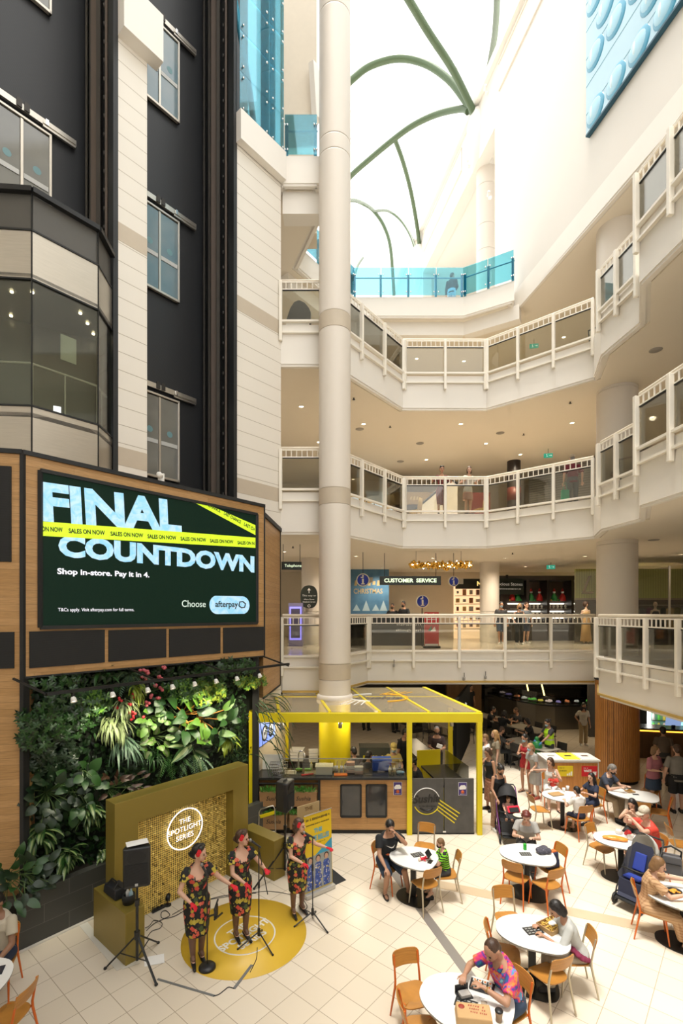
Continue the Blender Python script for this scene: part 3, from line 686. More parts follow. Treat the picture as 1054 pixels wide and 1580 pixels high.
s0, zt = on_box(61.5, 727); s1, zb = on_box(396, 962); z_hi, z_lo = zat(726, (BL + BD * s0).y), zat(961.5, (BL + BD * s1).y)
scr_o = thing('led_screen', 'huge dark LED advertising screen set in a timber surround', 'screen', tuple((BL + BD * s0).xy) + (z_lo,))
LEDK = mat('led_ground', (.006, .02, .012), .5, 0, (.004, .012, .008), 40, emit=.22, ecol=(.012, .032, .02), spec=.1)
m_ = MB(); m_.prism([(BL + BD * s0 + BN * .004).xy, (BL + BD * s1 + BN * .004).xy, (BL + BD * s1 + BN * .016).xy, (BL + BD * s0 + BN * .016).xy], z_lo, z_hi); m_.build('display', LEDK, scr_o, True)
m_ = MB()
for a, b in (((s0, z_lo), (s1, z_lo)), ((s0, z_hi), (s1, z_hi)), ((s0, z_lo), (s0, z_hi)), ((s1, z_lo), (s1, z_hi))):
 m_.bar((*(BL + BD * a[0] + BN * .02).xy, a[1]), (*(BL + BD * b[0] + BN * .02).xy, b[1]), .05, .06)
m_.build('bezel', BLACK, scr_o, True)
def led(name, c1, c2, e, sc=5):
 m = mat(name, c1, .5); nt = m.node_tree; bs = nt.nodes['Principled BSDF']
 tc = nd(nt, 'ShaderNodeTexCoord'); wv = nd(nt, 'ShaderNodeTexNoise'); wv.inputs['Scale'].default_value = sc; wv.inputs['Detail'].default_value = 2; wv.inputs['Distortion'].default_value = 2
 rp = nd(nt, 'ShaderNodeMapRange'); rp.inputs[1].default_value = .35; rp.inputs[2].default_value = .65
 mx = nd(nt, 'ShaderNodeMix'); mx.data_type = 'RGBA'; mx.inputs[6].default_value = (*c1, 1); mx.inputs[7].default_value = (*c2, 1)
 lk(nt, tc.outputs['Object'], wv.inputs['Vector']); lk(nt, wv.outputs['Fac'], rp.inputs[0]); lk(nt, rp.outputs[0], mx.inputs[0]); lk(nt, mx.outputs[2], bs.inputs['Emission Color'])
 bs.inputs['Emission Strength'].default_value = e; bs.inputs['Base Color'].default_value = (.05, .05, .05, 1); return m
LEDT = led('led_cyan_white', (.22, .50, .68), (.62, .70, .86), .58, 5); LEDW = led('led_white', (.75, .75, .85), (.85, .85, .9), .62); LEDG = led('led_lime', (.50, .72, .02), (.58, .80, .03), .58)
LEDGY = led('led_grey', (.42, .50, .45), (.40, .48, .43), .8); INK = mat('screen_ink', (.01, .02, .012), .6)
def scr_text(name, txt, cap, s_l, s_r, zbase, mm, bold=.02, off=.022, rot=0.0):
 mb = MB(); vs, fs = text_mesh(txt, 1.0, .001, bold); xs = [v[0] for v in vs]; ys = [v[1] for v in vs]
 kx = (s_r - s_l) / (max(xs) - min(xs)); ky = cap / (max(ys) - min(ys)); a = cos(rot); b = sin(rot)
 vs = [((v[0] - min(xs)) * kx, (v[1] - min(ys)) * ky, v[2]) for v in vs]
 vs = [(v[0] * a - v[1] * b, v[0] * b + v[1] * a, v[2]) for v in vs]
 mb.add(vs, fs, 0, False, SM(s_l, zbase, off)); return mb.build(name, mm, scr_o, True)
def sp(px, py): t, z = on_box(px, py, .02); return t, z
def sprow(name, txt, px0, py0b, py0t, px1, mm, bold=.02, off=.022, py1b=None):
 a, zb_ = sp(px0, py0b); _, zt_ = sp(px0, py0t); b, _ = sp(px1, py0b)
 _, z2 = sp(px1, py1b) if py1b else (0, zb_)
 return scr_text(name, txt, zt_ - zb_, a, b, zb_, mm, bold, off, atan2(z2 - zb_, b - a))
sprow('headline', 'FINAL', 64.5, 804, 743, 281, LEDT, .045, .020, 822.5)
sprow('headline', 'COUNTDOWN', 90, 859, 823, 392.5, LEDT, .05, .0205)
def ribbon(a, b, w_, nm_):
 (sa, za), (sb, zb_) = sp(*a), sp(*b); mb = MB()
 A, B = SM(sa, za, .024).translation, SM(sb, zb_, .024).translation; up = Vector((0, 0, w_ / 2))
 mb.add([A - up, B - up, B + up, A + up], [(0, 1, 2, 3)]); mb.build(nm_, LEDG, scr_o, True); return sa, za, sb, zb_
sa, za, sb, zb_ = ribbon((63.5, 815.5), (394, 837.5), .235, 'ribbon')
sa2, za2 = sp(302, 777); sb2, zb2 = sp(394, 817); mb = MB()
mb.add([SM(sa2 - .0, z_hi - .03, .024).translation, SM(sb2, zb2 - .13, .024).translation, SM(sb2, zb2 + .10, .024).translation, SM(sa2 + .42, z_hi - .03, .024).translation], [(0, 1, 2, 3)]); mb.build('ribbon', LEDG, scr_o, True)
for (t, x0, x1) in (('ON NOW', 64, 97), ('SALES ON NOW', 106, 162), ('SALES ON NOW', 170.5, 221), ('SALES ON NOW', 227.5, 272), ('SALES ON NOW', 278.5, 318), ('SALES ON NOW', 324, 360), ('SALES ON N', 366.5, 392.5)):
 yb = lambda x: 818.8 + (x - 63) * .0665
 sprow('ribbon_text', t, x0, yb(x0) + .9, yb(x0) - 6.8 + (x0 - 64) * .008, x1, INK, .03, .026, yb(x1) + .3)
for (t, x0, y0, x1, y1) in (('CHANCE', 320.5, 779.5, 340, 789.5), ('LAST CHANCE', 345, 792, 372, 807), ('LAST CH', 376, 809, 392.5, 818)):
 sprow('ribbon_text', t, x0, y0 + 2, y0 - 3.5, x1, INK, .03, .026, y1 + 2)
sprow('strapline', 'Shop in-store. Pay it in 4.', 88.5, 888.5, 876.5, 230.5, LEDW, .028, .022, 893.5)
sprow('small_print', 'T&Cs apply. Visit afterpay.com for full terms.', 89.5, 945, 938, 207, LEDW, .0, .022, 944.5)
sprow('button_lead', 'Choose', 280.5, 936.5, 926, 317.5, LEDGY, .006, .022)
a, zc = sp(355, 933.5); sl, _ = sp(323, 933); sr, _ = sp(385, 933); rr = .20
c = MB(); pts = []
for i in range(24):
 t = 2 * pi * i / 24; x = (sr - sl) / 2 - rr; pts.append((math.copysign(x, cos(t)) + rr * cos(t), rr * sin(t), 0))
c.add(pts, [tuple(range(24))], 0, False, SM((sl + sr) / 2, zc, .022)); c.build('button', LEDT, scr_o, True)
sprow('button_text', 'afterpay', 332, 939.5, 927, 367, INK, .02, .024)
c = MB(); q, zq = sp(373.5, 933)
for sgn in (1, -1):
 c.tube([SM(q + sgn * .10, zq + sgn * .02, .025).translation, SM(q + sgn * .02, zq + sgn * .07, .025).translation, SM(q - sgn * .07, zq + sgn * .06, .025).translation, SM(q - sgn * .09, zq - sgn * .01, .025).translation], .014, 6)
c.build('button_mark', INK, scr_o, True)
CLOTH = stripes('grille_cloth', (.012, .012, .012), (.02, .02, .02), 60, 2, .5, .9)
for k, (xa, ya, yb2, xb) in enumerate(((45, 974.5, 1031, 161), (167, 972.5, 1021, 256), (260.5, 970.5, 1014, 339.5), (344, 968.5, 1008, 406))):
 a, zt_ = on_box(xa, ya); _, zb2_ = on_box(xa, yb2); b, _ = on_box(xb, ya)
 c = MB(); c.prism([(BL + BD * a + BN * .002).xy, (BL + BD * b + BN * .002).xy, (BL + BD * b + BN * .02).xy, (BL + BD * a + BN * .02).xy], zb2_, zt_)
 solo('grille_panel', c, CLOTH, 'black cloth panel under the big screen, %s' % ('nearest and widest', 'second nearest', 'third nearest', 'farthest and narrowest')[k], 'panel', 'black cloth panels of the timber box')
ld = (lf - BL).normalized(); ln = Vector((-ld.y, ld.x, 0))
for k, (xb_, yt, yb2) in enumerate(((18, 720, 867), (22.5, 975, 1031))):
 a = BL + ld * on_line(xb_, BL, ld); b = BL + ld * 1.5; c = MB()
 c.prism([(a + ln * .002).xy, (b + ln * .002).xy, (b + ln * .02).xy, (a + ln * .02).xy], zat(yb2, a.y), zat(yt, a.y))
 solo('grille_panel', c, CLOTH, 'black cloth panel on the side timber wall, %s' % ('tall upper one', 'low lower one')[k], 'panel', 'black cloth panels of the timber box')
t, _ = on_box(251, 745); q = BL + BD * t - BN * .05
o = thing('security_camera', 'small white pan camera on top of the timber screen box', 'camera', (q.x, q.y, z1b + .03))
MB().cyl((0, 0, 0), .06, .03, 16).build('base', WHITE, o); MB().box((0, 0, .1), (.12, .05, .14)).build('yoke', WHITE, o, bevel=.01)
c = MB().lathe([(.001, 0), (.05, 0), (.055, .1), (.03, .13), (.001, .13)], 16, (0, -.02, .12), M=RX90); c.build('lens_barrel', WHITE, o)
FRM = mat('planting_frame', (.018, .018, .017), .6)
GW = BL - BN * .42
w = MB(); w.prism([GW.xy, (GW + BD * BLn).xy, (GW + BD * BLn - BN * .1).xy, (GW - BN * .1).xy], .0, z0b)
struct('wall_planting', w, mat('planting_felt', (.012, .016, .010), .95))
w = MB(); q = BR - BN * .12 - BD * .16
w.bar((*(BL + BD * .03 - BN * .1).xy, .8), (*(BL + BD * .03 - BN * .1).xy, z0b), .1, .16); w.bar((*q.xy, 0), (*q.xy, z0b), .14, .14)
struct('trim_33', w, FRM)
bar = thing('light_bar', 'black steel bar on brackets carrying small spotlights over the plants', 'light bar', tuple((BL + BN * .75).xy) + (3.9,))
ba, bb = G(75, 1061, 4.02), G(427, 1034, 4.12)
ba = BL + BN * .62 + BD * .12; bb = BR + BN * .62 + BD * .2; zb_ = 4.02
c = MB(); c.bar((*ba.xy, zb_), (*bb.xy, zb_ + .05), .05, .05); c.build('bar', DARKM, bar, True)
for t in (0.0, .36, .66, 1.0):
 q = ba.lerp(bb, t); r_ = q - BN * .62; c = MB(); c.bar((*q.xy, zb_), (*(r_ - BD * .25).xy, z0b + .0), .03, .03); c.build('bracket', DARKM, bar, True)
for k, px in enumerate((115, 175, 229, 267, 301, 334, 366, 401)):
 q = ba + (bb - ba).normalized() * on_line(px, ba, (bb - ba).normalized())
 o = thing('spotlight', 'small white spotlight under the black bar, %s along it' % ('nearest', 'second', 'third', 'fourth', 'fifth', 'sixth', 'seventh', 'farthest')[k], 'spotlight', (q.x, q.y, zb_ - .02), atan2(BD.y, BD.x), 'spotlights over the green wall'); o.scale = (.78, .78, .78)
 MB().box((-.03, 0, -.05), (.05, .06, .08)).build('gear_box', DARKM, o)
 tl_ = Rot(R(-28), 4, 'X')
 MB().lathe([(.03, .0), (.045, -.02), (.062, -.11), (.056, -.11), (.04, -.03), (.001, -.03)], 18, (-.03, .0, -.09), M=tl_).build('shade', WHITE, o)
 MB().lathe([(.001, -.085), (.05, -.085), (.001, -.08)], 14, (-.03, 0, -.09), M=tl_).build('bulb', LAMPS, o)
 ld_ = bpy.data.lights.new('spot', 'SPOT'); ld_.energy = (6, 62, 46, 40, 46, 72, 52, 50)[k]; ld_.spot_size = R(84); ld_.spot_blend = .7; ld_.color = (1, .92, .66); ld_.shadow_soft_size = .05
 lo = bpy.data.objects.new('spotlight_beam', ld_); COL.objects.link(lo); lo.location = (q.x, q.y, zb_ - .22)
 lo.rotation_euler = (Vector((-BN.x, -BN.y, 0)) * .62 + Vector((0, 0, -1))).to_track_quat('-Z', 'Y').to_euler()
PLT = mat('planter_tile', (.055, .056, .050), .35, 0, (.042, .043, .04), 5, bump=.05); nt = PLT.node_tree; bs = nt.nodes['Principled BSDF']
br = nd(nt, 'ShaderNodeTexBrick'); br.inputs['Scale'].default_value = 1; br.inputs['Brick Width'].default_value = .62; br.inputs['Row Height'].default_value = .29; br.inputs['Mortar Size'].default_value = .003; br.offset = .5
br.inputs['Color1'].default_value = (.058, .058, .052, 1); br.inputs['Color2'].default_value = (.043, .044, .04, 1); br.inputs['Mortar'].default_value = (.14, .13, .115, 1)
tc = nd(nt, 'ShaderNodeTexCoord'); sx = nd(nt, 'ShaderNodeSeparateXYZ'); cb = nd(nt, 'ShaderNodeCombineXYZ'); ad = nd(nt, 'ShaderNodeMath'); mu = nd(nt, 'ShaderNodeMath'); mu.operation = 'MULTIPLY'; mu.inputs[1].default_value = 1.3
lk(nt, tc.outputs['Object'], sx.inputs[0]); lk(nt, sx.outputs[0], mu.inputs[0]); lk(nt, mu.outputs[0], cb.inputs[0]); lk(nt, sx.outputs[2], cb.inputs[1]); lk(nt, cb.outputs[0], br.inputs['Vector']); lk(nt, br.outputs['Color'], bs.inputs['Base Color'])
pf0 = BL + BN * .12 - BD * .12; pf1 = BR + BN * .1
w = MB(); pl = Vector((-7.6, 6.95, 0))
w.prism([pf0.xy, pf1.xy, (pf1 - BN * .15).xy, (pf0 - BN * .15 + BD * .05).xy], 0, .84)
w.prism([pl.xy, pf0.xy, (pf0 - BN * .1 + BD * .05).xy, (pl + Vector((0, .15, 0))).xy], 0, .84)
struct('wall_planter', w, PLT)
w = MB(); w.prism([(pf0 - BN * .1).xy, (pf1 - BN * .1).xy, (GW + BD * BLn).xy, GW.xy], .5, .74)
w.prism([pl.xy, pf0.xy, BL.xy, lf.xy], .5, .74); struct('floor_planter_soil', w, mat('soil', (.03, .022, .015), .95, bump=.4))
w = MB(); w.bar((*(pf0 + BN * .03).xy, .012), (*(pf1 + BN * .03).xy, .012), .05, .022); w.bar((*(pl - Vector((0, .03, 0))).xy, .012), (*(pf0 + BN * .03).xy, .012), .05, .022)
struct('trim_34', w, mat('white_skirting', (.66, .62, .55), .5))
# == stage: gold backdrop, wings, floor disc, sound gear
F1, F2 = Vector((-3.643, 7.89, 0)), Vector((-1.897, 9.99, 0)); SD = (F2 - F1).normalized(); SN = Vector((SD.y, -SD.x, 0)); SL = (F2 - F1).length
def sf(s, z, off=0.0): return F1 + SD * s + SN * off + Vector((0, 0, z))
H_ = 2.18; SA, SB, SH = .40, 2.36, 1.76
st = thing('stage_backdrop', 'gold painted backdrop frame with a shimmering sequin wall and neon sign', 'backdrop', tuple(sf(SL / 2, 0)))
c = MB()
def fpr(c, s0_, s1_, z0, z1, o0, o1, m=0): c.prism([sf(s0_, 0, o0).xy, sf(s1_, 0, o0).xy, sf(s1_, 0, o1).xy, sf(s0_, 0, o1).xy], z0, z1, m)
out = [(0, 0), (SA, 0), (SA, SH), (SB, SH), (SB, 0), (SL, 0), (SL, H_), (0, H_)]
vs = [tuple(sf(a, z, 0)) for a, z in out] + [tuple(sf(a, z, -.32)) for a, z in out]
c.add(vs, [tuple(range(8)), tuple(range(15, 7, -1))] + [(i, 8 + i, 8 + (i + 1) % 8, (i + 1) % 8) for i in range(8)])
c.build('frame', GOLDP, st, True, bevel=.008)
c = MB(); fpr(c, SA, SB, 0, SH, -.31, -.27); c.build('back_board', mat('sequin_backing', (.045, .032, .01), .7), st, True)
GS1 = mat('sequin_gold', (1.0, .80, .26), .36, .4, (.98, .70, .16), 5)
r_ = random.Random(3); c = MB(); nx, nz = 52, 46; dx = (SB - SA) / nx; dz = SH / nz
for i in range(nx):
 for j in range(nz):
  ctr = sf(SA + (i + .5) * dx, (j + .5) * dz, -.235)
  t1, t2 = r_.gauss(.16, .22), r_.gauss(.05, .2)
  n_ = (SN + SD * t2 + Vector((0, 0, t1))).normalized(); x_ = SD.cross(n_).normalized(); y_ = n_.cross(x_); rr = dx * .49
  c.add([ctr + (x_ * cos(k * pi / 4) + y_ * sin(k * pi / 4)) * rr for k in range(8)], [tuple(range(8))])
c.build('sequin_sheet', GS1, st, True)
NEON = mat('neon_white', (1, 1, 1), .4, emit=1.15, ecol=(.96, .92, 1))
kc = on_line(285.5, F1 + SN * -.2, SD); zc = zat(1278.5, sf(kc, 0, -.2).y); ns = tuple(sf(kc, zc, -.2))
c = MB(); c.tube([sf(kc + .365 * cos(a), zc + .365 * sin(a), -.19) for a in [2 * pi * i / 48 for i in range(48)]], .0105, 8, close=True)
c.build('neon_ring', NEON, st, True)
c = MB()
for t, dz_ in (('THE', .145), ('SPOTLIGHT', 0), ('SERIES', -.145)):
 put_text(c, t, .135, frame(sf(kc, zc + dz_, -.20), SD), ext=.002, bold=-.002)
c.build('neon_lettering', NEON, st, True)
for lab, a0, ln0, base in (('low gold wing block holding the bags, nearest the planter', Vector((-4.035, 7.99, 0)), 1.085, 0), ('low gold wing block beside the food kiosk', Vector((-2.02, 10.33, 0)), 1.04, 1)):
 e = a0 + VD * ln0 if base == 0 else Vector((-1.32, 9.61, 0)); b0 = a0 if base == 0 else e - VD * 1.0
 w_ = .30; c = MB(); c.prism([b0.xy, e.xy, (e + UD * w_).xy, (b0 + UD * w_).xy], 0, .78)
 solo('stage_wing', c, GOLDP, lab, 'stage block', 'gold wing blocks of the backdrop', bevel=.008)
DISC = mat('mustard_vinyl', (.74, .48, .045), .4, 0, (.70, .45, .04), 3); DW = mat('vinyl_white', (.85, .83, .78), .5)
dc = Vector((-1.575, 8.02, 0))
o = thing('floor_disc', 'round mustard yellow vinyl disc with a white ring on the tiles', 'floor sticker', tuple(dc))
MB().lathe([(.001, .0), (1.0, .0), (1.0, .004), (.001, .004)], 72).build('disc', DISC, o)
MB().lathe([(.47, .004), (.495, .004), (.495, .006), (.47, .006), (.47, .004)], 64).build('ring', DW, o)
c = MB(); up = Vector((-VD.x, -VD.y, 0))
for t, k in (('THE', .19), ('SPOTLIGHT', 0), ('SERIES', -.19)): put_text(c, t, .19, frame(up * k + Vector((0, 0, .0055)), UD, up), ext=.0006, bold=.006)
c.build('lettering', DW, o)
# -- loudspeakers on tripods
def tripod(name, label, base, feet, ztop, hub, spread_z=.12):
 o = thing(name, label, 'speaker stand', (base.x, base.y, 0))
 c = MB(); c.tube([(base.x, base.y, spread_z), (base.x, base.y, 1.0)], .021, 10); c.tube([(base.x, base.y, .9), (base.x, base.y, ztop)], .017, 10); c.build('pole', BLKPL, o, True)
 c = MB(); c.tube([(base.x, base.y, hub - .06), (base.x, base.y, hub + .05)], .042, 12); c.tube([(base.x, base.y, .93), (base.x, base.y, 1.02)], .034, 12); c.build('collar', BLKPL, o, True)
 for f in feet:
  c = MB(); f = Vector((f[0], f[1], .02)); c.bar((base.x, base.y, hub), f, .028, .02); lg = c.build('leg', BLKPL, o, True)
  MB().ball(tuple(f), (.026, .026, .02), 10).build('rubber_foot', BLACK, lg, True)
  c = MB(); m2 = Vector((base.x, base.y, hub)).lerp(f, .55); c.bar((base.x, base.y, spread_z + .03), m2, .014, .01); c.build('brace', BLKPL, o, True)
 return o
def speaker(label, loc, rz, k=1.0):
 o = thing('loudspeaker', label, 'loudspeaker', loc, rz, 'black loudspeakers beside the stage')
 c = MB(); pl_ = [(-.18, -.13), (.18, -.13), (.19, -.05), (.13, .15), (-.13, .15), (-.19, -.05)]
 c.prism([(x * k, y * k) for x, y in pl_], .0, .58 * k); c.build('cabinet', BLKPL, o, bevel=.03, seg=3)
 c = MB(); c.box((0, -.132 * k, .2 * k), (.31 * k, .012, .31 * k)); c.build('grille', CLOTH, o, bevel=.02)
 c = MB(); c.lathe([(.001, -.02), (.05, -.018), (.11, .012)], 20, (0, -.128 * k, .45 * k), M=RX90 @ Matrix.Diagonal((1.2, .8, 1, 1))); c.build('horn', BLACK, o)
 MB().box((0, -.141 * k, .055 * k), (.04, .006, .035)).build('badge', mat('badge_grey', (.45, .45, .45), .4), o)
 c = MB(); c.tube([(-.07, .0, .58 * k), (-.07, .0, .60 * k), (.07, .0, .60 * k), (.07, .0, .58 * k)], .012, 6); c.build('handle', BLACK, o)
 c = MB(); c.cyl((0, 0, -.04), .03, .045, 12); c.build('pole_socket', BLACK, o)
 return o
b1 = Vector((-3.02, 7.26, 0))
tripod('speaker_stand', 'black tripod speaker stand before the gold wing with the bags', b1, [(-3.48, 7.235), (-2.61, 6.92), (-2.91, 7.80)], 1.22, .50)
speaker('black loudspeaker with folded paper on top, by the planter', (b1.x, b1.y, 1.25), R(19))
b2 = Vector((-1.125, 9.80, 0))
tripod('speaker_stand', 'black tripod speaker stand between the gold wing and kiosk counter', b2, [(-1.66, 9.33), (-.75, 9.60), (-1.10, 10.30)], 1.30, .62)
speaker('black loudspeaker in front of the herb boxes of the kiosk', (b2.x, b2.y, 1.33), R(72))
o = thing('paper_sheet', 'folded white paper lying on top of the loudspeaker by the planter', 'paper', (b1.x, b1.y + .0, 1.86), R(30))
MB().add([(-.15, -.09, 0), (.15, -.09, .0), (.15, .09, .0), (-.15, .09, .0), (0, .0, .012)], [(0, 1, 4), (1, 2, 4), (2, 3, 4), (3, 0, 4)]).build('sheet', PAPER, o)
q = Vector((-4.035, 7.99, .78)) + VD * .45 + UD * .16
o = thing('holdall', 'black soft holdall lying on the near gold wing block', 'bag', tuple(q), R(-40))
c = MB(); c.box((0, 0, .08), (.42, .24, .15), taper=.86); remeshed(c, 'body', mat('bag_nylon', (.014, .015, .018), .6), o, .012, 6)
c = MB(); c.tube([(-.12, -.1, .15), (-.10, -.02, .22), (.1, -.02, .22), (.12, -.1, .15)], .012, 6); c.build('handle', BLACK, o)
c = MB(); c.box((0, 0, .161), (.36, .012, .008)); c.build('zip', DARKM, o)
q = Vector((-4.035, 7.99, .78)) + VD * .84 + UD * .17
o = thing('mesh_bag', 'small open black pouch with bottles beside the holdall', 'bag', tuple(q), R(-40))
MB().lathe([(.001, 0), (.085, 0), (.1, .08), (.09, .14), (.082, .14), (.09, .08), (.076, .01), (.001, .01)], 16).build('pouch', BLACK, o)
for dx_, dy_, cc in ((-.03, 0, (.7, .72, .75)), (.035, .02, (.35, .55, .7))):
 MB().lathe([(.001, .0), (.028, .0), (.03, .15), (.012, .19), (.012, .22), (.001, .22)], 12, (dx_, dy_, .01)).build('bottle', mat('bottle_%d' % int(cc[0] * 100), cc, .2), o)
def mic_tilt(o, p, aim):
 d = (Vector(aim) - Vector(p)).normalized(); p = Vector(p); c = MB(); c.tube([p - d * .04, p + d * .14], [.013, .02], 10); mc = c.build('microphone', BLKPL, o, True)
 MB().ball(tuple(p + d * .165), .027, 12).build('mic_head', mat('mic_mesh', (.28, .28, .28), .35, .8), mc, True)
def mic_tri(label, b, top, feet, aim, boom=None):
 o = thing('microphone_stand', label, 'microphone stand', (b.x, b.y, 0), 0, 'microphone stands of the singers')
 c = MB(); c.tube([(b.x, b.y, .1), (b.x, b.y, top)], .0095, 8); c.build('pole', BLKPL, o, True)
 c = MB(); c.tube([(b.x, b.y, .09), (b.x, b.y, .20)], .024, 10); c.tube([(b.x, b.y, .85), (b.x, b.y, .95)], .018, 10); c.build('collar', BLKPL, o, True)
 for f in feet:
  c = MB(); c.tube([(b.x, b.y, .15), (f[0], f[1], .016)], .011, 8); lg = c.build('leg', BLKPL, o, True)
  MB().ball((f[0], f[1], .016), .017, 8).build('rubber_foot', BLACK, lg, True)
 if boom: c = MB(); c.tube([(b.x, b.y, top - .02), boom], .008, 8); c.build('boom', BLKPL, o, True)
 mic_tilt(o, (b.x, b.y, top + .02), aim); return o
b = Vector((-1.985, 7.26, 0)); o = thing('microphone_stand', 'microphone stand on a heavy round base with a clip-on device holder', 'microphone stand', tuple(b), 0, 'microphone stands of the singers')
MB().lathe([(.001, 0), (.125, 0), (.125, .03), (.10, .055), (.03, .065), (.001, .065)], 32).build('round_base', BLKPL, o)
MB().tube([(0, 0, .06), (0, 0, 1.36)], .0095, 8).build('pole', BLKPL, o)
MB().tube([(0, 0, .60), (0, 0, .72)], .018, 10).build('collar', BLKPL, o)
c = MB(); c.bar((.0, 0, .76), (.12, .0, .80), .02); c.box((.13, 0, .84), (.03, .13, .16)); c.bar((.13, -.1, .92), (.13, .12, .95), .02); c.bar((.13, -.10, .78), (.2, .1, .76), .02); c.build('device_holder', BLKPL, o)
mic_tilt(o, (b.x, b.y, 1.38), (b.x - .08, b.y + .03, 1.5))
g = lambda x, y, z=0: G(x, y, z)
b = g(399.5, 1452); mic_tri('tripod microphone stand of the middle singer with a hanging boom', b, 1.50, [g(367, 1466).xy, g(421, 1475).xy, g(404, 1437).xy], (b.x - .2, b.y, 1.66), tuple(g(413, 1380, .75)))
b = g(482.5, 1420); mic_tri('tripod microphone stand of the singer by the banner', b, 1.40, [g(454.5, 1431).xy, g(505.5, 1440).xy, g(487, 1408).xy], (b.x - .2, b.y + .02, 1.52))
q0, q1 = Vector((-.67, 9.02, 0)), Vector((-.17, 9.42, 0)); qd = (q1 - q0).normalized(); qn = Vector((qd.y, -qd.x, 0)); ql = (q1 - q0).length
o = thing('pull_up_banner', 'yellow pull-up banner with three women in floral dresses', 'banner', tuple(q0), atan2(qd.y, qd.x))
MB().box((ql / 2, 0, .045), (ql + .03, .16, .08)).build('base_case', mat('banner_alu', (.6, .59, .56), .35, .6), o, bevel=.015)
BY = mat('banner_yellow', (.80, .55, .01), .5); c = MB()
ph = 1.5; lean = .05
def bp(x, z): return Vector((x, lean * z / ph, z))
def bq(c, x0, x1, z0, z1, m=0, e=0): c.add([bp(x0, z0) - Vector((0, e, 0)), bp(x1, z0) - Vector((0, e, 0)), bp(x1, z1) - Vector((0, e, 0)), bp(x0, z1) - Vector((0, e, 0))], [(0, 1, 2, 3)], m)
vs = [tuple(bp(0, .08)), tuple(bp(ql, .08)), tuple(bp(ql, ph)), tuple(bp(0, ph))]; vs += [(x, y + .006, z) for x, y, z in vs]
c.add(vs, [(0, 1, 2, 3), (7, 6, 5, 4), (0, 4, 5, 1), (1, 5, 6, 2), (2, 6, 7, 3), (3, 7, 4, 0)]); c.build('sheet', BY, o)
c = MB(); bq(c, .01, ql - .01, .10, .72, 0, .002); c.add([bp(ql, .72) - Vector((0, .002, 0)), bp(ql, .95) - Vector((0, .002, 0)), bp(.25, .72) - Vector((0, .002, 0))], [(2, 0, 1)], 1)
BGR = mat('banner_photo', (.34, .36, .34), .5); SKN = mat('print_skin', (.62, .37, .26), .6); HRD = mat('print_hair', (.05, .035, .03), .6)
FLB = print_cloth('print_blue_floral', (.05, .09, .33), [(.75, .76, .78), (.70, .55, .12), (.12, .2, .6), (.6, .62, .7)], 22)
for k, x in enumerate((.13, .31, .50)):
 w2 = .085; c.add([tuple(bp(x + sx * w2 * a, z) - Vector((0, .004, 0))) for a, z in ((-.8, .11), (.8, .11), (.95, .3), (.75, .42), (.95, .52), (.6, .58), (-.6, .58), (-.95, .52), (-.75, .42), (-.95, .3)) for sx in (1,)], [tuple(range(10))], 2)
 for (rx, rz_, cz, mi, e) in ((.058, .062, .655, 4, .005), (.042, .052, .64, 3, .006)):
  c.add([tuple(bp(x + rx * cos(2 * pi * i / 14), cz + rz_ * sin(2 * pi * i / 14)) - Vector((0, e, 0))) for i in range(14)], [tuple(range(14))], mi)
c.build('picture', [BGR, mat('banner_blue', (.05, .35, .55), .5), FLB, SKN, HRD], o)
c = MB(); tm = lambda x, z: frame(bp(x, z) - Vector((0, .004, 0)), (1, 0, 0))
scribble(c, ql * .86, .05, 23, tm(ql / 2, 1.40)); scribble(c, ql * .84, .03, 38, tm(ql / 2, 1.30)); scribble(c, ql * .5, .015, 30, tm(ql / 2, .94))
c.build('lettering', mat('ink_black', (.02, .02, .02), .6), o)
c = MB(); put_text(c, 'THE', .10, tm(ql / 2, 1.17), ext=.001, bold=.006); put_text(c, 'HOPE BELLES', .13, tm(ql / 2, 1.03), fit=ql * .8, ext=.001, bold=.006); c.build('title', mat('banner_cyan', (.16, .42, .50), .5), o)
MB().tube([(0, lean - .01, ph), (ql, lean - .01, ph)], .012, 8).build('top_rail', CHROME, o)
MB().tube([(ql / 2, .09, .08), (ql / 2, lean + .02, ph)], .008, 6).build('support_pole', CHROME, o)
q = q0 + qd * .30 - qn * .32
o = thing('card_board', 'tan card notice board standing behind the yellow banner', 'board', tuple(q), atan2(qd.y, qd.x))
MB().box((0, 0, .80), (.52, .012, 1.56)).build('board', mat('kraft_card', (.50, .37, .19), .7), o)
c = MB(); put_text(c, 'THE', .1, frame((0, -.008, 1.49), (1, 0, 0)), ext=.001, bold=.002); c.build('lettering', mat('ink_brown', (.16, .09, .03), .6), o)
c = MB(); c.bar((-.2, 0, .02), (-.2, .25, .02), .03); c.bar((.2, 0, .02), (.2, .25, .02), .03); c.bar((0, .24, .02), (0, .02, 1.1), .03); c.build('strut', BLACK, o)
o = thing('floor_sign', 'black wedge floor plate lying behind the banner foot', 'floor sign', tuple(G(516, 1357)), R(40))
c = MB(); c.add([(-.17, -.17, 0), (.17, -.17, 0), (.17, .17, 0), (-.17, .17, 0), (0, .17, .2)], [(3, 2, 1, 0), (0, 1, 4), (1, 2, 4), (2, 3, 4), (3, 0, 4)]); c.build('plate', BLKPL, o)
CAB = BLKPL
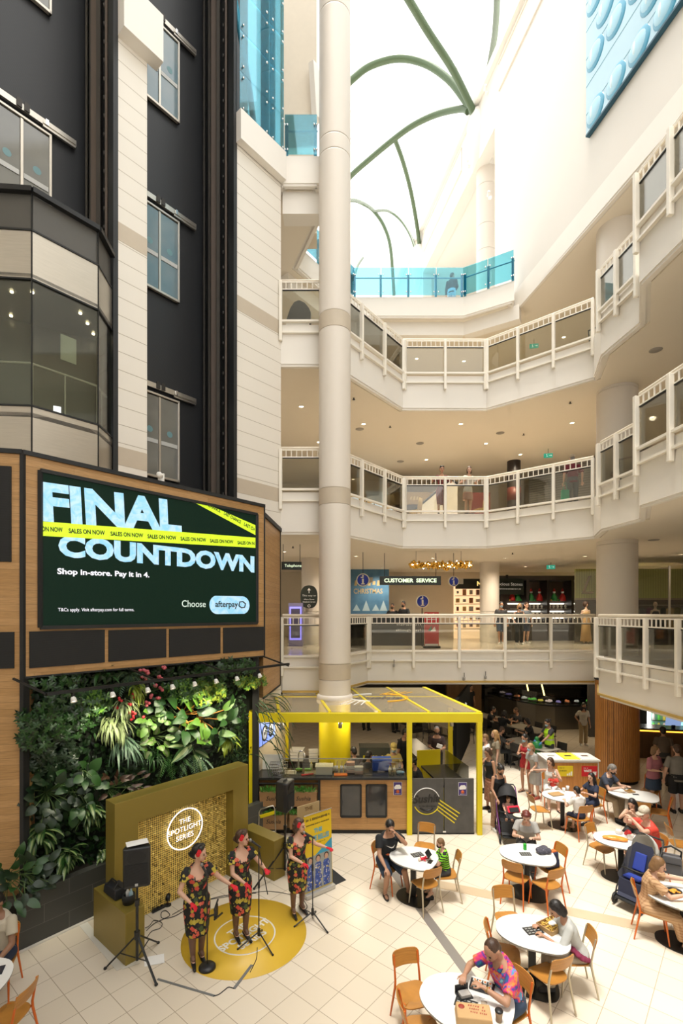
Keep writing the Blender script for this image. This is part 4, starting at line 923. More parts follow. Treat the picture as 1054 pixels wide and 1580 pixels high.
def cable(label, pix, r=.006, mm=None, z=.008):
 pts = [G(x, y, z) for x, y in pix]; out = []
 for i in range(len(pts) - 1):
  p0, p1, p2, p3 = pts[max(i - 1, 0)], pts[i], pts[i + 1], pts[min(i + 2, len(pts) - 1)]
  for k in range(5):
   t = k / 5; out.append(.5 * ((2 * p1) + (p2 - p0) * t + (2 * p0 - 5 * p1 + 4 * p2 - p3) * t * t + (3 * p1 - p0 - 3 * p2 + p3) * t ** 3))
 out.append(pts[-1]); return solo('cable', MB().tube(out, r, 6), mm or CAB, label, 'cable', 'cables on the stage floor')
cable('black cable looping from the sequin wall towards the middle singer', [(226, 1436), (238, 1425), (252, 1418), (262, 1412), (256, 1405), (249, 1408), (251, 1417), (268, 1414), (285, 1405), (310, 1392), (340, 1383), (365, 1380), (395, 1378)])
cable('black cable curling between the speaker stand legs', [(226, 1448), (234, 1437), (247, 1432), (250, 1424), (238, 1420), (231, 1428), (224, 1432)])
cable('black cable running from the taped strip to the middle microphone', [(397, 1462), (396, 1478), (391, 1490), (386, 1500)])
cable('short black cable between the two grey tape strips', [(329, 1537), (338, 1534), (347, 1527), (353, 1523), (361, 1525)])
cable('black cable from the banner to the last microphone', [(468, 1388), (474, 1398), (472, 1404), (479, 1408), (483, 1417)])
cable('long thin cable from the backdrop past the singers to the wing', [(266, 1411), (300, 1393), (335, 1386), (400, 1376), (425, 1376), (448, 1380)], .005)
TAPE = mat('gaffer_tape', (.17, .175, .175), .5)
def tape(label, a, b, w_, mm, gp='tape strips on the tiles', z=.004):
 a, b = G(*a), G(*b); return solo('tape_strip', MB().bar((a.x, a.y, z), (b.x, b.y, z), w_, .003), mm, label, 'tape', gp)
tape('grey gaffer tape strip from the speaker tripod', (243, 1511), (331, 1537), .035, TAPE)
tape('grey gaffer tape strip from the yellow disc edge', (361, 1526), (389, 1489), .045, TAPE)
CLR = mat('frosted_tape', (.72, .69, .62), .35)
tape('wide pale tape strip along the gold wing block', (128, 1425), (187, 1495), .13, CLR)
tape('short pale tape strip at the corner of the wing block', (188, 1494), (215, 1484), .09, CLR, z=.008)
p = [G(*t) for t in ((222, 1478), (253, 1472), (254, 1486), (223, 1492))]; c = MB(); c.add([(v.x, v.y, .004) for v in p], [(3, 2, 1, 0)]); c.add([(v.x, v.y, .007) for v in p], [(0, 1, 2, 3)])
solo('paper_sheet', c, PAPER, 'white sheet of paper lying on the tiles by the tripod leg', 'paper')
o = thing('power_board', 'small power strip lying at the foot of the sequin wall', 'power strip', tuple(G(247, 1403)), R(50)); MB().box((0, 0, .02), (.3, .06, .035)).build('body', BLKPL, o, bevel=.008);
c = MB(); [c.box((-.1 + i * .07, 0, .045), (.035, .04, .03)) for i in range(3)]; c.build('plugs', BLKPL, o)
o = thing('floor_light', 'small black clip light on the floor before the sequin wall', 'lamp', tuple(G(259, 1397)), R(20))
MB().cyl((0, 0, 0), .06, .015, 14).build('base', BLKPL, o); MB().tube([(0, 0, .015), (0, 0, .1)], .01, 6).build('stem', BLKPL, o); MB().lathe([(.001, 0), (.04, 0), (.055, .09), (.05, .09), (.001, .03)], 14, (0, 0, .1), M=Rot(R(-60), 4, 'X')).build('shade', BLKPL, o)
# == sushi kiosk
KY = 11.6; KD = Vector((-.165, .986, 0))
KX0, KX1, KXM = -2.20, 3.34, 1.60
ZR0, ZR1 = 2.665, 2.885
def kp(x, d, z=0.0): v = Vector((x, KY, z)) + KD * d; return v
ks = thing('food_kiosk', 'bright yellow steel kiosk frame with a glazed roof', 'kiosk', (.5, KY, 0))
c = MB()
c.prism([(KX0, KY), (KX1, KY), (KX1 - .02, KY + .12), (KX0, KY + .12)], ZR0, ZR1); c.build('front_beam', YEL, ks, True, bevel=.006)
for a, b, nm_ in (((KX1 - .055, .06), (KX1 - .055, 4.05), 'side_beam'), ((-2.13, .06), (-2.10, 1.9), 'side_beam')):
 c = MB(); c.bar(kp(a[0], a[1], 2.82), kp(b[0], b[1], 2.82), .11, .18); c.build(nm_, YEL, ks, True)
c = MB(); c.bar(kp(-2.1, 1.9, 2.79), (-1.62, 14.3, 2.79), .09, .18); c.bar((-1.62, 14.3, 2.79), kp(-1.0, 4.02, 2.79), .09, .16); c.bar(kp(-1.0, 4.02, 2.79), kp(KX1 - .05, 4.02, 2.79), .09, .16); c.build('rear_beam', YEL, ks, True)
for x in (-1.47, -.26, .93, 2.10):
 c = MB(); c.bar(kp(x, .1, 2.872), kp(x, 4.0 if x > -1 else 2.6, 2.872), .07, .08); c.build('rafter', YEL, ks, True)
c = MB(); c.bar(kp(-1.5, 2.3, 2.88), kp(KX1 - .05, 2.3, 2.88), .03, .045); c.build('purlin', YEL, ks, True)
KGL = bpy.data.materials.new('kiosk_roof_glass'); KGL.use_nodes = True; nt = KGL.node_tree; b_ = nt.nodes['Principled BSDF']; b_.inputs['Base Color'].default_value = (.50, .43, .31, 1); b_.inputs['Roughness'].default_value = .18
t_ = nd(nt, 'ShaderNodeBsdfTransparent'); t_.inputs[0].default_value = (.85, .82, .74, 1); m_ = nd(nt, 'ShaderNodeMixShader'); m_.inputs[0].default_value = .42; nz = nd(nt, 'ShaderNodeTexNoise'); nz.inputs['Scale'].default_value = .8; rg = nd(nt, 'ShaderNodeMapRange'); rg.inputs[3].default_value = .36; rg.inputs[4].default_value = .50
lk(nt, nz.outputs['Fac'], rg.inputs[0]); lk(nt, rg.outputs[0], m_.inputs[0]); lk(nt, t_.outputs[0], m_.inputs[1]); lk(nt, b_.outputs[0], m_.inputs[2]); lk(nt, m_.outputs[0], nt.nodes['Material Output'].inputs[0])
c = MB(); c.prism([kp(KX0 + .1, .1).xy, kp(KX1 - .1, .1).xy, kp(KX1 - .1, 4.0).xy, kp(-.95, 4.0).xy, (-1.62, 14.25), kp(-2.08, 1.9).xy], 2.885, 2.899); c.build('roof_glass', KGL, ks, True)
def post(x, d, w_=.12): c = MB(); q = kp(x, d); c.box((q.x, q.y, ZR0 / 2), (w_, w_, ZR0)); c.build('post', YEL, ks, True, bevel=.006)
post(KX0 + .08, .06); post(KXM + .02, .06); post(KX1 - .06, .06); post(KX1 - .06, 1.85, .11)
c = MB(); c.box((-1.58, 14.15, ZR0 / 2), (.11, .11, ZR0)); c.build('post', YEL, ks, True)
RW = mat('decal_white', (.8, .8, .78), .5); RO = mat('decal_orange', (.80, .42, .02), .5); RG = mat('decal_grey', (.16, .14, .12), .5)
c = MB(); ec = kp(1.35, 2.05, 2.905)
c.tube([ec + Vector((.82 * cos(a), .62 * sin(a), 0)) for a in [R(100 + i * 8) for i in range(20)]], .025, 4, 0)
c.tube([ec + Vector((.82 * cos(a), .62 * sin(a), 0)) for a in [R(-75 + i * 8) for i in range(20)]], .025, 4, 1)
for i in range(4): c.bar(ec + Vector((-.75 + .12 * i, -.42 - .05 * i, 0)), ec + Vector((-1.05 + .18 * i, -1.0 - .02 * i, 0)), .035, .006, 0)
for i in range(4): c.bar(ec + Vector((.1 + .15 * i, .52 - .03 * i, 0)), ec + Vector((.55 + .18 * i, 1.15 - .05 * i, 0)), .035, .006, 1)
put_text(c, 'Sushia', .52, frame(ec + Vector((0, 0, .004)), (1, 0, 0), (0, 1, 0)), 2, .001, .012, shear=.3)
c.build('roof_emblem', [RW, RO, RG], ks, True)
ZC = 1.36
CTOP = mat('counter_stone', (.022, .022, .022), .25); KICK = mat('kick_black', (.015, .015, .015), .6)
cn = thing('kiosk_counter', 'oak-faced kiosk counter with two black-framed windows', 'counter', (.0, KY, 0))
c = MB(); c.box((.53, KY + .37, .70), (2.10, .58, 1.20)); c.build('oak_body', KIOW, cn, True)
c = MB(); c.box((.53, KY + .39, .055), (2.12, .56, .11)); c.build('kickboard', KICK, cn, True)
c = MB(); c.box((-.26, KY + .37, 1.33), (3.64, .72, .06)); c.build('worktop', CTOP, cn, True, bevel=.008)
WG = mat('fridge_glass', (.02, .022, .024), .06, 0, (.06, .06, .06), 3, spec=.8)
for x in (.225, .83):
 c = MB(); z0, z1 = zat(1262, KY), zat(1213, KY); hw = .235
 for a, b in (((x - hw, z0), (x + hw, z0)), ((x - hw, z1), (x + hw, z1)), ((x - hw, z0), (x - hw, z1)), ((x + hw, z0), (x + hw, z1))): c.bar((a[0], KY + .07, a[1]), (b[0], KY + .07, b[1]), .04, .04)
 wf = c.build('window_frame', BLACK, cn, True); MB().box((x, KY + .075, (z0 + z1) / 2), (.44, .012, z1 - z0)).build('window_pane', WG, wf, True)
pc = thing('planter_counter', 'oak kiosk front with black pipe rack and herb boxes', 'counter', (-1.28, KY, 0))
MB().box((-1.29, KY + .40, .70), (1.5, .5, 1.2)).build('oak_body', wood('oak_dull', (.36, .19, .07), (.29, .145, .05), .2, 1.3), pc, True)
MB().box((-1.29, KY + .39, .055), (1.52, .52, .11)).build('kickboard', KICK, pc, True)
c = MB()
for x in (-2.02, -.53): c.bar((x, KY + .1, .03), (x, KY + .1, 1.30), .06, .06)
for z in (1.2, .62): c.tube([(-2.0, KY + .07, z), (-.55, KY + .07, z)], .022, 8)
for x in (-1.84, -1.33, -1.17, -.66): c.tube([(x, KY + .07, 1.2), (x, KY + .07, .25)], .012, 6)
c.build('pipe_rack', BLACK, pc, True)
BOXC = mat('herb_box_wood', (.33, .185, .08), .6)
HERB = mat('herb_green', (.12, .36, .05), .6, 0, (.05, .2, .03), 30)
kr = random.Random(5)
for k, (x, z, lab) in enumerate(((-1.6, .72, 'upper herb box behind the loudspeaker, nearest the backdrop'), (-.9, .72, 'upper herb box beside the yellow banner'), (-1.6, .18, 'lower herb box behind the folding chair'), (-.9, .18, 'lower herb box behind the singer and banner'))):
 o = thing('herb_box', 'wooden ' + lab, 'planter box', (x, KY - .02, z), 0, 'herb boxes on the kiosk front')
 MB().box((0, 0, .17), (.62, .17, .34), taper=1.04).build('box', BOXC, o, bevel=.006)
 c = MB(); put_text(c, 'Sushia', .14, frame((0, -.092, .19), (1, 0, 0)), ext=.001, shear=.3); c.build('lettering', BLACK, o)
 c = MB()
 for i in range(170):
  a = kr.uniform(0, 2 * pi); p0 = Vector((kr.uniform(-.3, .3), kr.uniform(-.08, .06), .32)); p1 = p0 + Vector((.06 * cos(a), .06 * sin(a) - .05, kr.uniform(.02, .16))); w2 = Vector((-sin(a), cos(a), 0)) * .014
  mdl = p0.lerp(p1, .6) + Vector((0, 0, .02)); c.add([p0, mdl - w2, p1, mdl + w2], [(0, 1, 2, 3)])
 c.build('herbs', HERB, o)
SLATE = mat('slate_panel', (.105, .10, .095), .6, 0, (.05, .048, .046), 5, bump=.08)
gt = thing('kiosk_gate', 'black slate kiosk front of two panels with a chalk-style emblem', 'kiosk front', (2.4, KY, 0))
MB().box((2.04, KY + .08, .68), (.76, .06, 1.28)).build('panel', SLATE, gt, True); MB().box((2.79, KY + .08, .68), (.70, .06, 1.28)).build('panel', SLATE, gt, True)
MB().box((2.40, KY + .08, .03), (1.5, .05, .05)).build('kickboard', KICK, gt, True); MB().box((2.44, KY + .045, .07), (.07, .01, .035)).build('catch', CHROME, gt, True)
c = MB(); e = Vector((2.02, KY + .046, .79)); rr = .31
ar = lambda a0, a1, r: [e + Vector((r * cos(R(a0 + (a1 - a0) * i / 20)), 0, r * sin(R(a0 + (a1 - a0) * i / 20)))) for i in range(21)]
c.tube(ar(20, 165, rr), .011, 5, 0); c.tube(ar(205, 330, rr), .012, 5, 1); c.tube(ar(225, 315, rr * .72), .02, 5, 2)
for i in range(4): c.bar(e + Vector((-.34, 0, .17 - i * .055)), e + Vector((-.43, 0, .22 - i * .06)), .008, .022, 0)
for i in range(4): c.bar(e + Vector((.30 - .02 * i, 0, .03 - i * .075)), e + Vector((.78 - .04 * i, 0, -.29 - i * .075)), .008, .024, 1)
put_text(c, 'Sushia', .26, frame(e + Vector((-.02, -.002, .05)), (1, 0, .08)), 2, .003, .008, shear=.25); scribble(c, .42, .05, 13, frame(e + Vector((.02, -.004, -.12)), (1, 0, 0)), 2)
c.build('emblem', [RW, YEL, mat('decal_dark', (.012, .012, .012), .4)], gt, True)
for x, y_, lab in ((1.335, KY + .074, 'purple poster stuck on the oak counter'), (2.87, KY + .044, 'purple poster stuck on the slate panel')):
 o = thing('poster', lab, 'poster', (x, y_, zat(1228.5, KY)), 0, 'purple posters on the kiosk front')
 MB().box((0, 0, .155), (.20, .006, .31)).build('sheet', mat('poster_white', (.75, .74, .78), .5), o); MB().box((0, -.0045, .155), (.185, .004, .295)).build('print', mat('poster_purple', (.06, .035, .20), .5), o)
 c = MB(); c.add([(-.075, -.0075, .14), (.075, -.0075, .15), (.085, -.0075, .2), (.05, -.0075, .25), (-.04, -.0075, .245), (-.085, -.0075, .19)], [tuple(range(6))]); scribble(c, .13, .015, 12, frame((0, -.008, .035), (1, 0, 0))); c.build('lettering', PAPER, o)
 MB().lathe([(.001, 0), (.04, 0), (.04, .003), (.001, .003)], 16, (0, -.006, .085), M=RX90).build('bowl_print', mat('poster_red', (.6, .12, .03), .5), o)
o = thing('counter_glass', 'low clear glass guard standing on the kiosk worktop', 'glass guard', (-.1, KY + .2, ZC))
MB().box((-.0 + .1, .0, .20), (2.9, .012, .38)).build('glass_panel', GLASS, o); c = MB(); c.box((.1, 0, .395), (2.9, .02, .015)); c.build('top_edge', mat('edge_grey', (.25, .26, .25), .3), o)
w = MB(); w.wall((-2.14, 11.75), (-1.66, 14.1), 0, 2.66, -.05); w.wall((-1.66, 14.2), (-1.66, 16.0), 0, 2.9, -.05)
struct('wall_kiosk', w, mat('kiosk_beige', (.58, .50, .38), .6))
struct('column_west_base', MB().lathe([(.437, 0), (.437, 2.8)], 40, (-.185, 13.55, 0)), YEL)
sdir = (Vector((-1.66, 14.1, 0)) - Vector((-2.14, 11.75, 0))).normalized(); q = Vector((-2.14, 11.75, 0)) + sdir * .75 + Vector((sdir.y, -sdir.x, 0)) * .08
o = thing('television', 'wall screen showing two car wheels on a blue ground, inside the kiosk', 'television', (q.x, q.y, 1.98), atan2(sdir.y, sdir.x))
MB().box((0, 0, .3), (1.2, .05, .62)).build('casing', BLACK, o); MB().box((0, -.03, .3), (1.15, .01, .57)).build('display', mat('tv_blue', (.12, .2, .75), .4, 0, (.3, .45, .9), 3, emit=.8, ecol=(.14, .22, .75)), o)
c = MB()
for x in (-.2, .26):
 for r0, m_ in ((.2, 0), (.15, 1), (.05, 0)): c.lathe([(.001, 0), (r0, 0), (r0, .004), (.001, .004)], 20, (x, -.036 - (.2 - r0) * .02, .27), m_, M=RX90)
c.build('picture', [mat('tyre_print', (.01, .01, .012), .4), mat('rim_print', (.6, .6, .62), .4, emit=.4)], o)
o = thing('back_counter', 'dark rear counter of the kiosk stacked with takeaway boxes', 'counter', (-.4, 14.2, 0))
MB().box((-.2, 0, .5), (2.9, .55, 1.0)).build('body', DARKM, o); MB().box((-.2, 0, 1.02), (2.95, .6, .05)).build('worktop', CTOP, o); c = MB(); [c.box((-.2, -.285, .15 + .1 * i), (2.8, .01, .012)) for i in range(9)]; c.build('vent_slats', BLACK, o)
o = thing('side_counter', 'dark stepped counter with glass along the open side of the kiosk', 'counter', tuple(kp(2.75, .9)), atan2(KD.y, KD.x) - pi / 2)
MB().box((0, 0, .55), (.62, 1.5, 1.1)).build('body', mat('counter_yellow', (.45, .38, .01), .3), o); MB().box((0, 0, 1.13), (.68, 1.56, .05)).build('worktop', CTOP, o); MB().box((.33, 0, 1.36), (.012, 1.5, .42)).build('glass_panel', GLASS, o)
MB().box((-.05, 2.0, .5), (.6, 2.0, 1.0)).build('body', DARKM, o); MB().box((-.05, 2.0, 1.28), (.62, 2.0, .04)).build('worktop', CTOP, o); c = MB(); c.box((-.34, 2, 1.12), (.02, 2, .28)); c.box((.25, 2, 1.12), (.02, 2, .28)); c.build('glass_panel', GLASS, o)
c = MB(); c.box((-.05, 1.0, .75), (.66, .04, 1.5)); c.build('yellow_edge', YEL, o)
bx = mat('takeaway_white', (.82, .81, .77), .5)
def stack(x, y, z, w_, h, n, lab, tp=1.08):
 o = thing('takeaway_boxes', lab, 'takeaway boxes', (x, y, z), kr.uniform(-.2, .2), 'white takeaway boxes in the kiosk')
 for i in range(n): MB().box((0, 0, h * (i + .5)), (w_, w_ * .8, h * .88), taper=tp).build('box', bx, o)
for i, (px, py, n, w_) in enumerate(((459, 1159, 4, .36), (484, 1158, 4, .24), (513, 1161, 5, .22), (535, 1160, 4, .17), (503, 1172, 3, .12), (517, 1172, 3, .2), (526, 1170, 3, .22))):
 q = Vector(((px - CX) * 14.05 / F, 14.05 - .14 * (i % 3), 1.05)); stack(q.x, q.y, 1.05, w_, .085, n, 'white takeaway box stack on the rear counter, %s from the beige wall' % ('first', 'second', 'fifth', 'last', 'third', 'fourth', 'sixth')[i])
yt = KY + .42
def item(name, lab, cat, x, dy, rz=0, gp=None): return thing(name, lab, cat, (x, KY + .4 + dy, ZC), rz, gp)
o = item('sink_tap', 'tall curved chrome tap over the kiosk sink', 'tap', -1.07, .22)
MB().tube([(0, 0, 0), (0, 0, .38), (.03, -.03, .46), (.1, -.08, .48), (.16, -.14, .44), (.17, -.15, .32)], .016, 10).build('spout', CHROME, o); MB().cyl((0, 0, 0), .035, .06, 14).build('base', CHROME, o)
o = item('kiosk_sink', 'steel double sink sunk in the kiosk worktop', 'sink', -1.0, .0)
c = MB()
for x in (-.24, .24): c.lathe([(.19, .004), (.2, .006), (.2, -.0), (.001, .001)], 4, (x, 0, 0), M=Rot(R(45), 4, 'Z'), smooth=False)
c.build('basins', METAL, o)
o = item('plastic_tub', 'cream open plastic tub on the kiosk worktop', 'tub', -.42, -.05)
c = MB(); c.box((0, 0, .008), (.36, .26, .016));
for s in (-1, 1): c.box((s * .19, 0, .1), (.015, .30, .19)); c.box((0, s * .145, .1), (.40, .015, .19))
c.box((0, .0, .195), (.43, .34, .008)); c.build('tub', mat('cream_plastic', (.68, .66, .54), .4), o)
o = item('orange_tray', 'flat orange tray on the kiosk worktop', 'tray', -.02, -.2); MB().box((0, 0, .015), (.32, .14, .03)).build('tray', mat('orange_plastic', (.75, .17, .02), .4), o, bevel=.006)
for k, (x, dy, h) in enumerate(((.22, -.02, 3), (.42, -.1, 2))):
 o = item('food_tubs', 'clear food tubs stacked on the worktop, %s stack' % ('taller', 'shorter')[k], 'food tubs', x, dy, 0, 'clear food tubs')
 for i in range(h): MB().box((0, 0, .045 + i * .09), (.2, .16, .085), taper=1.05).build('tub', mat('tub_%d' % i, ((.45, .28, .2), (.5, .5, .47), (.42, .2, .12))[i], .3), o, bevel=.01)
for k, (x, dy) in enumerate(((1.28, -.12), (1.17, -.12), (-.75, .2))):
 o = item('sauce_bottle', 'small squeeze bottle on the worktop, ' + ('beside the yellow post', 'second from the yellow post', 'behind the sink')[k], 'bottle', x, dy, 0, 'squeeze bottles')
 MB().lathe([(.001, 0), (.035, 0), (.036, .13), (.02, .16), (.001, .16)], 14).build('body', mat('sauce_cream', (.75, .66, .4), .4), o); MB().lathe([(.02, .16), (.008, .2), (.001, .2)], 10).build('cap', mat('cap_yel', (.8, .6, .05), .4), o)
o = item('cool_box', 'blue cool box on the worktop before the staff', 'cool box', 1.0, .22); MB().box((0, 0, .12), (.46, .3, .24)).build('body', mat('coolbox_blue', (.02, .06, .33), .4), o, bevel=.02); MB().box((0, 0, .265), (.48, .32, .05)).build('lid', mat('coolbox_lid', (.03, .09, .42), .4), o, bevel=.015)
o = item('blue_cloth', 'crumpled pale blue cloth at the end of the worktop', 'cloth', 1.42, -.05); c = MB(); [c.ball((kr.uniform(-.1, .1), kr.uniform(-.06, .06), .03), (.06, .05, .03), 8) for i in range(7)]; remeshed(c, 'cloth', mat('cloth_blue', (.3, .5, .7), .8), o, .012, 2)
for k, (x, dy, w_) in enumerate(((-1.55, .1, .42), (-1.5, -.15, .36))):
 o = item('wire_basket', 'grey wire basket by the sink, %s one' % ('rear', 'front')[k], 'basket', x, dy, 0, 'wire baskets'); c = MB()
 for z in (.02, .12, .2): c.tube([(-w_ / 2, -.12, z), (w_ / 2, -.12, z), (w_ / 2, .12, z), (-w_ / 2, .12, z)], .006, 5, close=True)
 for i in range(9): x_ = -w_ / 2 + w_ * i / 8; c.tube([(x_, -.12, .2), (x_, -.12, .02), (x_, .12, .02), (x_, .12, .2)], .003, 4)
 c.build('wires', CHROME, o)
o = item('chopping_board', 'white plastic chopping board leaning by the beige wall', 'board', -1.72, .25); MB().box((0, 0, .18), (.5, .02, .36), M=Rot(R(-14), 4, 'X')).build('board', mat('board_white', (.7, .7, .67), .5), o, bevel=.006)
for k, x in enumerate((-.28, -.2, -.12, .0, .1)):
 o = item('whisk_holder', 'small utensil pot on the worktop, %s from the tub' % ('first', 'second', 'third', 'fourth', 'fifth')[k], 'pot', x + .0, .12, 0, 'utensil pots'); MB().lathe([(.001, 0), (.035, 0), (.04, .12), (.035, .12), (.03, .01), (.001, .01)], 12).build('pot', mat('pot_clear', (.55, .57, .55), .2), o); MB().tube([(0, 0, .02), (.015, 0, .24)], .008, 6).build('handle', mat('tool_wood', (.35, .2, .08), .6), o)
for k, x in enumerate((-1.05, -.83)):
 o = item('sponge', 'green scourer at the sink, ' + ('beside the tap', 'farther from the tap')[k], 'sponge', x, .13, 0, 'scourers'); MB().box((0, 0, .03), (.16, .09, .05)).build('pad', mat('sponge_green', (.12, .32, .04), .8), o, bevel=.01)
o = item('tea_towel', 'red edge cloth lying across the sink', 'cloth', -.82, -.18); MB().box((0, 0, .012), (.3, .05, .02), .3).build('cloth', mat('cloth_red', (.6, .05, .03), .7), o)
o = thing('sushi_display', 'small glass sushi cabinet with painted yellow reflection strokes in the kiosk', 'cabinet', (.95, 14.3, 1.0)); MB().box((0, 0, .0 - .48), (.9, .5, .96)).build('base', DARKM, o); MB().box((0, 0, .21), (.88, .48, .38)).build('glass_case', mat('case_glass', (.08, .09, .08), .08, spec=.8), o); c = MB(); scribble(c, .7, .13, 8, frame((0, -.25, .14), (1, 0, 0))); c.build('lettering', YEL, o)  # yellow strokes paint a reflection on the case glass
for k, px in enumerate((525, 434.5, 697)):
 q = P(px, 1118, (12.4, 12.2, 12.6)[k]); o = thing('kiosk_spotlight', 'small steel spotlight hanging under the kiosk roof, ' + ('before the yellow column', 'beside the television', 'by the rear yellow post')[k], 'spotlight', (q.x, q.y, 2.35), 0, 'kiosk spotlights')
 MB().tube([(0, 0, .12), (0, 0, .44)], .01, 6).build('stem', WHITE, o); MB().lathe([(.001, 0), (.045, 0), (.05, .14), (.03, .17), (.001, .17)], 14).build('shade', METAL, o)
o = thing('folding_chair', 'folded grey folding trolley frame leaning by the herb boxes', 'trolley', (-1.72, 11.1, 0)); c = MB(); c.tube([(-.16, 0, .02), (-.16, .08, .72), (-.12, .1, .78), (.16, .1, .86), (.2, .08, .8), (.24, 0, .05)], .014, 8); c.tube([(-.16, .04, .3), (.23, .04, .3)], .012, 6); c.build('frame', METAL, o); MB().bar((-.13, .07, .62), (.2, .07, .72), .02, .07).build('yellow_grip', YEL, o)
for k, (x, y, lab) in enumerate(((.4, 12.9, 'over the kiosk worktop'), (-1.2, 12.9, 'over the kiosk sink'))):
 l_ = bpy.data.lights.new('kiosk_light', 'POINT'); l_.energy = 26; l_.color = (1, .9, .7); l_.shadow_soft_size = .2; o = bpy.data.objects.new('kiosk_lamp_light', l_); COL.objects.link(o); o.location = (x, y, 2.5)
# == seating court
TTOP = mat('table_laminate', (.80, .80, .78), .3); TEDGE = mat('table_edge', (.30, .29, .26), .4); TBASE = mat('table_base_steel', (.022, .022, .021), .35, .4)
def pebble(a, b, n=48, k=.26): return [(a * math.copysign(abs(cos(t)) ** .74, cos(t)), b * math.copysign(abs(sin(t)) ** .78, sin(t)) * (1 - k * cos(t))) for t in [2 * pi * (i + .5) / n for i in range(n)]]
def make_table(label, x, y, rz, a=.58, b=.42):
 o = thing('cafe_table', label, 'table', (x, y, 0), rz, 'white pebble-shaped cafe tables')
 pl_ = pebble(a, b); MB().prism(pl_, .722, .745, 1, 0).build('table_top', [TTOP, TEDGE], o)
 MB().box((0, 0, .37), (.10, .055, .71)).build('post', TBASE, o, bevel=.004)
 MB().prism([(u * .72, v * .72) for u, v in pl_], 0, .018).build('base_plate', TBASE, o)
 MB().box((0, 0, .712), (.34, .2, .02)).build('top_bracket', TBASE, o); return o
_ch = {}
def make_chair(fm):
 o = thing('cafe_chair', 'x', 'chair', (0, 0, -50))
 c = MB(); pl_ = []
 for i in range(36):
  t = 2 * pi * i / 36; ca, sa = cos(t), sin(t); w_ = .205 - .022 * (-sa)
  pl_.append((w_ * math.copysign(abs(ca) ** .5, ca), .20 * math.copysign(abs(sa) ** .55, sa)))
 n = len(pl_); vs = []; fs = []
 def zs(x, y): return .452 - .012 * cos(min(1, abs(x) / .2) * pi / 2) + .01 * (-y / .2) - (.012 if y > .15 else 0)
 for s_ in (1, .93, .6, .2):
  for z_ in (0,): vs += [(x * s_, y * s_, zs(x * s_, y * s_)) for x, y in pl_]
 for r_ in range(3): fs += [(r_ * n + i, r_ * n + (i + 1) % n, (r_ + 1) * n + (i + 1) % n, (r_ + 1) * n + i) for i in range(n)]
 fs.append(tuple(3 * n + i for i in range(n)))
 b0 = len(vs); vs += [(x, y, zs(x, y) - .014) for x, y in pl_]; fs += [(i, b0 + i, b0 + (i + 1) % n, (i + 1) % n)[::-1] for i in range(n)]; fs.append(tuple(b0 + i for i in range(n))[::-1])
 c.add(vs, fs, 0, False); c.build('seat', PLY, o)
 c = MB(); N = 12; vs = []; fs = []
 for th in (0, .012):
  for j in range(6):
   v_ = j / 5; z = .645 + .185 * v_
   hw = .192 * (1 - .10 * abs(2 * v_ - 1) ** 4)
   for i in range(N + 1):
    u_ = 2 * i / N - 1; x = hw * u_ * (1 if abs(u_) < .95 else .985); vs.append((x, -.205 - .05 * v_ - .035 * (1 - u_ * u_) - th, z - (.012 if v_ in (0, 1) and abs(u_) > .9 else 0) * (1 if v_ == 1 else -1)))
 k = (N + 1) * 6
 for j in range(5):
  for i in range(N): a_ = j * (N + 1) + i; fs += [(a_, a_ + N + 1, a_ + N + 2, a_ + 1), (k + a_, k + a_ + 1, k + a_ + N + 2, k + a_ + N + 1)]
 for i in range(N): fs += [(i, i + 1, k + i + 1, k + i), (5 * (N + 1) + i + 1, 5 * (N + 1) + i, k + 5 * (N + 1) + i, k + 5 * (N + 1) + i + 1)]
 for j in range(5): a_ = j * (N + 1); fs += [(a_ + N + 1, a_, k + a_, k + a_ + N + 1), (a_ + N, a_ + 2 * N + 1, k + a_ + 2 * N + 1, k + a_ + N)]
 c.add(vs, fs, 0, False); c.build('backrest', PLY, o, bevel=.003)
 for s_ in (-1, 1):
  MB().tube([(s_ * .17, .13, .44), (s_ * .185, .165, .40), (s_ * .205, .215, .0)], [.0135, .016, .011], 8).build('leg', fm, o)
  MB().tube([(s_ * .205, -.27, .0), (s_ * .175, -.185, .42), (s_ * .17, -.185, .5), (s_ * .165, -.245, .80)], [.011, .016, .015, .0125], 8).build('leg', fm, o)
 c = MB(); c.tube([(-.175, .13, .435), (-.17, -.17, .435), (.17, -.17, .435), (.175, .13, .435)], .011, 8); c.build('seat_frame', fm, o); return o
def face(dx, dy): return atan2(-dx, dy)
CHAIRS = []
def chair(px, py, toward, fm, label, turn=0):
 q = G(px, py, .45); k = fm.name
 rz = face(toward[0] - q.x, toward[1] - q.y) + R(turn)
 if k not in _ch: o = _ch[k] = make_chair(fm); o.location = (q.x, q.y, 0); o.rotation_euler = (0, 0, rz)
 else: o = copy_tree(_ch[k], (q.x, q.y, 0), rz)
 o['label'] = label; o['group'] = 'plywood cafe chairs'; CHAIRS.append(o); return q, rz
OR, BG = ORANGE, BEIGEM
TB = {}
def table(k, px, py, rz, label, a=.58, b=.42):
 q = G(px, py, .745); TB[k] = q; make_table(label, q.x, q.y, R(rz), a, b)
table(1, 638, 1322, 155, 'white cafe table with the red toy, before the slate kiosk front', .44, .41)
table(2, 813, 1317, 170, 'white cafe table with the green can and dark bag', .49, .41)
table(3, 868, 1228, 160, 'white cafe table where the mother and two children sit', .47, .40)
table(4, 977, 1226, 150, 'white cafe table beside the clad column', .55, .40)
table(5, 958, 1296, 160, 'white cafe table with the orange bag', .49, .41)
table(6, 1055, 1384, 150, 'white cafe table with the black bowl, cut by the frame edge', .54, .43)
table(7, 821, 1437, 165, 'white cafe table with the tray of chips', .49, .41)
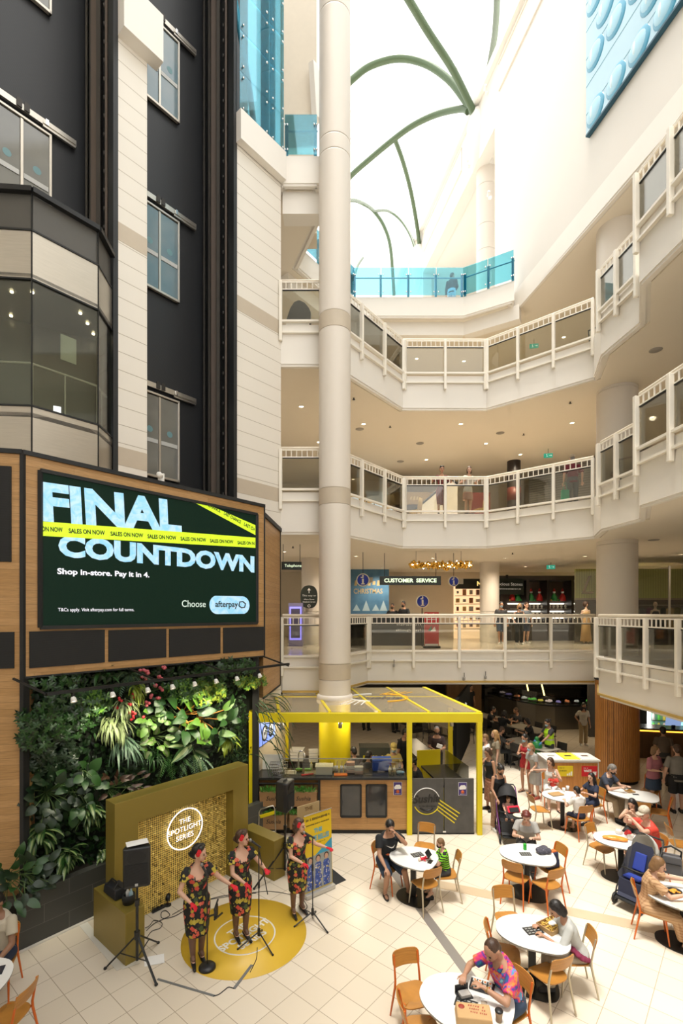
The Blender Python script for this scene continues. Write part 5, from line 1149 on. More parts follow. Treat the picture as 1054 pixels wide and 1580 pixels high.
table(8, 718, 1545, 150, 'white cafe table with the paper bag and coffee cup', .53, .45)
table(9, -52, 1524, 80, 'white cafe table at the frame edge below the planter', .52, .43)
T = TB
s1 = chair(598, 1334, T[1], OR, 'orange-legged chair under the man in the black printed t-shirt')
chair(655, 1306, T[1], BG, 'pale-legged plywood chair between the slate front and the toy table')
s5 = chair(687, 1347, T[1], BG, 'pale-legged chair under the boy in green and black stripes')
chair(656, 1361, T[1], BG, 'empty pale-legged chair in front of the toy table', -4)
chair(797, 1352, T[2], OR, 'orange-legged empty chair on the near side of the green can table', 12)
chair(843, 1362, T[2], OR, 'orange-legged empty chair at the near right corner of the green can table')
chair(849, 1336, T[2], OR, 'orange-legged chair with a dark blue bag on its seat')
s6 = chair(812, 1303, T[2], BG, 'pale-legged chair under the woman with dark red hair')
chair(833, 1248, T[3], BG, 'empty pale-legged chair before the family table')
s9 = chair(893, 1261, T[3], OR, 'orange chair under the boy in the white shirt')
s10 = chair(914, 1240, T[3], OR, 'orange chair under the long-haired girl in navy')
s7 = chair(850, 1218, T[3], OR, 'orange chair under the mother with the small child')
s11 = chair(934, 1230, T[4], BG, 'pale-legged chair under the grey-haired man in navy')
chair(986, 1256, T[4], BG, 'pale-legged empty chair with its back to the camera, by the column table')
chair(1017, 1252, T[4], OR, 'orange empty chair at the far right end of the column table')
chair(1003, 1220, T[4], OR, 'orange chair tucked in behind the column table')
chair(928, 1306, T[5], BG, 'empty pale-legged chair beside the orange bag table')
s13 = chair(1003, 1318, T[5], OR, 'orange chair under the man in the red t-shirt')
s12 = chair(978, 1284, T[5], BG, 'pale-legged chair under the dark-haired girl by the capped man')
chair(1052, 1302, T[5], BG, 'empty pale-legged chair at the frame edge behind the red t-shirt man', 150)
s14 = chair(1006, 1402, T[6], OR, 'orange chair under the woman in the checked dress')
chair(786, 1418, T[7], BG, 'pale-legged chair pushed in on the far side of the chips table')
chair(780, 1470, T[7], OR, 'orange empty chair behind the man in the tropical shirt', -18)
chair(846, 1500, T[7], BG, 'empty pale-legged chair on the near side of the chips table', 12)
s15 = chair(884, 1474, T[7], BG, 'pale-legged chair under the woman in the grey shirt')
chair(638, 1532, T[8], OR, 'orange-brown empty chair to the side of the paper bag table', -30)
chair(652, 1588, T[8], OR, 'orange chair cut by the lower frame edge', 0)
s16 = chair(782, 1556, T[8], OR, 'orange chair under the man in the tropical shirt')
chair(12, 1566, T[9], OR, 'orange chair at the lower frame corner, below the planter')
s17 = chair(-3, 1484, T[9], OR, 'orange chair under the man cut by the frame edge')
# -- bin station
o = thing('bin_station', 'white and timber recycling bin station with yellow and red signs', 'bin station', (6.53, 14.18, 0), R(-1))
BW = mat('bin_white', (.78, .76, .70), .4)
c = MB(); c.box((0, 0, .56), (1.46, .66, 1.02)); c.box((0, 0, 1.09), (1.52, .72, .05)); c.build('body', BW, o, bevel=.006)
MB().box((0, -.335, .55), (1.38, .02, .96)).build('timber_front', PLANKF, o); MB().box((0, 0, .03), (1.4, .6, .06)).build('plinth', BLACK, o)
c = MB()
for k, (x, m_) in enumerate(((-.48, 0), (0, 1), (.48, 2))):
 lid = MB().box((x, 0, 1.125), (.44, .62, .015)).build('lid', [BW, mat('sign_yellow', (.80, .62, .02), .45), BW][k], o)
 MB().box((x, 0, 1.136), (.18, .10, .01)).build('opening', [mat('slot_grey', (.3, .3, .28), .5), BLACK, mat('slot_brown', (.12, .05, .03), .5)][k], lid)
for x, mm, ttl, lab in ((-.22, MT['sign_yellow'], '', 'y'), (.45, mat('sign_red', (.62, .02, .03), .45), 'WASTE', 'r')):
 sg = MB().box((x, -.349, .80), (.43, .012, .29)).build('sign', mm, o)
 c = MB(); im = BLACK if lab == 'y' else WHITE
 put_text(c, ttl, .085, frame((x - .05, -.357, .81), (1, 0, 0)), ext=.001, bold=.004, fit=.22) if lab == 'r' else scribble(c, .22, .035, 13, frame((x - .07, -.357, .81), (1, 0, 0)))
 scribble(c, .13, .025, 8, frame((x - .1, -.357, .89), (1, 0, 0)))
 c.build('lettering', im, sg); c = MB()
 if lab == 'r': c.prism([(x + .10, -.359), (x + .19, -.359), (x + .19, -.356), (x + .10, -.356)], .69, .77); c.prism([(x + .09, -.359), (x + .20, -.359), (x + .20, -.356), (x + .09, -.356)], .775, .79)
 else:
  for i in range(3): c.prism([(x + .04 + i * .055, -.359), (x + .08 + i * .055, -.359), (x + .08 + i * .055, -.356), (x + .04 + i * .055, -.356)], .68, .73 + .03 * i)
 c.build('pictogram', WHITE, sg)
# -- pushchairs
def wheel(o, x, y, r, w_=.035, nm_='wheel'):
 Mx = Rot(R(90), 4, 'Y')
 wl = MB().lathe([(r * .62, -w_ / 2), (r * .95, -w_ / 2), (r, 0), (r * .95, w_ / 2), (r * .62, w_ / 2), (r * .62, -w_ / 2)], 24, (x, y, r), M=Mx).build(nm_, BLACK, o)
 c = MB(); c.cyl((x, y, r), r * .2, w_, 12, M=Mx @ Tra((0, 0, -w_ / 2)))
 for i in range(5): a = 2 * pi * i / 5; c.tube([(x, y, r), (x, y + r * .65 * cos(a), r + r * .65 * sin(a))], .009, 5)
 c.build('hub', mat('hub_grey', (.2, .2, .2), .4), wl)
def pushchair(label, loc, rz, fab, lining, hood, frame_m, a0=35, a1=180):
 o = thing('pushchair', label, 'pushchair', loc, rz, 'pushchairs among the tables')
 for s_ in (-1, 1):
  wheel(o, s_ * .25, -.30, .14); wheel(o, s_ * .22, .36, .10)
  c = MB(); c.tube([(s_ * .22, .36, .12), (s_ * .22, .30, .28), (s_ * .24, -.06, .56), (s_ * .24, -.36, .86), (s_ * .23, -.50, 1.02)], .014, 8); c.tube([(s_ * .25, -.30, .15), (s_ * .24, -.02, .54)], .013, 8); c.tube([(s_ * .22, .34, .2), (s_ * .25, -.30, .18)], .011, 6); c.build('side_frame', frame_m, o)
 MB().tube([(-.23, -.49, 1.0), (-.2, -.55, 1.05), (.2, -.55, 1.05), (.23, -.49, 1.0)], .017, 8).build('handle', BLACK, o)
 c = MB(); vs = [(x, y, z) for (y, z, w_) in ((.40, .20, .17), (.34, .24, .18), (.28, .46, .19), (.0, .43, .19), (-.22, .92, .18), (-.25, .98, .14)) for x in (-w_, w_)]
 vs2 = [(x, y - .03, z - .035) for x, y, z in vs]; m_ = len(vs); fs = []
 for i in range(5): a = 2 * i; fs += [(a, a + 1, a + 3, a + 2), (m_ + a, m_ + a + 2, m_ + a + 3, m_ + a + 1), (a, a + 2, m_ + a + 2, m_ + a), (a + 1, m_ + a + 1, m_ + a + 3, a + 3)]
 fs += [(0, m_, m_ + 1, 1), (10, 11, m_ + 11, m_ + 10)]
 c.add(vs + vs2, fs); c.build('seat', lining, o)
 c = MB()
 for s_ in (-1, 1): c.add([(s_ * .19, .28, .46), (s_ * .19, .0, .43), (s_ * .18, -.22, .92), (s_ * .22, -.12, .88), (s_ * .22, .12, .58), (s_ * .21, .30, .54)], [tuple(range(6)) if s_ > 0 else tuple(range(5, -1, -1))])
 c.build('side_panel', fab, o)
 c = MB(); nA, nB = 8, 8; vs = []
 for sh in (1, .955):
  for i in range(nA + 1):
   a = R(a0 + (a1 - a0) * i / nA)
   for j in range(nB + 1):
    b_ = pi * j / nB; vs.append((.215 * cos(b_) * sh, -.20 + .36 * cos(a) * (.35 + .65 * sin(b_)) * sh * -1 * -1, .78 + .40 * sin(a) * (.3 + .7 * sin(b_)) * sh))
 k = (nA + 1) * (nB + 1)
 fs = [(i * (nB + 1) + j, i * (nB + 1) + j + 1, (i + 1) * (nB + 1) + j + 1, (i + 1) * (nB + 1) + j) for i in range(nA) for j in range(nB)]
 fs += [tuple(k + q for q in f[::-1]) for f in fs]; c.add(vs, fs, 0, True); c.build('hood', hood, o)
 c = MB(); c.tube([(-.21, .06, .62), (-.15, .24, .66), (.15, .24, .66), (.21, .06, .62)], .018, 8); c.build('bumper_bar', BLACK, o)
 MB().box((0, -.04, .24), (.40, .44, .16), taper=1.1).build('basket', fab, o, bevel=.02)
 MB().box((0, .42, .17), (.34, .10, .02)).build('footrest', BLACK, o); return o
BKF = mat('pram_black', (.02, .02, .022), .75); BLF = mat('pram_blue', (.02, .045, .30), .75); GYF = mat('pram_grey', (.10, .10, .11), .75); WHF = mat('pram_white', (.75, .74, .70), .7)
q1_ = G(786, 1294); pushchair('black pushchair with the child in colourful socks, beside the kiosk', (q1_.x, q1_.y + .1, 0), face(-.2, -1), BKF, BKF, BKF, mat('pram_purple', (.14, .02, .16), .4))
q2_ = G(983, 1398); pushchair('blue-lined pushchair with a white hood, between the two right tables', (q2_.x + .08, q2_.y + .12, 0), face(-.80, -.55), GYF, mat('pram_navy', (.018, .022, .05), .75), WHF, mat('pram_frame', (.06, .06, .06), .35, .6), 105, 185)
o = thing('seat_liner', 'bright blue padded liner lying in the white-hooded pushchair', 'liner', (q2_.x + .08, q2_.y + .12, 0), face(-.80, -.55)); c = MB(); c.loft([((0, .24, .50), .15, .03, R(80), .6), ((0, .02, .47), .15, .03, R(90), .6)], 16); c.loft([((0, -.03, .56), .11, .03, R(20), .6), ((0, -.16, .84), .10, .03, R(20), .6)], 16); remeshed(c, 'liner', BLF, o, .014, 2)
o = thing('tray_toy', 'red toy steering tray clipped on the black pushchair', 'toy', (q1_.x + .02, q1_.y - .22, .72), R(10)); MB().box((0, 0, .05), (.30, .04, .16), M=Rot(R(-35), 4, 'X')).build('board', mat('toy_red', (.65, .02, .05), .4), o, bevel=.02); MB().box((0, -.03, .05), (.22, .02, .10), M=Rot(R(-35), 4, 'X')).build('screen', BLACK, o)
o = thing('snack_plate', 'cream snack plate on the tray of the black pushchair', 'plate', (q1_.x + .06, q1_.y - .42, .70)); MB().box((0, .04, -.015), (.44, .30, .02)).build('tray', BKF, o, bevel=.008); MB().lathe([(.001, 0), (.08, 0), (.12, .02), (.10, .02), (.07, .008), (.001, .008)], 20).build('plate', mat('plate_cream', (.75, .68, .52), .4), o)
q = G(1037, 1352); o = thing('changing_bag', 'black and grey bag with a looped handle hanging behind the blue pushchair', 'bag', (6.0, 8.95, .52), R(-30))
c = MB(); c.box((0, 0, .17), (.38, .2, .32), taper=.8); remeshed(c, 'body', GYF, o, .016, 6); MB().tube([(-.15, 0, .28), (-.16, -.02, .42), (.0, -.03, .5), (.16, -.02, .42), (.15, 0, .28)], .018, 8).build('handle', BLACK, o)
c = MB(); c.box((0, -.095, .2), (.3, .01, .012)); c.build('zip', BLACK, o)
# -- things on the tables
def on_table(k, px, py, name, lab, cat, rz=0, gp=None):
 q = G(px, py, .745); return thing(name, lab, cat, (q.x, q.y, .745), R(rz), gp)
DK = mat('card_black', (.025, .025, .025), .5); KR = mat('kraft_brown', (.42, .26, .11), .75)
def menu_card(k, px, py, lab, rz, w_=.2, d_=.14):
 o = on_table(k, px, py, 'menu_card', lab, 'card', rz, 'black cards on the tables'); MB().box((0, 0, .004), (w_, d_, .006)).build('card', DK, o)
 c = MB()
 for i in range(4):
  for j in range(3): c.box((-w_ * .34 + i * w_ * .22, -d_ * .28 + j * d_ * .28, .0075), (w_ * .14, d_ * .1, .001))
 c.build('print', mat('print_grey', (.4, .4, .38), .6), o); return o
menu_card(1, 644, 1319, 'black card lying beside the red toy', 20, .22, .15)
o = on_table(1, 652, 1327, 'cloth_doll', 'small plain red cloth doll lying on the table', 'toy', 35)
c = MB(); c.cone((-.03, 0, .025), (.06, 0, .025), .025, .022); c.cone((.05, .012, .02), (.13, .035, .018), .014, .012); c.cone((.05, -.012, .02), (.13, -.035, .018), .014, .012); c.cone((-.02, .01, .03), (.02, .08, .02), .011, .01); c.cone((-.02, -.01, .03), (.0, -.08, .02), .011, .01); remeshed(c, 'body', mat('doll_red', (.62, .02, .04), .8), o, .007, 2)
MB().ball((-.075, 0, .03), .028, 12).build('head', mat('doll_face', (.8, .62, .5), .7), o)
o = on_table(1, 664, 1330, 'phone', 'dark phone lying on the toy table near the boy', 'phone', 60); MB().box((0, 0, .005), (.14, .07, .009)).build('body', BLKPL, o, bevel=.003)
o = on_table(2, 810, 1311, 'drink_can', 'green drink can standing on the table', 'can'); MB().lathe([(.001, 0), (.028, 0), (.032, .01), (.032, .105), (.026, .115), (.001, .115)], 18).build('can', mat('can_green', (.03, .42, .04), .3, .3), o)
menu_card(2, 811, 1318, 'black card lying below the green can', 0, .2, .13)
o = on_table(2, 840, 1315, 'cloth_bag', 'dark patterned soft bag lying on the green can table', 'bag', 10); c = MB(); [c.ball((rnd.uniform(-.11, .11), rnd.uniform(-.06, .06), .05), (.08, .07, .055), 10) for i in range(9)]; remeshed(c, 'bag', print_cloth('bag_pattern', (.05, .05, .07), [(.16, .15, .2), (.03, .03, .04), (.25, .22, .28)], 40), o, .013, 3)
o = thing('shoulder_bag', 'dark blue bag with an orange top standing on the chair seat', 'bag', (G(851, 1337, .46).x, G(851, 1337, .46).y, .46), R(20)); c = MB(); c.box((0, 0, .14), (.28, .16, .28), taper=.8); remeshed(c, 'body', mat('bag_navy', (.02, .03, .08), .7), o, .014, 5); MB().box((0, 0, .285), (.18, .09, .04)).build('orange_top', mat('bag_orange', (.6, .14, .03), .7), o, bevel=.015)
o = on_table(3, 858, 1226, 'paper_tray', 'brown paper tray in front of the mother', 'tray', 15); MB().box((0, 0, .012), (.3, .2, .024), taper=1.1).build('tray', KR, o)
for k, (px, py) in enumerate(((870, 1222), (876, 1219))):
 o = on_table(3, px, py, 'clear_cup', 'clear plastic cup on the family table, %s' % ('nearer the mother', 'nearer the girl')[k], 'cup', 0, 'clear cups'); MB().lathe([(.001, 0), (.03, 0), (.04, .1), (.036, .1), (.027, .006), (.001, .006)], 16).build('cup', mat('cup_clear', (.72, .73, .72), .15), o)
o = on_table(3, 884, 1229, 'napkin', 'white crumpled napkin on the family table', 'napkin'); c = MB(); [c.ball((rnd.uniform(-.04, .04), rnd.uniform(-.04, .04), .015), (.04, .03, .016), 7) for i in range(5)]; remeshed(c, 'napkin', PAPER, o, .01, 1)
o = on_table(4, 972, 1222, 'burger_box', 'open card box with a yellow bun before the grey-haired man', 'food box', 10); MB().box((0, 0, .015), (.18, .15, .03), taper=1.1).build('box', KR, o); MB().ball((0, 0, .04), (.06, .05, .03), 12).build('bun', mat('bun', (.72, .42, .1), .6), o)
o = on_table(4, 981, 1226, 'phone', 'dark phone lying by the burger box', 'phone', -10); MB().box((0, 0, .005), (.14, .07, .009)).build('body', BLKPL, o, bevel=.003)
o = on_table(5, 949, 1296, 'plastic_bag', 'orange shiny bag lying flat on the table', 'bag', -15); c = MB(); c.ball((0, 0, .04), (.2, .08, .045), 12); c.ball((.12, -.02, .035), (.12, .07, .04), 10); c.ball((-.14, .01, .035), (.1, .05, .035), 10); remeshed(c, 'bag', mat('bag_orange_film', (.85, .22, .02), .3, 0, (.8, .35, .06), 12, bump=.3), o, .014, 2)
for k, (px, py, cc, lab) in enumerate(((955, 1286, (.82, .8, .76), 'white paper wrap'), (969, 1288, (.65, .03, .03), 'red chip carton'), (973, 1295, (.8, .78, .72), 'white paper bag'))):
 o = on_table(5, px, py, 'food_wrap', lab + ' on the orange bag table', 'food wrapper', 30 * k); c = MB(); c.box((0, 0, .04), (.13, .1, .07), taper=.8); [c.ball((rnd.uniform(-.05, .05), rnd.uniform(-.04, .04), .06), .035, 7) for i in range(4)]; remeshed(c, 'wrap', mat('wrap_%d' % k, cc, .6), o, .011, 2)
o = on_table(5, 990, 1312, 'drink_bottle', 'pink drink bottle standing at the edge of the orange bag table', 'bottle'); MB().lathe([(.001, 0), (.035, 0), (.036, .12), (.018, .17), (.018, .2), (.001, .2)], 16).build('bottle', mat('drink_pink', (.78, .42, .3), .3), o); MB().cyl((0, 0, .2), .02, .02, 12).build('cap', WHITE, o)
o = on_table(6, 1041, 1379, 'food_bowl', 'black bowl of orange noodles before the woman in the checked dress', 'bowl', 0); MB().lathe([(.001, 0), (.06, 0), (.11, .05), (.104, .05), (.06, .012), (.001, .012)], 24).build('bowl', BLKPL, o); c = MB(); [c.ball((rnd.uniform(-.06, .06), rnd.uniform(-.06, .06), .04), (.025, .012, .012), 6) for i in range(26)]; c.build('noodles', mat('noodle_orange', (.8, .34, .03), .5), o)
o = on_table(6, 1054, 1397, 'paper_tray', 'pale paper sheet on the table with the black bowl', 'paper', 15); MB().box((0, 0, .003), (.3, .2, .004)).build('sheet', mat('paper_peach', (.78, .66, .5), .6), o)
menu_card(7, 823, 1436, 'black menu card lying left of the chips tray', 12, .25, .17)
o = on_table(7, 852, 1431, 'chip_tray', 'kraft card tray of chips before the woman in grey', 'food tray', 30); c = MB(); c.box((0, 0, .008), (.34, .24, .016));
for s_ in (-1, 1): c.box((s_ * .175, 0, .03), (.012, .26, .06)); c.box((0, s_ * .125, .03), (.36, .012, .06))
c.build('tray', KR, o); c = MB()
for i in range(60): p_ = Vector((rnd.uniform(-.13, .13), rnd.uniform(-.09, .09), rnd.uniform(.02, .055))); a = rnd.uniform(0, pi); c.bar(p_, p_ + Vector((cos(a) * .06, sin(a) * .06, rnd.uniform(-.01, .015))), .009)
c.build('chips', mat('chip_yellow', (.82, .56, .12), .6), o); MB().ball((.02, .01, .05), (.07, .05, .02), 10).build('wrap', PAPER, o)
o = on_table(8, 744, 1524, 'sushi_tray', 'black sushi tray in the hands of the tropical shirt man', 'food tray', -25); MB().box((0, 0, .012), (.27, .17, .024), taper=1.05).build('tray', BLKPL, o); c = MB()
for i in range(4):
 for j in range(2): MB; c.cyl((-.09 + i * .06, -.035 + j * .07, .024), .024, .026, 12)
c.build('rice_rolls', mat('rice', (.8, .78, .7), .6), o); c = MB(); [c.ball((-.09 + i * .06, -.035 + j * .07, .052), (.014, .014, .007), 8) for i in range(4) for j in range(2)]; c.build('filling', mat('salmon', (.75, .22, .05), .5), o)
o = on_table(8, 716, 1537, 'sushi_box', 'open black box with a clear lid beside the paper bag', 'food box', 15); MB().box((0, 0, .01), (.17, .13, .02)).build('base', BLKPL, o); MB().box((.0, .06, .055), (.17, .012, .09)).build('lid', BLKPL, o); MB().box((.0, -.01, .035), (.12, .09, .03)).build('contents', mat('pack_grey', (.5, .48, .46), .3, .3), o)
menu_card(8, 719, 1549, 'black card lying under the open sushi box', -25, .25, .15)
for k, (px, py) in enumerate(((744, 1538), (747, 1548))):
 o = on_table(8, px, py, 'sauce_sachet', 'small %s sachet on the table by the sushi tray' % ('white', 'brown')[k], 'sachet', -15, 'sachets'); MB().box((0, 0, .004), (.07, .05, .006)).build('sachet', (PAPER, mat('sachet_brown', (.4, .33, .26), .5))[k], o)
o = on_table(8, 731, 1573, 'paper_bag', 'brown paper takeaway bag with red lettering lying on the table', 'paper bag', -8)
c = MB(); c.box((0, 0, .05), (.40, .24, .10), taper=.92); c.build('bag', mat('kraft_bag', (.56, .36, .17), .8, 0, (.5, .31, .14), 9, bump=.15), o, bevel=.012); c = MB()
c.lathe([(.001, 0), (.035, 0), (.035, .001), (.001, .001)], 16, (-.13, .04, .101)); [scribble(c, .18, .03, 7 + i, frame((.03 + .01 * i, .06 - .045 * i, .1015), (1, -.1, 0), (0, 1, 0))) for i in range(3)]; c.build('lettering', mat('ink_red', (.35, .05, .03), .6), o)
o = on_table(8, 770, 1576, 'coffee_cup', 'takeaway coffee cup with black lid at the table edge', 'cup'); MB().lathe([(.001, 0), (.03, 0), (.042, .115), (.001, .115)], 20).build('cup', mat('cup_brown', (.30, .2, .12), .7), o); MB().lathe([(.045, .112), (.045, .122), (.038, .132), (.001, .132)], 20).build('lid', BLKPL, o)
o = on_table(9, -12, 1500, 'tablet', 'dark tablet lying on the table at the frame edge', 'tablet', 20); MB().box((0, 0, .005), (.25, .17, .008)).build('body', mat('tablet_dark', (.03, .035, .05), .25), o, bevel=.003)
# -- dim food court under the first level
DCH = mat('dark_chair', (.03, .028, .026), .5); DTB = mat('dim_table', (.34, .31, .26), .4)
_dk = None
def dark_chair(x, y, rz, lab):
 global _dk
 if _dk is None:
  o = thing('court_chair', lab, 'chair', (x, y, 0), rz, 'dark food court chairs'); MB().box((0, 0, .46), (.40, .40, .03)).build('seat', DCH, o, bevel=.01); MB().box((0, -.2, .72), (.38, .025, .26), M=Rot(R(8), 4, 'X')).build('backrest', DCH, o, bevel=.01)
  for sx in (-1, 1):
   for sy in (-1, 1): MB().tube([(sx * .16, sy * .15, .45), (sx * .19, sy * .19, 0)], .012, 6).build('leg', DCH, o)
   MB().tube([(sx * .16, -.18, .45), (sx * .16, -.21, .8)], .012, 6).build('back_post', DCH, o)
  _dk = o
 else: o = copy_tree(_dk, (x, y, 0), rz, lab)
 o['group'] = 'dark food court chairs'
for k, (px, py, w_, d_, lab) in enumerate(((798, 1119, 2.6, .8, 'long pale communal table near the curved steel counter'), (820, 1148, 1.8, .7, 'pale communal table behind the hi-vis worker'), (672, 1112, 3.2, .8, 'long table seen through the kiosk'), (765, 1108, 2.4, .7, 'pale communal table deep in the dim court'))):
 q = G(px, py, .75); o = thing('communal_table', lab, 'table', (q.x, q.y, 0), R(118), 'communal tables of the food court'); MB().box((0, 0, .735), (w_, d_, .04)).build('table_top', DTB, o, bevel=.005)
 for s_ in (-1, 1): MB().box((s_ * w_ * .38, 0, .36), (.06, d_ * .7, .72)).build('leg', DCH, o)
 n_ = 4 if k != 1 else 3
 for s_ in (-1, 1):
  for i in range(n_):
   u_ = (-.5 + (i + .5) / n_) * w_; v_ = s_ * (d_ / 2 + .25); a = R(118)
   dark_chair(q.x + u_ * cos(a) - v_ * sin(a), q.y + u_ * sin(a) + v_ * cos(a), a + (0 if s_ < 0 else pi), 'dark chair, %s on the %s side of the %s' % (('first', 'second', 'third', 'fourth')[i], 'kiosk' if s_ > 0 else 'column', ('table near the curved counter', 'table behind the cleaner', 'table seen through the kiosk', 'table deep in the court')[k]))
CST = mat('counter_steel', (.22, .20, .17), .3, .8)
o = thing('food_counter', 'curved steel food counter with lit glass cases in the dim court', 'counter', (9.0, 22.4, 0)); arc_ = [(7.6, 26.0), (7.95, 24.6), (8.35, 23.4), (8.9, 22.5), (9.6, 22.1), (10.6, 22.2), (12.0, 22.4)]
c = MB(); c.prism(arc_ + [(12, 23.4), (10.4, 23.3), (9.5, 23.7), (8.7, 26.2)], 0, 1.05); c.build('steel_front', CST, o, True)
c = MB(); c.prism([(x * 1.0 - .05, y - .06) for x, y in arc_] + [(12, 23.5), (10.4, 23.4), (9.6, 23.8), (8.8, 26.3)], 1.05, 1.12); c.build('worktop', CTOP, o, True)
c = MB(); ii = [(x + .1, y + .15) for x, y in arc_]; [c.wall(a, b, 1.12, 1.62, .02) for a, b in zip(ii[:-1], ii[1:])]; c.build('glass_case', GLASS, o, True)
fr_ = random.Random(9); food_glow = [mat('food_%d' % i, cc, .6, emit=.5, ecol=cc) for i, cc in enumerate(((.10, .45, .06), (.6, .5, .08), (.7, .55, .5), (.25, .2, .45), (.6, .2, .08), (.5, .5, .45)))]  # food and bottle colours glow on their own, standing in for case lights
for k in range(14):
 t = k / 13 * 5.9; i = int(t); u_ = t - i; x = arc_[i][0] * (1 - u_) + arc_[i + 1][0] * u_ + .25; y = arc_[i][1] * (1 - u_) + arc_[i + 1][1] * u_ + .4
 o = thing('food_tray', 'glowing food tray in the curved counter, number %s from its far end' % ('one two three four five six seven eight nine ten eleven twelve thirteen fourteen'.split()[k]), 'food tray', (x, y, 1.12), fr_.uniform(0, 1), 'food trays in the curved counter'); MB().box((0, 0, .03), (.34, .26, .06)).build('tray', CST, o); c = MB(); [c.ball((fr_.uniform(-.12, .12), fr_.uniform(-.09, .09), .08), fr_.uniform(.04, .07), 7) for _ in range(8)]; c.build('food', food_glow[k % 6], o)
o = thing('back_shelf', 'dark shelving with dim goods behind the curved counter', 'shelving', (10, 25.4, 0)); MB().box((0, .3, 1.4), (5, .1, 2.8)).build('back', mat('shelf_dark', (.05, .045, .04), .5), o)
for z in (.9, 1.4, 1.9, 2.4): MB().box((0, 0, z), (5, .4, .04)).build('shelf', mat('shelf_brown', (.10, .07, .05), .5), o)
for k, (px, py) in enumerate(((722, 1068), (840, 1066), (815, 1059))):
 q = P(px, py, 19 + k); o = thing('tube_lamp', 'slim slanting yellow tube lamp under the dim court ceiling, %s from the kiosk' % ('nearest', 'second', 'third')[k], 'lamp', (q.x, q.y, q.z), 0, 'tube lamps'); MB().tube([(.0, 0, -.18), (.1, .5, .18)], .028, 8).build('tube', mat('tube_glow', (1, .85, .3), .5, emit=2.2, ecol=(1, .8, .25)), o); MB().tube([(.1, .5, .18), (.1, .5, 2.92 - q.z)], .008, 5).build('wire', BLACK, o)
w = MB(); w.prism([(5.2, 24.2), (6.9, 24.2), (6.9, 24.5), (5.2, 24.5)], 0, 2.91); struct('wall_court_timber', w, wood('court_wood', (.17, .085, .025), (.13, .06, .018), .2, 2, vertical=True))
w = MB(); w.wall((5.0, 19.5), (3.55, 15.6), .2, 2.45, .1); struct('wall_sushi_sign', w, mat('sign_black', (.008, .008, .008), .9, spec=.1))
o = thing('shop_sign', 'white brush lettering on the black board behind the kiosk', 'sign', (4.05, 16.8, 1.75), atan2(-3.9, -1.45) + pi); d_ = Vector((1.45, 3.9, 0)).normalized(); c = MB(); put_text(c, 'Sushia', .62, frame((0, -.16, .2), (1, 0, -.12)), ext=.004, bold=.006, shear=.2); c.build('lettering', mat('sign_glow', (.9, .9, .8), .5, emit=.6), o)
o = thing('drinks_fridge', 'lit glass drinks fridge in the dim stall beyond the clad column', 'fridge', (13.6, 19.9, 0), R(-8)); MB().box((0, .35, 1.25), (2.2, .5, 2.5)).build('body', DARKM, o); MB().box((0, .09, 1.3), (2.0, .03, 2.2)).build('back_light', mat('fridge_light', (.25, .5, .4), .5, emit=.12, ecol=(.2, .5, .4)), o)
c = MB();
for j in range(5): c.box((0, -.02, .5 + j * .4), (2.0, .25, .03))
c.build('shelves', CHROME, o); MB().box((-1.1, -.1, 1.35), (.1, .1, 2.0)).build('light_tube', mat('white_tube', (1, 1, .95), .5, emit=5), o); MB().box((.1, -.16, 1.35), (.06, .06, 2.2)).build('light_tube', mat('cyan_tube', (.3, .7, .75), .5, emit=1.2), o)
for k in range(40):
 x = -.9 + (k % 10) * .2; z = .52 + (k // 10) * .4; b_ = tag(MB().lathe([(.001, 0), (.05, 0), (.05, .2), (.025, .27), (.001, .27)], 8).build('drink_bottle', food_glow[(k * 7 + k // 10) % 6]), 'small dim bottle on a shelf of the drinks fridge', 'bottle', 'bottles in the drinks fridge'); b_.matrix_world = WM[o] @ Tra((x, -.03, z))
o = thing('stall_counter', 'dark stall counter with a glowing orange edge beyond the clad column', 'counter', (12.0, 17.9, 0), R(-12)); MB().box((0, 0, .52), (3.6, .7, 1.04)).build('body', wood('stall_wood', (.10, .05, .02), (.08, .04, .015), .2, 2, vertical=True), o); MB().box((0, -.36, 1.0), (3.6, .03, .04)).build('light_edge', mat('orange_glow', (1, .4, .04), .5, emit=2.4, ecol=(1, .42, .04)), o); MB().box((0, 0, 1.07), (3.66, .76, .05)).build('worktop', CTOP, o)
for k, (x, z, cc) in enumerate(((.0, 1.3, (.25, .35, .6)), (.75, 1.2, (.5, .3, .7)))):
 o2 = thing('till_screen', ('tilted pale menu screen', 'small bright till screen')[k] + ' on the dark stall counter', 'screen', (12.0 + x, 17.75, 1.1), R(-12), 'till screens'); MB().box((0, 0, .0 + .25), (.5, .04, .36), M=Rot(R(20), 4, 'X')).build('screen', mat('till_%d' % k, cc, .4, emit=.7, ecol=cc), o2); MB().box((0, .02, .05), (.1, .1, .1)).build('foot', BLACK, o2)
o = thing('neon_sign', 'pink and white neon squiggle above the stall by the column', 'neon sign', (11.4, 18.3, 2.55)); MB().tube([(-.3, 0, .1), (-.2, 0, .22), (-.1, 0, .05), (0, 0, .22), (.12, 0, .2), (.16, 0, .05), (.05, 0, -.02), (0, 0, .1)], .022, 8).build('tube', mat('neon_pink', (1, .6, .75), .5, emit=3, ecol=(1, .6, .8)), o); MB().tube([(0, 0, .2), (0, 0, .36)], .008, 5).build('wire', BLACK, o)
w = MB(); w.wall((15, 21), (10.5, 21), 0, 2.9, .2); struct('wall_stall', w, mat('stall_back', (.045, .04, .035), .6))
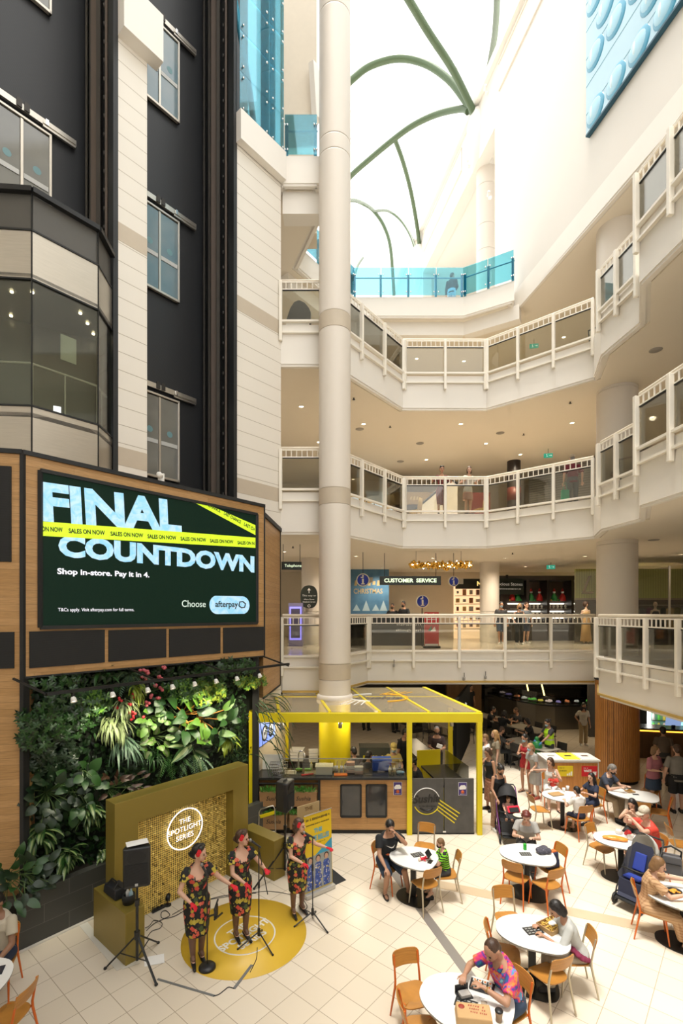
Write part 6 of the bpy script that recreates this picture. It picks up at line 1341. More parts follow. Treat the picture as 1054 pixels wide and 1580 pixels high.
for k, (x, y, e_) in enumerate(((6.5, 20, 20), (9.5, 20.5, 26), (12.2, 18.6, 22), (3, 19, 14), (0, 17.5, 14))):
 l_ = bpy.data.lights.new('court_light', 'POINT'); l_.energy = e_; l_.color = (1, .82, .55); l_.shadow_soft_size = .25; lo = bpy.data.objects.new('court_lamp_light', l_); COL.objects.link(lo); lo.location = (x, y, 2.6)
# == people
SK = {'fair': mat('skin_fair', (.62, .38, .27), .55, 0, (.58, .34, .24), 8), 'tan': mat('skin_tan', (.46, .25, .155), .55, 0, (.42, .225, .14), 8), 'brown': mat('skin_brown', (.26, .13, .075), .55, 0, (.23, .115, .065), 8)}
HC = {'black': mat('hair_black', (.020, .016, .015), .45, 0, (.006, .005, .005), 26, bump=.5), 'brown': mat('hair_brown', (.085, .042, .022), .5, 0, (.03, .015, .01), 26, bump=.5), 'red': mat('hair_auburn', (.17, .03, .02), .5, 0, (.10, .02, .015), 30, bump=.4), 'blond': mat('hair_blond', (.42, .25, .10), .5, 0, (.32, .18, .07), 30, bump=.4), 'grey': mat('hair_grey', (.25, .23, .21), .6, 0, (.14, .13, .12), 30), 'light': mat('hair_light_brown', (.22, .12, .05), .5, 0, (.16, .085, .035), 30, bump=.4)}
EYEM = mat('eye_dark', (.02, .014, .01), .2); LIPM = {'f': mat('lip_red', (.42, .035, .04), .45), 'm': mat('lip_plain', (.40, .17, .13), .55)}
def ik(a, b, l1, l2, pole):
 a = Vector(a); b = Vector(b); d = b - a; L_ = d.length; mx = (l1 + l2) * .995
 if L_ > mx: d *= mx / L_; b = a + d; L_ = mx
 d.normalize(); x = (l1 * l1 - l2 * l2 + L_ * L_) / (2 * L_); h = sqrt(max(0, l1 * l1 - x * x))
 p = Vector(pole); p = p - d * p.dot(d); p = p.normalized() if p.length > 1e-5 else d.orthogonal().normalized()
 return a + d * x + p * h, b
def cloth(name, col, rough=.85): return mat('cloth_' + name, col, rough, 0, tuple(c * .82 for c in col), 11, bump=.12)
def person(label, loc, rz, h=1.70, fem=False, sit=False, pel=None, lean=4, twist=0, head=(0, 8), rh=None, lh=None, rf=None, lf=None, rpole=None, lpole=None, rkp=None, lkp=None,
  wide=1.0, skin='fair', hair=('short', 'brown'), top=None, bottom=None, shoes=None, gloves=None, mask=None, hat=None, voxel=.0095, group=None, shoe='flat', extras=None, curl=25, cat='person', palm=None, hs=1.05):
 k = h / 1.72; o = thing('person', label, cat, loc, rz, group); o.scale = (k, k, k); WM[o] = WM[o] @ Matrix.Scale(k, 4)
 sk = SK[skin]; heel = .065 if shoe == 'heel' else 0
 pz = (.545 if sit else .93 + heel); p = Vector(pel) if pel else Vector((0, -.08 if sit else 0, pz))
 TM = Tra(p) @ Rot(R(-lean), 4, 'X') @ Rot(R(twist), 4, 'Z')
 tp = lambda x, y, z: TM @ Vector((x, y, z))
 if fem: prof = [(-.10, .150, .105, 0), (-.02, .170, .118, -.005), (.13, .122, .090, 0), (.25, .135, .100, .004), (.36, .150, .120, .014), (.45, .140, .085, 0), (.50, .085, .062, -.005), (.55, .048, .05, -.005)]
 else: prof = [(-.10, .145, .105, 0), (0, .158, .115, 0), (.13, .145, .105, .004), (.26, .160, .115, .004), (.38, .178, .120, .004), (.46, .165, .095, -.004), (.51, .10, .072, -.008), (.55, .055, .058, -.008)]
 prof = [(z, rx * wide, ry * wide, y) for z, rx, ry, y in prof[:6]] + prof[6:]
 def torso(c, off, z0=None, z1=None, neck=0, m_=None):
  rg = []
  for z, rx, ry, y in prof:
   if z0 is not None and z < z0 - 1e-6: continue
   if z1 is not None and z > z1 + 1e-6: continue
   rg.append(((0, y, z), rx + off, ry + off, 0))
  if neck: z, rx, ry, y = prof[6]; rg[-1] = ((0, y, z - .012), rx + off + .012, ry + off + .014, R(-neck)); rg += [((0, y - .002, z + .016), .080 if not fem else .066, .080 if not fem else .068, R(-neck * 1.3))] if neck < 20 else []
  c.loft(rg, 24, 0, True, True, TM)
 sw = (.152 if fem else .178) * (1 + (wide - 1) * .6)
 SH = {1: tp(sw, -.006, .455), -1: tp(-sw, -.006, .455)}
 dflt = {1: (.25, .06, .86 + heel), -1: (-.25, .06, .86 + heel)} if not sit else {1: (.18, .34, .66), -1: (-.18, .34, .66)}
 HD = {1: rh or dflt[1], -1: lh or dflt[-1]}
 FT = {1: rf or ((.10, .02, .075) if not sit else (.12, .36, .075)), -1: lf or ((-.10, -.02, .075) if not sit else (-.12, .36, .075))}
 arms = {}; legs = {}
 for s_ in (1, -1):
  pole = (rpole if s_ > 0 else lpole) or (s_ * .6, -.7, -.6)
  e, wv = ik(SH[s_], HD[s_], .285, .25, pole); arms[s_] = (SH[s_], e, wv)
  hp = p + Vector((s_ * .088 * wide, 0, -.02)); ft = Vector(FT[s_]) + Vector((0, 0, heel))
  kn, an = ik(hp, ft, .425, .415, (rkp if s_ > 0 else lkp) or (s_ * .12, 1, .25)); legs[s_] = (hp, kn, an)
 c = MB(); torso(c, 0); nk = tp(0, -.008, .52); HN = tp(0, .004, .605)
 c.cone(nk, HN + Vector((0, 0, .02)), .054 if not fem else .046, .05 if not fem else .042)
 HM = Tra(HN) @ Rot(R(head[0]), 4, 'Z') @ Rot(R(-head[1]), 4, 'X')
 HM = HM @ Matrix.Scale(hs, 4)
 if len(head) > 2: HM = HM @ Rot(R(head[2]), 4, 'Y')
 def hb(c, q, r_, n=14): c.ball(q, r_, n, 0, HM)
 c.ball((0, 0, 0), (.075, .093, .098), 18, 0, HM @ Tra((0, .012, .118)));
 for q, r_ in (((0, .045, .048), (.053, .055, .055)), ((.03, .062, .062), (.03, .032, .034)), ((-.03, .062, .062), (.03, .032, .034)), ((0, .083, .008), (.021, .018, .018)), ((0, .092, .122), (.042, .016, .012)), ((.078, .004, .092), (.011, .021, .032)), ((-.078, .004, .092), (.011, .021, .032)), ((0, .096, .034), (.020, .012, .014))):
  c.ball((0, 0, 0), r_, 12, 0, HM @ Tra(q))
 a_, b_ = HM @ Vector((0, .103, .108)), HM @ Vector((0, .120, .072)); c.cone(a_, b_, .010, .0145)
 for s_ in (1, -1):
  S_, E_, W_ = arms[s_]; am = .9 if fem else 1.0; aw = am * (1 + (wide - 1) * .7)
  c.cone(S_, E_, .050 * aw, .038 * aw); f_ = E_.lerp(W_, .3); c.cone(E_, f_, .037 * aw, .039 * aw); c.cone(f_, W_, .039 * aw, .024 * aw)
  d = (W_ - E_).normalized(); up = Vector((0, 0, 1)) if not palm else Vector(palm)
  nrm = (up - d * up.dot(d)); nrm = nrm.normalized() if nrm.length > .1 else Vector((s_, 0, 0)); side = d.cross(nrm).normalized()
  hm = MB() if gloves else c; hk = .92 if fem else 1.0
  base = W_ + d * .012
  hm.loft([((0, 0, -.02), .020 * hk, .019 * hk), ((0, 0, .02), .031 * hk, .017 * hk), ((0, 0, .06), .040 * hk, .015 * hk), ((0, 0, .088), .037 * hk, .012 * hk)], 12, 0, True, True, Tra(base) @ Matrix(((side.x, nrm.x, d.x), (side.y, nrm.y, d.y), (side.z, nrm.z, d.z))).to_4x4())
  for i, ln_ in enumerate((.066, .075, .070, .054)):
   o_ = base + d * .082 * hk + side * (-.030 + .020 * i) * hk * -s_; sp_ = side * (-.10 + .075 * i) * -s_
   c1 = R(curl * .7 + 4 * i); d1 = (d * cos(c1) - nrm * sin(c1) + sp_).normalized(); m1 = o_ + d1 * ln_ * .52
   c2 = R(curl * 1.7 + 5 * i); d2 = (d * cos(c2) - nrm * sin(c2) + sp_).normalized(); e2 = m1 + d2 * ln_ * .48
   hm.cone(o_, m1, .0098 * hk, .0092 * hk, 8); hm.cone(m1, e2, .0092 * hk, .0078 * hk, 8)
  t0_ = base + d * .028 + side * .030 * s_ * hk; t1_ = t0_ + (d * .75 + side * .62 * s_ - nrm * .35).normalized() * .042; t2_ = t1_ + (d * .95 + side * .12 * s_ - nrm * .4).normalized() * .034
  hm.cone(t0_ - side * .012 * s_, t1_, .014 * hk, .0105 * hk, 8); hm.cone(t1_, t2_, .0105 * hk, .0088 * hk, 8)
  if gloves: remeshed(hm, 'glove', gloves, o, min(voxel, .0075), 2)
  hp, kn, an = legs[s_]; lw = (1.0 if not fem else .96) * (1 + (wide - 1) * .8)
  c.cone(hp, kn, .084 * lw, .054 * lw); m_ = kn.lerp(an, .32); back_ = Vector((0, -.012, 0)) if not sit else Vector((0, -.008, 0))
  c.cone(kn, m_ + back_, .052 * lw, .053 * lw); c.cone(m_ + back_, an, .053 * lw, .033 * lw)
  fd = Vector(((an - hp).x * .3 + s_ * .025, .2, 0)).normalized(); toe = an + fd * .155; toe.z = .035 if not heel else .03
  hl = an + fd * -.03; hl.z = max(.036, an.z - .04); c.cone(hl, toe, .036, .028); c.cone(an, an + fd * .06 - Vector((0, 0, .03)), .034, .03)
  legs[s_] = (hp, kn, an, hl, toe, fd)
 body = remeshed(c, 'body', sk, o, voxel, 3)
 c = MB()
 for s_ in (1, -1): c.ball((0, 0, 0), (.0125, .008, .0085), 8, 0, HM @ Tra((s_ * .031, .0985, .098)))
 c.build('eyes', EYEM, o)
 c = MB()
 for s_ in (1, -1): c.add([(s_ * .015, .106, .115), (s_ * .047, .094, .117), (s_ * .047, .093, .122), (s_ * .015, .105, .121)], [(0, 1, 2, 3)], 0, False, HM)
 if hair[1] in HC: c.build('eyebrows', HC[hair[1]], o)
 if not mask:
  MB().ball((0, 0, 0), (.021, .007, .007), 10, 0, HM @ Tra((0, .1075, .034))).build('mouth', LIPM['f' if fem else 'm'], o)
 else:
  c = MB(); c.ball((0, 0, 0), (.062, .062, .052), 16, 0, HM @ Tra((0, .058, .042))); c.ball((0, 0, 0), (.02, .02, .03), 12, 0, HM @ Tra((0, .108, .062))); remeshed(c, 'face_mask', mask, o, max(.008, voxel), 4)
 st_, hcol = hair; hm_ = HC[hcol]; c = MB()
 B = lambda q, r_: c.ball((0, 0, 0), r_, 14, 0, HM @ Tra(q))
 if st_ == 'buzz': B((0, .002, .130), (.0785, .092, .0915)); B((0, -.04, .085), (.066, .052, .07))
 else: B((0, -.004, .134), (.084, .100, .096)); B((0, -.045, .085), (.073, .060, .080))
 if st_ in ('bob', 'long', 'curls'):
  for s_ in (1, -1): B((s_ * .066, -.012, .085), (.028, .055, .075)); B((s_ * .062, -.03, .03), (.03, .045, .06))
  B((0, -.062, .04), (.075, .046, .085))
 if st_ == 'long':
  c.loft([((0, -.07, .10), .075, .045), ((0, -.085, .0), .085, .04), ((0, -.10, -.12), .085, .034), ((0, -.105, -.24), .06, .022)], 16, 0, True, True, HM)
  for s_ in (1, -1): c.loft([((s_ * .065, .0, .06), .028, .04), ((s_ * .075, .01, -.04), .03, .034), ((s_ * .07, .015, -.15), .022, .024)], 12, 0, True, True, HM)
 if st_ == 'curls':
  for i in range(16): a = 2 * pi * i / 16; B((.078 * cos(a), -.03 + .07 * sin(a) * .8, .05 + .035 * (i % 3)), .028) if sin(a) < .5 else None
  B((.0, .055, .185), (.06, .04, .035))
 if st_ == 'updo': B((0, -.095, .07), (.055, .04, .045)); B((.03, .045, .19), (.05, .045, .035)); B((-.03, .03, .195), (.05, .05, .03))
 if st_ == 'bun': B((0, -.115, .14), .046)
 if st_ == 'tail': c.cone(HM @ Vector((0, -.10, .13)), HM @ Vector((0, -.15, .02)), .034, .03); c.cone(HM @ Vector((0, -.15, .02)), HM @ Vector((0, -.13, -.13)), .03, .012)
 remeshed(c, 'hair', hm_, o, max(.0085, voxel * .95), 2)
 if hat:
  c = MB(); c.loft([((0, .002, .135), .089, .106), ((0, .0, .19), .086, .10), ((0, -.002, .225), .06, .07), ((0, -.002, .235), .02, .02)], 20, 0, True, True, HM)
  if hat[1] == 'peak': c.loft([((0, .115, .145), .07, .075), ((0, .118, .153), .068, .072)], 16, 0, True, True, HM)
  if hat[1] == 'peakback': c.loft([((0, -.095, .125), .06, .05), ((0, -.095, .133), .058, .048)], 16, 0, True, True, HM)
  c.build('cap', hat[0], o)
 vx = max(.011, voxel * 1.1)
 def leg_part(c, s_, frac, off, flare=0):
  hp, kn, an = legs[s_][:3]; lw = (1 + (wide - 1) * .8)
  if frac <= 1: e = hp.lerp(kn, frac); c.cone(hp, e, .088 * lw + off, .066 * lw + off + flare, 14, False); c.ball(hp, .088 * lw + off, 12)
  else:
   c.cone(hp, kn, .088 * lw + off, .060 * lw + off, 14); e = kn.lerp(an, frac - 1); c.cone(kn, e, .060 * lw + off, .046 + off + flare, 14, False); c.ball(kn, .060 * lw + off, 12)
 def sleeve(c, s_, frac, off, flare=.012):
  S_, E_, W_ = arms[s_]; am = 1 + (wide - 1) * .7
  c.ball(S_, .054 * am + off, 12)
  if frac <= 1: c.cone(S_, S_.lerp(E_, frac), .054 * am + off, .046 * am + off + flare, 14, False)
  else: c.cone(S_, E_, .053 * am + off, .042 * am + off, 14); c.cone(E_, E_.lerp(W_, frac - 1), .042 * am + off, .032 * am + off, 14, False)
 if bottom:
  kind_, mm_ = bottom[:2]; c = MB();
  c.loft([((0, 0, -.115), .14 * wide, .105 * wide), ((0, -.005, -.03), prof[1][1] + .014, prof[1][2] + .014), ((0, 0, .09), prof[2][1] + .022, prof[2][2] + .02)], 20, 0, True, True, TM)
  if kind_ == 'trousers': [leg_part(c, s_, 1.94, .014, .012) for s_ in (1, -1)]
  elif kind_ == 'shorts': [leg_part(c, s_, bottom[2] if len(bottom) > 2 else .85, .016, .018) for s_ in (1, -1)]
  elif kind_ == 'skirt':
   ln_ = bottom[2] if len(bottom) > 2 else .45
   if sit:
    [leg_part(c, s_, min(1, ln_ / .43), .02, .03) for s_ in (1, -1)]; a_, b_ = legs[1][0].lerp(legs[-1][0], .5), legs[1][1].lerp(legs[-1][1], .5); c.cone(a_, a_.lerp(b_, min(1, ln_ / .43)), .09, .075, 14, False)
   else: c.loft([((0, 0, -.10), .185 * wide, .135 * wide), ((0, 0, -.10 - ln_ * .5), .20 * wide, .15 * wide), ((0, 0, -.10 - ln_), .205 * wide, .16 * wide)], 20, 0, True, True, Tra(p))
  remeshed(c, kind_, mm_, o, vx, 3)
 if top:
  kind_, mm_ = top[:2]; c = MB()
  if kind_ in ('tee', 'shirt', 'long'):
   torso(c, .016, z0=-.11 if not sit else -.03, z1=.515, neck=14 if kind_ != 'shirt' else 24)
   fr = {'tee': .62, 'shirt': .72, 'long': 1.93}[kind_] if len(top) < 3 else top[2]
   for s_ in (1, -1): sleeve(c, s_, fr, .012)
  elif kind_ == 'tank':
   torso(c, .014, z0=-.09, z1=.45);
   for s_ in (1, -1): c.cone(tp(s_ * sw * .62, .05, .42), tp(s_ * sw * .55, -.0, .50), .028, .022); c.cone(tp(s_ * sw * .62, -.06, .42), tp(s_ * sw * .55, -.0, .50), .028, .022)
  elif kind_ in ('dress', 'longdress'):
   z_ = 0.0
   rg = [((0, 0, z), rx + .014, ry + .014, 0) for z, rx, ry, y in prof[1:6]]
   rg[-1] = ((0, -.004, .455), prof[5][1] + .012, prof[5][2] + .021, R(-16)); rg.append(((0, -.012, .492), .105, .088, R(-40)))
   c.loft(rg, 26, 0, True, True, TM)
   for s_ in (1, -1): sleeve(c, s_, .5 if kind_ == 'dress' else .7, .012, .02)
   if sit:
    fr = 1.0 if kind_ == 'dress' else 1.75
    [leg_part(c, s_, fr, .022, .03) for s_ in (1, -1)]; a_, b_ = legs[1][0].lerp(legs[-1][0], .5), legs[1][1].lerp(legs[-1][1], .5); c.cone(a_, b_, .10, .08)
    if fr > 1: e_ = legs[1][2].lerp(legs[-1][2], .5); c.cone(b_, b_.lerp(e_, .8), .09, .10, 14, False)
   else:
    c.loft([((0, -.004, .02), prof[1][1] + .012, prof[1][2] + .014), ((0, -.006, -.06), .192 * wide, .140 * wide), ((0, .0, -.22), .188 * wide, .145 * wide), ((0, .012, -.40), .172 * wide, .142 * wide), ((0, .010, -.535), .158 * wide, .140 * wide)], 24, 0, True, True, Tra(p))
  remeshed(c, {'tee': 't_shirt', 'shirt': 'shirt', 'long': 'jumper', 'tank': 'vest_top', 'dress': 'dress', 'longdress': 'dress'}[kind_], mm_, o, vx if kind_ != 'tank' else min(vx, .012), 3)
 if shoes:
  for s_ in (1, -1):
   hp, kn, an, hl, toe, fd = legs[s_]; c = MB(); sd = Vector((fd.y, -fd.x, 0))
   if shoe == 'heel':
    dn = Vector((0, 0, -.012)); c.cone(hl + dn, hl.lerp(toe, .55) + dn, .041, .037); c.cone(hl.lerp(toe, .55) + dn * .6, toe + fd * .035, .037, .024); c.cone(hl + Vector((-fd.x * .012, -fd.y * .012, -.03)), Vector((hl.x - fd.x * .018, hl.y - fd.y * .018, .003)), .022, .011, 10, False)
   elif shoe == 'thong':
    f0 = Vector((hl.x, hl.y, .012)); c.loft([((0, -.03, .0), .034, .04), ((0, -.03, .016), .034, .04)], 12, 0, True, True, Tra(f0)); f1 = Vector((toe.x, toe.y, .012)); m_ = f0.lerp(f1, .5)
    ln_ = (f1 - f0).length; ang = atan2(fd.y, fd.x) - pi / 2; c = MB(); c.loft([((0, 0, -.012), .046, ln_ * .5 + .055), ((0, 0, .008), .046, ln_ * .5 + .055)], 18, 0, True, True, Tra(m_) @ Rot(ang, 4, 'Z'))
    c.tube([m_ + sd * .045 + Vector((0, 0, .01)), m_ + fd * .05 + Vector((0, 0, .062)), m_ - sd * .045 + Vector((0, 0, .01))], .008, 6)
   else:
    c.cone(Vector((hl.x, hl.y, .044)), Vector((toe.x, toe.y, .036)), .046, .038); c.ball(Vector((an.x, an.y, .075)), (.043, .043, .04), 10); t_ = Vector((toe.x, toe.y, .0)); c.cone(Vector((hl.x, hl.y, .018)), Vector((toe.x, toe.y, .018)) , .044, .042)
   c2 = remeshed(c, 'shoe', shoes, o, .008, 1) if shoe != 'thong' else c.build('shoe', shoes, o)
 if extras: extras(o, TM, HM, arms, legs, p)
 return o
BLU = mat('mask_blue', (.35, .55, .68), .8); MBK = mat('mask_black', (.015, .015, .017), .8)
# -- the three singers
FLO = print_cloth('floral_dress', (.010, .010, .012), [(.55, .07, .045), (.42, .33, .035), (.06, .09, .03), (.65, .16, .10), (.02, .02, .02), (.5, .40, .06), (.60, .10, .06)], 14, thr=.50)
REDG = mat('red_glove', (.60, .006, .02), .7); FLW = mat('hair_flower', (.65, .01, .02), .6); HEEL = mat('heel_black', (.01, .01, .012), .3)
SK['stock'] = SK['fair']
def flowers(o, TM, HM, arms, legs, p):
 c = MB()
 for q in ((-.078, .045, .155), (-.082, .03, .115)):
  for i in range(6): a = 2 * pi * i / 6; c.ball((0, 0, 0), (.009, .016, .016), 8, 0, HM @ Tra((q[0], q[1] + .018 * cos(a), q[2] + .018 * sin(a))))
  c.ball((0, 0, 0), .013, 8, 0, HM @ Tra(q))
 c.build('hair_flower', FLW, o)
 c = MB()
 for s_ in (1, -1):
  hp, kn, an = legs[s_][:3]; m_ = kn.lerp(an, .32); c.cone(kn.lerp(an, .0), m_ + Vector((0, -.012, 0)), .062, .062); c.cone(m_ + Vector((0, -.012, 0)), an, .062, .041); hl, toe = legs[s_][3:5]; c.cone(an, an + legs[s_][5] * .06 - Vector((0, 0, .03)), .040, .035)
 remeshed(c, 'stockings', mat('stocking_tan', (.16, .085, .055), .5), o, .009, 2)
def flowers_r(o, TM, HM, arms, legs, p):
 flowers(o, TM, HM @ Matrix.Diagonal((-1, 1, 1, 1)), arms, legs, p)
q = G(304, 1484); person('singer with sleek black hair at the round-based microphone stand, in floral dress and red gloves', tuple(q), face(.50, -.87), 1.67, True, wide=1.09, hs=1.1, hair=('updo', 'black'), head=(52, 6), lean=3, top=('dress', FLO), shoes=HEEL, shoe='heel', gloves=REDG, rh=(.16, .27, 1.10), lh=(-.44, .30, 1.22), lpole=(-.3, -.8, -.7), rpole=(.9, -.6, -.5), rf=(.07, .03, .075), lf=(-.07, -.03, .075), voxel=.008, extras=flowers_r, group='singers in floral dresses')
q = G(371, 1447); person('middle singer with brown hair on the yellow disc, in floral dress and red gloves', tuple(q), face(.58, -.81), 1.64, True, wide=1.09, hs=1.1, hair=('updo', 'brown'), head=(42, 4), lean=2, top=('dress', FLO), shoes=HEEL, shoe='heel', gloves=REDG, rh=(.06, .30, 1.08), lh=(-.26, .40, 1.26), rpole=(.9, -.7, -.4), lpole=(-.6, -.4, -.8), rf=(.07, -.03, .075), lf=(-.07, .05, .075), voxel=.008, extras=flowers_r, group='singers in floral dresses')
q = G(459, 1409); person('singer with loose brown curls nearest the banner, in floral dress and red gloves', tuple(q), face(.52, -.85), 1.565, True, wide=1.09, hs=1.1, hair=('curls', 'brown'), head=(40, 4), lean=3, top=('dress', FLO), shoes=HEEL, shoe='heel', gloves=REDG, rh=(.04, .29, 1.10), lh=(-.46, .32, 1.28), rpole=(.9, -.7, -.4), lpole=(-.4, -.7, -.7), voxel=.008, extras=flowers_r, group='singers in floral dresses')
# -- seated and standing visitors
def tick_print(o, TM, HM, arms, legs, p):
 c = MB(); w_ = WHITE
 z = .35; y = .160
 pts = [(-.085, .03), (-.06, -.03), (-.01, -.03), (.10, .035), (-.01, .0), (-.05, -.005)]
 c.add([TM @ Vector((x, y + .004 - abs(x) * .25, z + zz)) for x, zz in pts], [tuple(range(6))], 0)
 c.add([TM @ Vector((x, y + .012 - abs(x) * .2, .20 + zz)) for x, zz in ((-.09, 0), (-.03, .03), (.0, 0), (.05, .03), (.09, 0), (.05, -.02), (-.05, -.02))], [tuple(range(7))], 1)
 c.build('chest_print', [w_, mat('print_orange', (.7, .16, .05), .6)], o)
def sitter(s, label, **kw):
 q, rz = s; tr = kw.pop('turn', 0); dx = kw.pop('dx', 0); return person(label, (q.x, q.y, 0), rz + R(tr), sit=True, **kw)
BLK = cloth('black', (.013, .015, .018)); DNM = cloth('denim', (.035, .06, .11)); NVY = cloth('navy', (.02, .028, .06)); KHA = cloth('khaki', (.42, .33, .22)); WHT = cloth('white', (.72, .71, .68)); GRY = cloth('grey', (.38, .37, .35)); RED = cloth('red', (.62, .03, .02)); CHR = cloth('charcoal', (.05, .05, .055))
sitter(s1, 'person in a black printed t-shirt and denim shorts with chin on hand', turn=-38, h=1.74, lean=14, head=(-8, 28), skin='tan', hair=('short', 'black'), top=('tee', BLK), bottom=('shorts', DNM, .95), shoes=BLACK, shoe='thong', rh=(.20, .36, .60), lh=(-.06, .28, 1.13), lpole=(-.7, .3, -.8), rf=(.14, .20, .05), lf=(-.30, .30, .05), voxel=.0085, extras=tick_print, wide=1.08)
LIME = stripes('lime_stripes', (.010, .012, .012), (.22, .62, .02), 17, 2, .5, .8)
sitter(s5, 'boy in a green and black striped shirt holding a tablet', h=1.22, lean=10, head=(8, 16), hair=('short', 'light'), mask=MBK, top=('tee', LIME), bottom=('shorts', CHR, .8), shoes=BLACK, rh=(.08, .44, .98), lh=(-.08, .44, .98), rf=(.1, .38, .2), lf=(-.1, .38, .2), pel=(0, -.02, .72), voxel=.0085, curl=40)
o = thing('tablet', 'small dark tablet held up by the boy in stripes', 'tablet', tuple(G(661, 1317, .86)), R(60)); MB().box((0, 0, 0), (.17, .012, .12), M=Rot(R(-35), 4, 'X')).build('body', BLKPL, o, bevel=.003)
sitter(s6, 'woman with short dark red hair leaning over the green can table', fem=True, h=1.62, lean=22, head=(0, 34), hair=('curls', 'red'), top=('tee', GRY), bottom=('trousers', CHR), shoes=BLACK, rh=(.14, .42, .82), lh=(-.14, .42, .82), voxel=.009, wide=1.15)
sitter(s7, 'mother with dark hair in a pale top reaching across the table', fem=True, h=1.66, lean=8, head=(-45, 10), hair=('bob', 'brown'), top=('tank', WHT), bottom=('skirt', WHT, .40), shoes=BLACK, shoe='thong', rh=(.62, .46, 1.12), lh=(-.10, .30, .92), rpole=(.3, -.7, -.5), voxel=.0095)
q = s7[0]; person('small child in a red top on the lap of the mother', (q.x + .02, q.y - .12, .26), s7[1] + R(-10), .86, sit=True, lean=0, head=(-15, 5), hair=('buzz', 'light'), top=('tee', RED), bottom=('shorts', CHR), rh=(.15, .33, .95), lh=(-.12, .30, .9), voxel=.012)
sitter(s9, 'boy with dark hair in a white shirt and navy shorts, seen from behind', h=1.34, lean=8, head=(15, 12), hair=('short', 'black'), top=('tee', WHT), bottom=('shorts', NVY, .8), shoes=mat('sandal', (.5, .4, .3), .6), shoe='thong', rh=(.18, .36, .96), lh=(-.2, .36, .96), pel=(0, -.04, .66), rf=(.12, .40, .16), lf=(-.10, .46, .12), voxel=.0095)
sitter(s10, 'girl with very long dark hair in navy at the family table', fem=True, h=1.48, lean=6, head=(12, 8), hair=('long', 'black'), top=('tee', NVY), bottom=('shorts', NVY, .8), shoes=BLACK, rh=(.16, .36, .92), lh=(-.16, .36, .92), pel=(0, -.05, .60), voxel=.0095)
sitter(s11, 'grey-haired man in a navy t-shirt and black mask eating alone', h=1.76, lean=20, head=(0, 26), hair=('short', 'grey'), mask=MBK, top=('tee', cloth('slate', (.045, .055, .085))), bottom=('trousers', KHA), shoes=CHR, rh=(.12, .44, .84), lh=(-.12, .46, .84), rf=(.14, .40, .075), lf=(-.12, .34, .075), voxel=.0095)
sitter(s12, 'girl with long dark hair holding food beside the capped man', fem=True, h=1.58, lean=18, head=(-10, 24), hair=('long', 'black'), top=('tank', cloth('peach', (.55, .35, .25))), bottom=('shorts', CHR), shoes=BLACK, rh=(.06, .32, 1.06), lh=(-.08, .34, 1.02), voxel=.0095)
def strap(o, TM, HM, arms, legs, p):
 c = MB(); pts = [TM @ Vector(v) for v in ((.10, .0, .52), (.06, -.12, .42), (-.02, -.145, .28), (-.12, -.125, .12), (-.19, -.02, .02))]; c.tube(pts, .017, 6); c.build('bag_strap', mat('strap_olive', (.18, .16, .10), .7), o)
CAMO = print_cloth('cap_camo', (.52, .46, .37), [(.30, .26, .19), (.62, .57, .48), (.40, .36, .27)], 30)
sitter(s13, 'man in a bright red t-shirt and patterned cap holding food, seen from behind', h=1.78, lean=16, head=(22, 14), hair=('buzz', 'grey'), hat=(CAMO, 'peak'), top=('tee', RED), bottom=('shorts', cloth('stone', (.5, .42, .32)), .95), shoes=BLACK, shoe='thong', rh=(.10, .40, 1.12), lh=(-.10, .40, 1.14), rf=(.16, .36, .05), lf=(-.18, .30, .05), voxel=.0095, wide=1.12, extras=strap)
CHK = stripes('check_brown', (.52, .33, .18), (.30, .15, .07), 22, 2, .3, .85, 0)
sitter(s14, 'woman with a brown bob in a brown checked dress eating noodles', fem=True, h=1.66, lean=12, head=(-12, 18), hair=('bob', 'light'), top=('longdress', CHK), shoes=mat('sandal_dark', (.06, .04, .03), .5), shoe='thong', rh=(.14, .46, .88), lh=(-.30, .52, .92), rf=(.14, .46, .05), lf=(-.10, .50, .05), voxel=.009, wide=1.12)
sitter(s15, 'woman with short dark hair in a pale grey shirt picking at chips', fem=True, h=1.60, lean=24, head=(4, 36), skin='tan', hair=('bob', 'black'), top=('long', cloth('pale_grey', (.50, .51, .49)), 1.5), bottom=('trousers', cloth('beige', (.42, .36, .28))), shoes=CHR, rh=(.12, .44, .82), lh=(-.14, .44, .82), voxel=.0085, wide=1.06, curl=40)
o = thing('scarf', 'dark pink scarf draped over the lap of the woman in grey', 'scarf', (s15[0].x - .10, s15[0].y + .02, .57), s15[1]); c = MB(); [c.ball((-.16 + .05 * sin(i), .10 - .05 * i, .06 - .035 * max(0, i - 3)), (.075, .05, .032), 8) for i in range(8)]; remeshed(c, 'cloth', mat('scarf_pink', (.20, .02, .06), .9), o, .013, 3)
o = thing('jacket', 'speckled grey jacket on the knees of the woman in grey', 'jacket', (s15[0].x - .04, s15[0].y - .02, .60), s15[1]); c = MB(); [c.ball((.13 + .02 * sin(i * 2), .20 - .055 * i, .03), (.10, .06, .04), 8) for i in range(6)]; remeshed(c, 'cloth', print_cloth('jacket_fleck', (.16, .17, .18), [(.35, .36, .37), (.08, .08, .09), (.25, .26, .28)], 60), o, .013, 3)
TROP = mat('tropical_shirt', (.03, .24, .36), .8); nt = TROP.node_tree; nz = nd(nt, 'ShaderNodeTexNoise'); nz.inputs['Scale'].default_value = 6.5; nz.inputs['Detail'].default_value = 5; nz.inputs['Distortion'].default_value = 1.2
tc = nd(nt, 'ShaderNodeTexCoord'); cr = nd(nt, 'ShaderNodeValToRGB'); lk(nt, tc.outputs['Object'], nz.inputs['Vector']); lk(nt, nz.outputs['Fac'], cr.inputs[0]); lk(nt, cr.outputs[0], nt.nodes['Principled BSDF'].inputs['Base Color'])
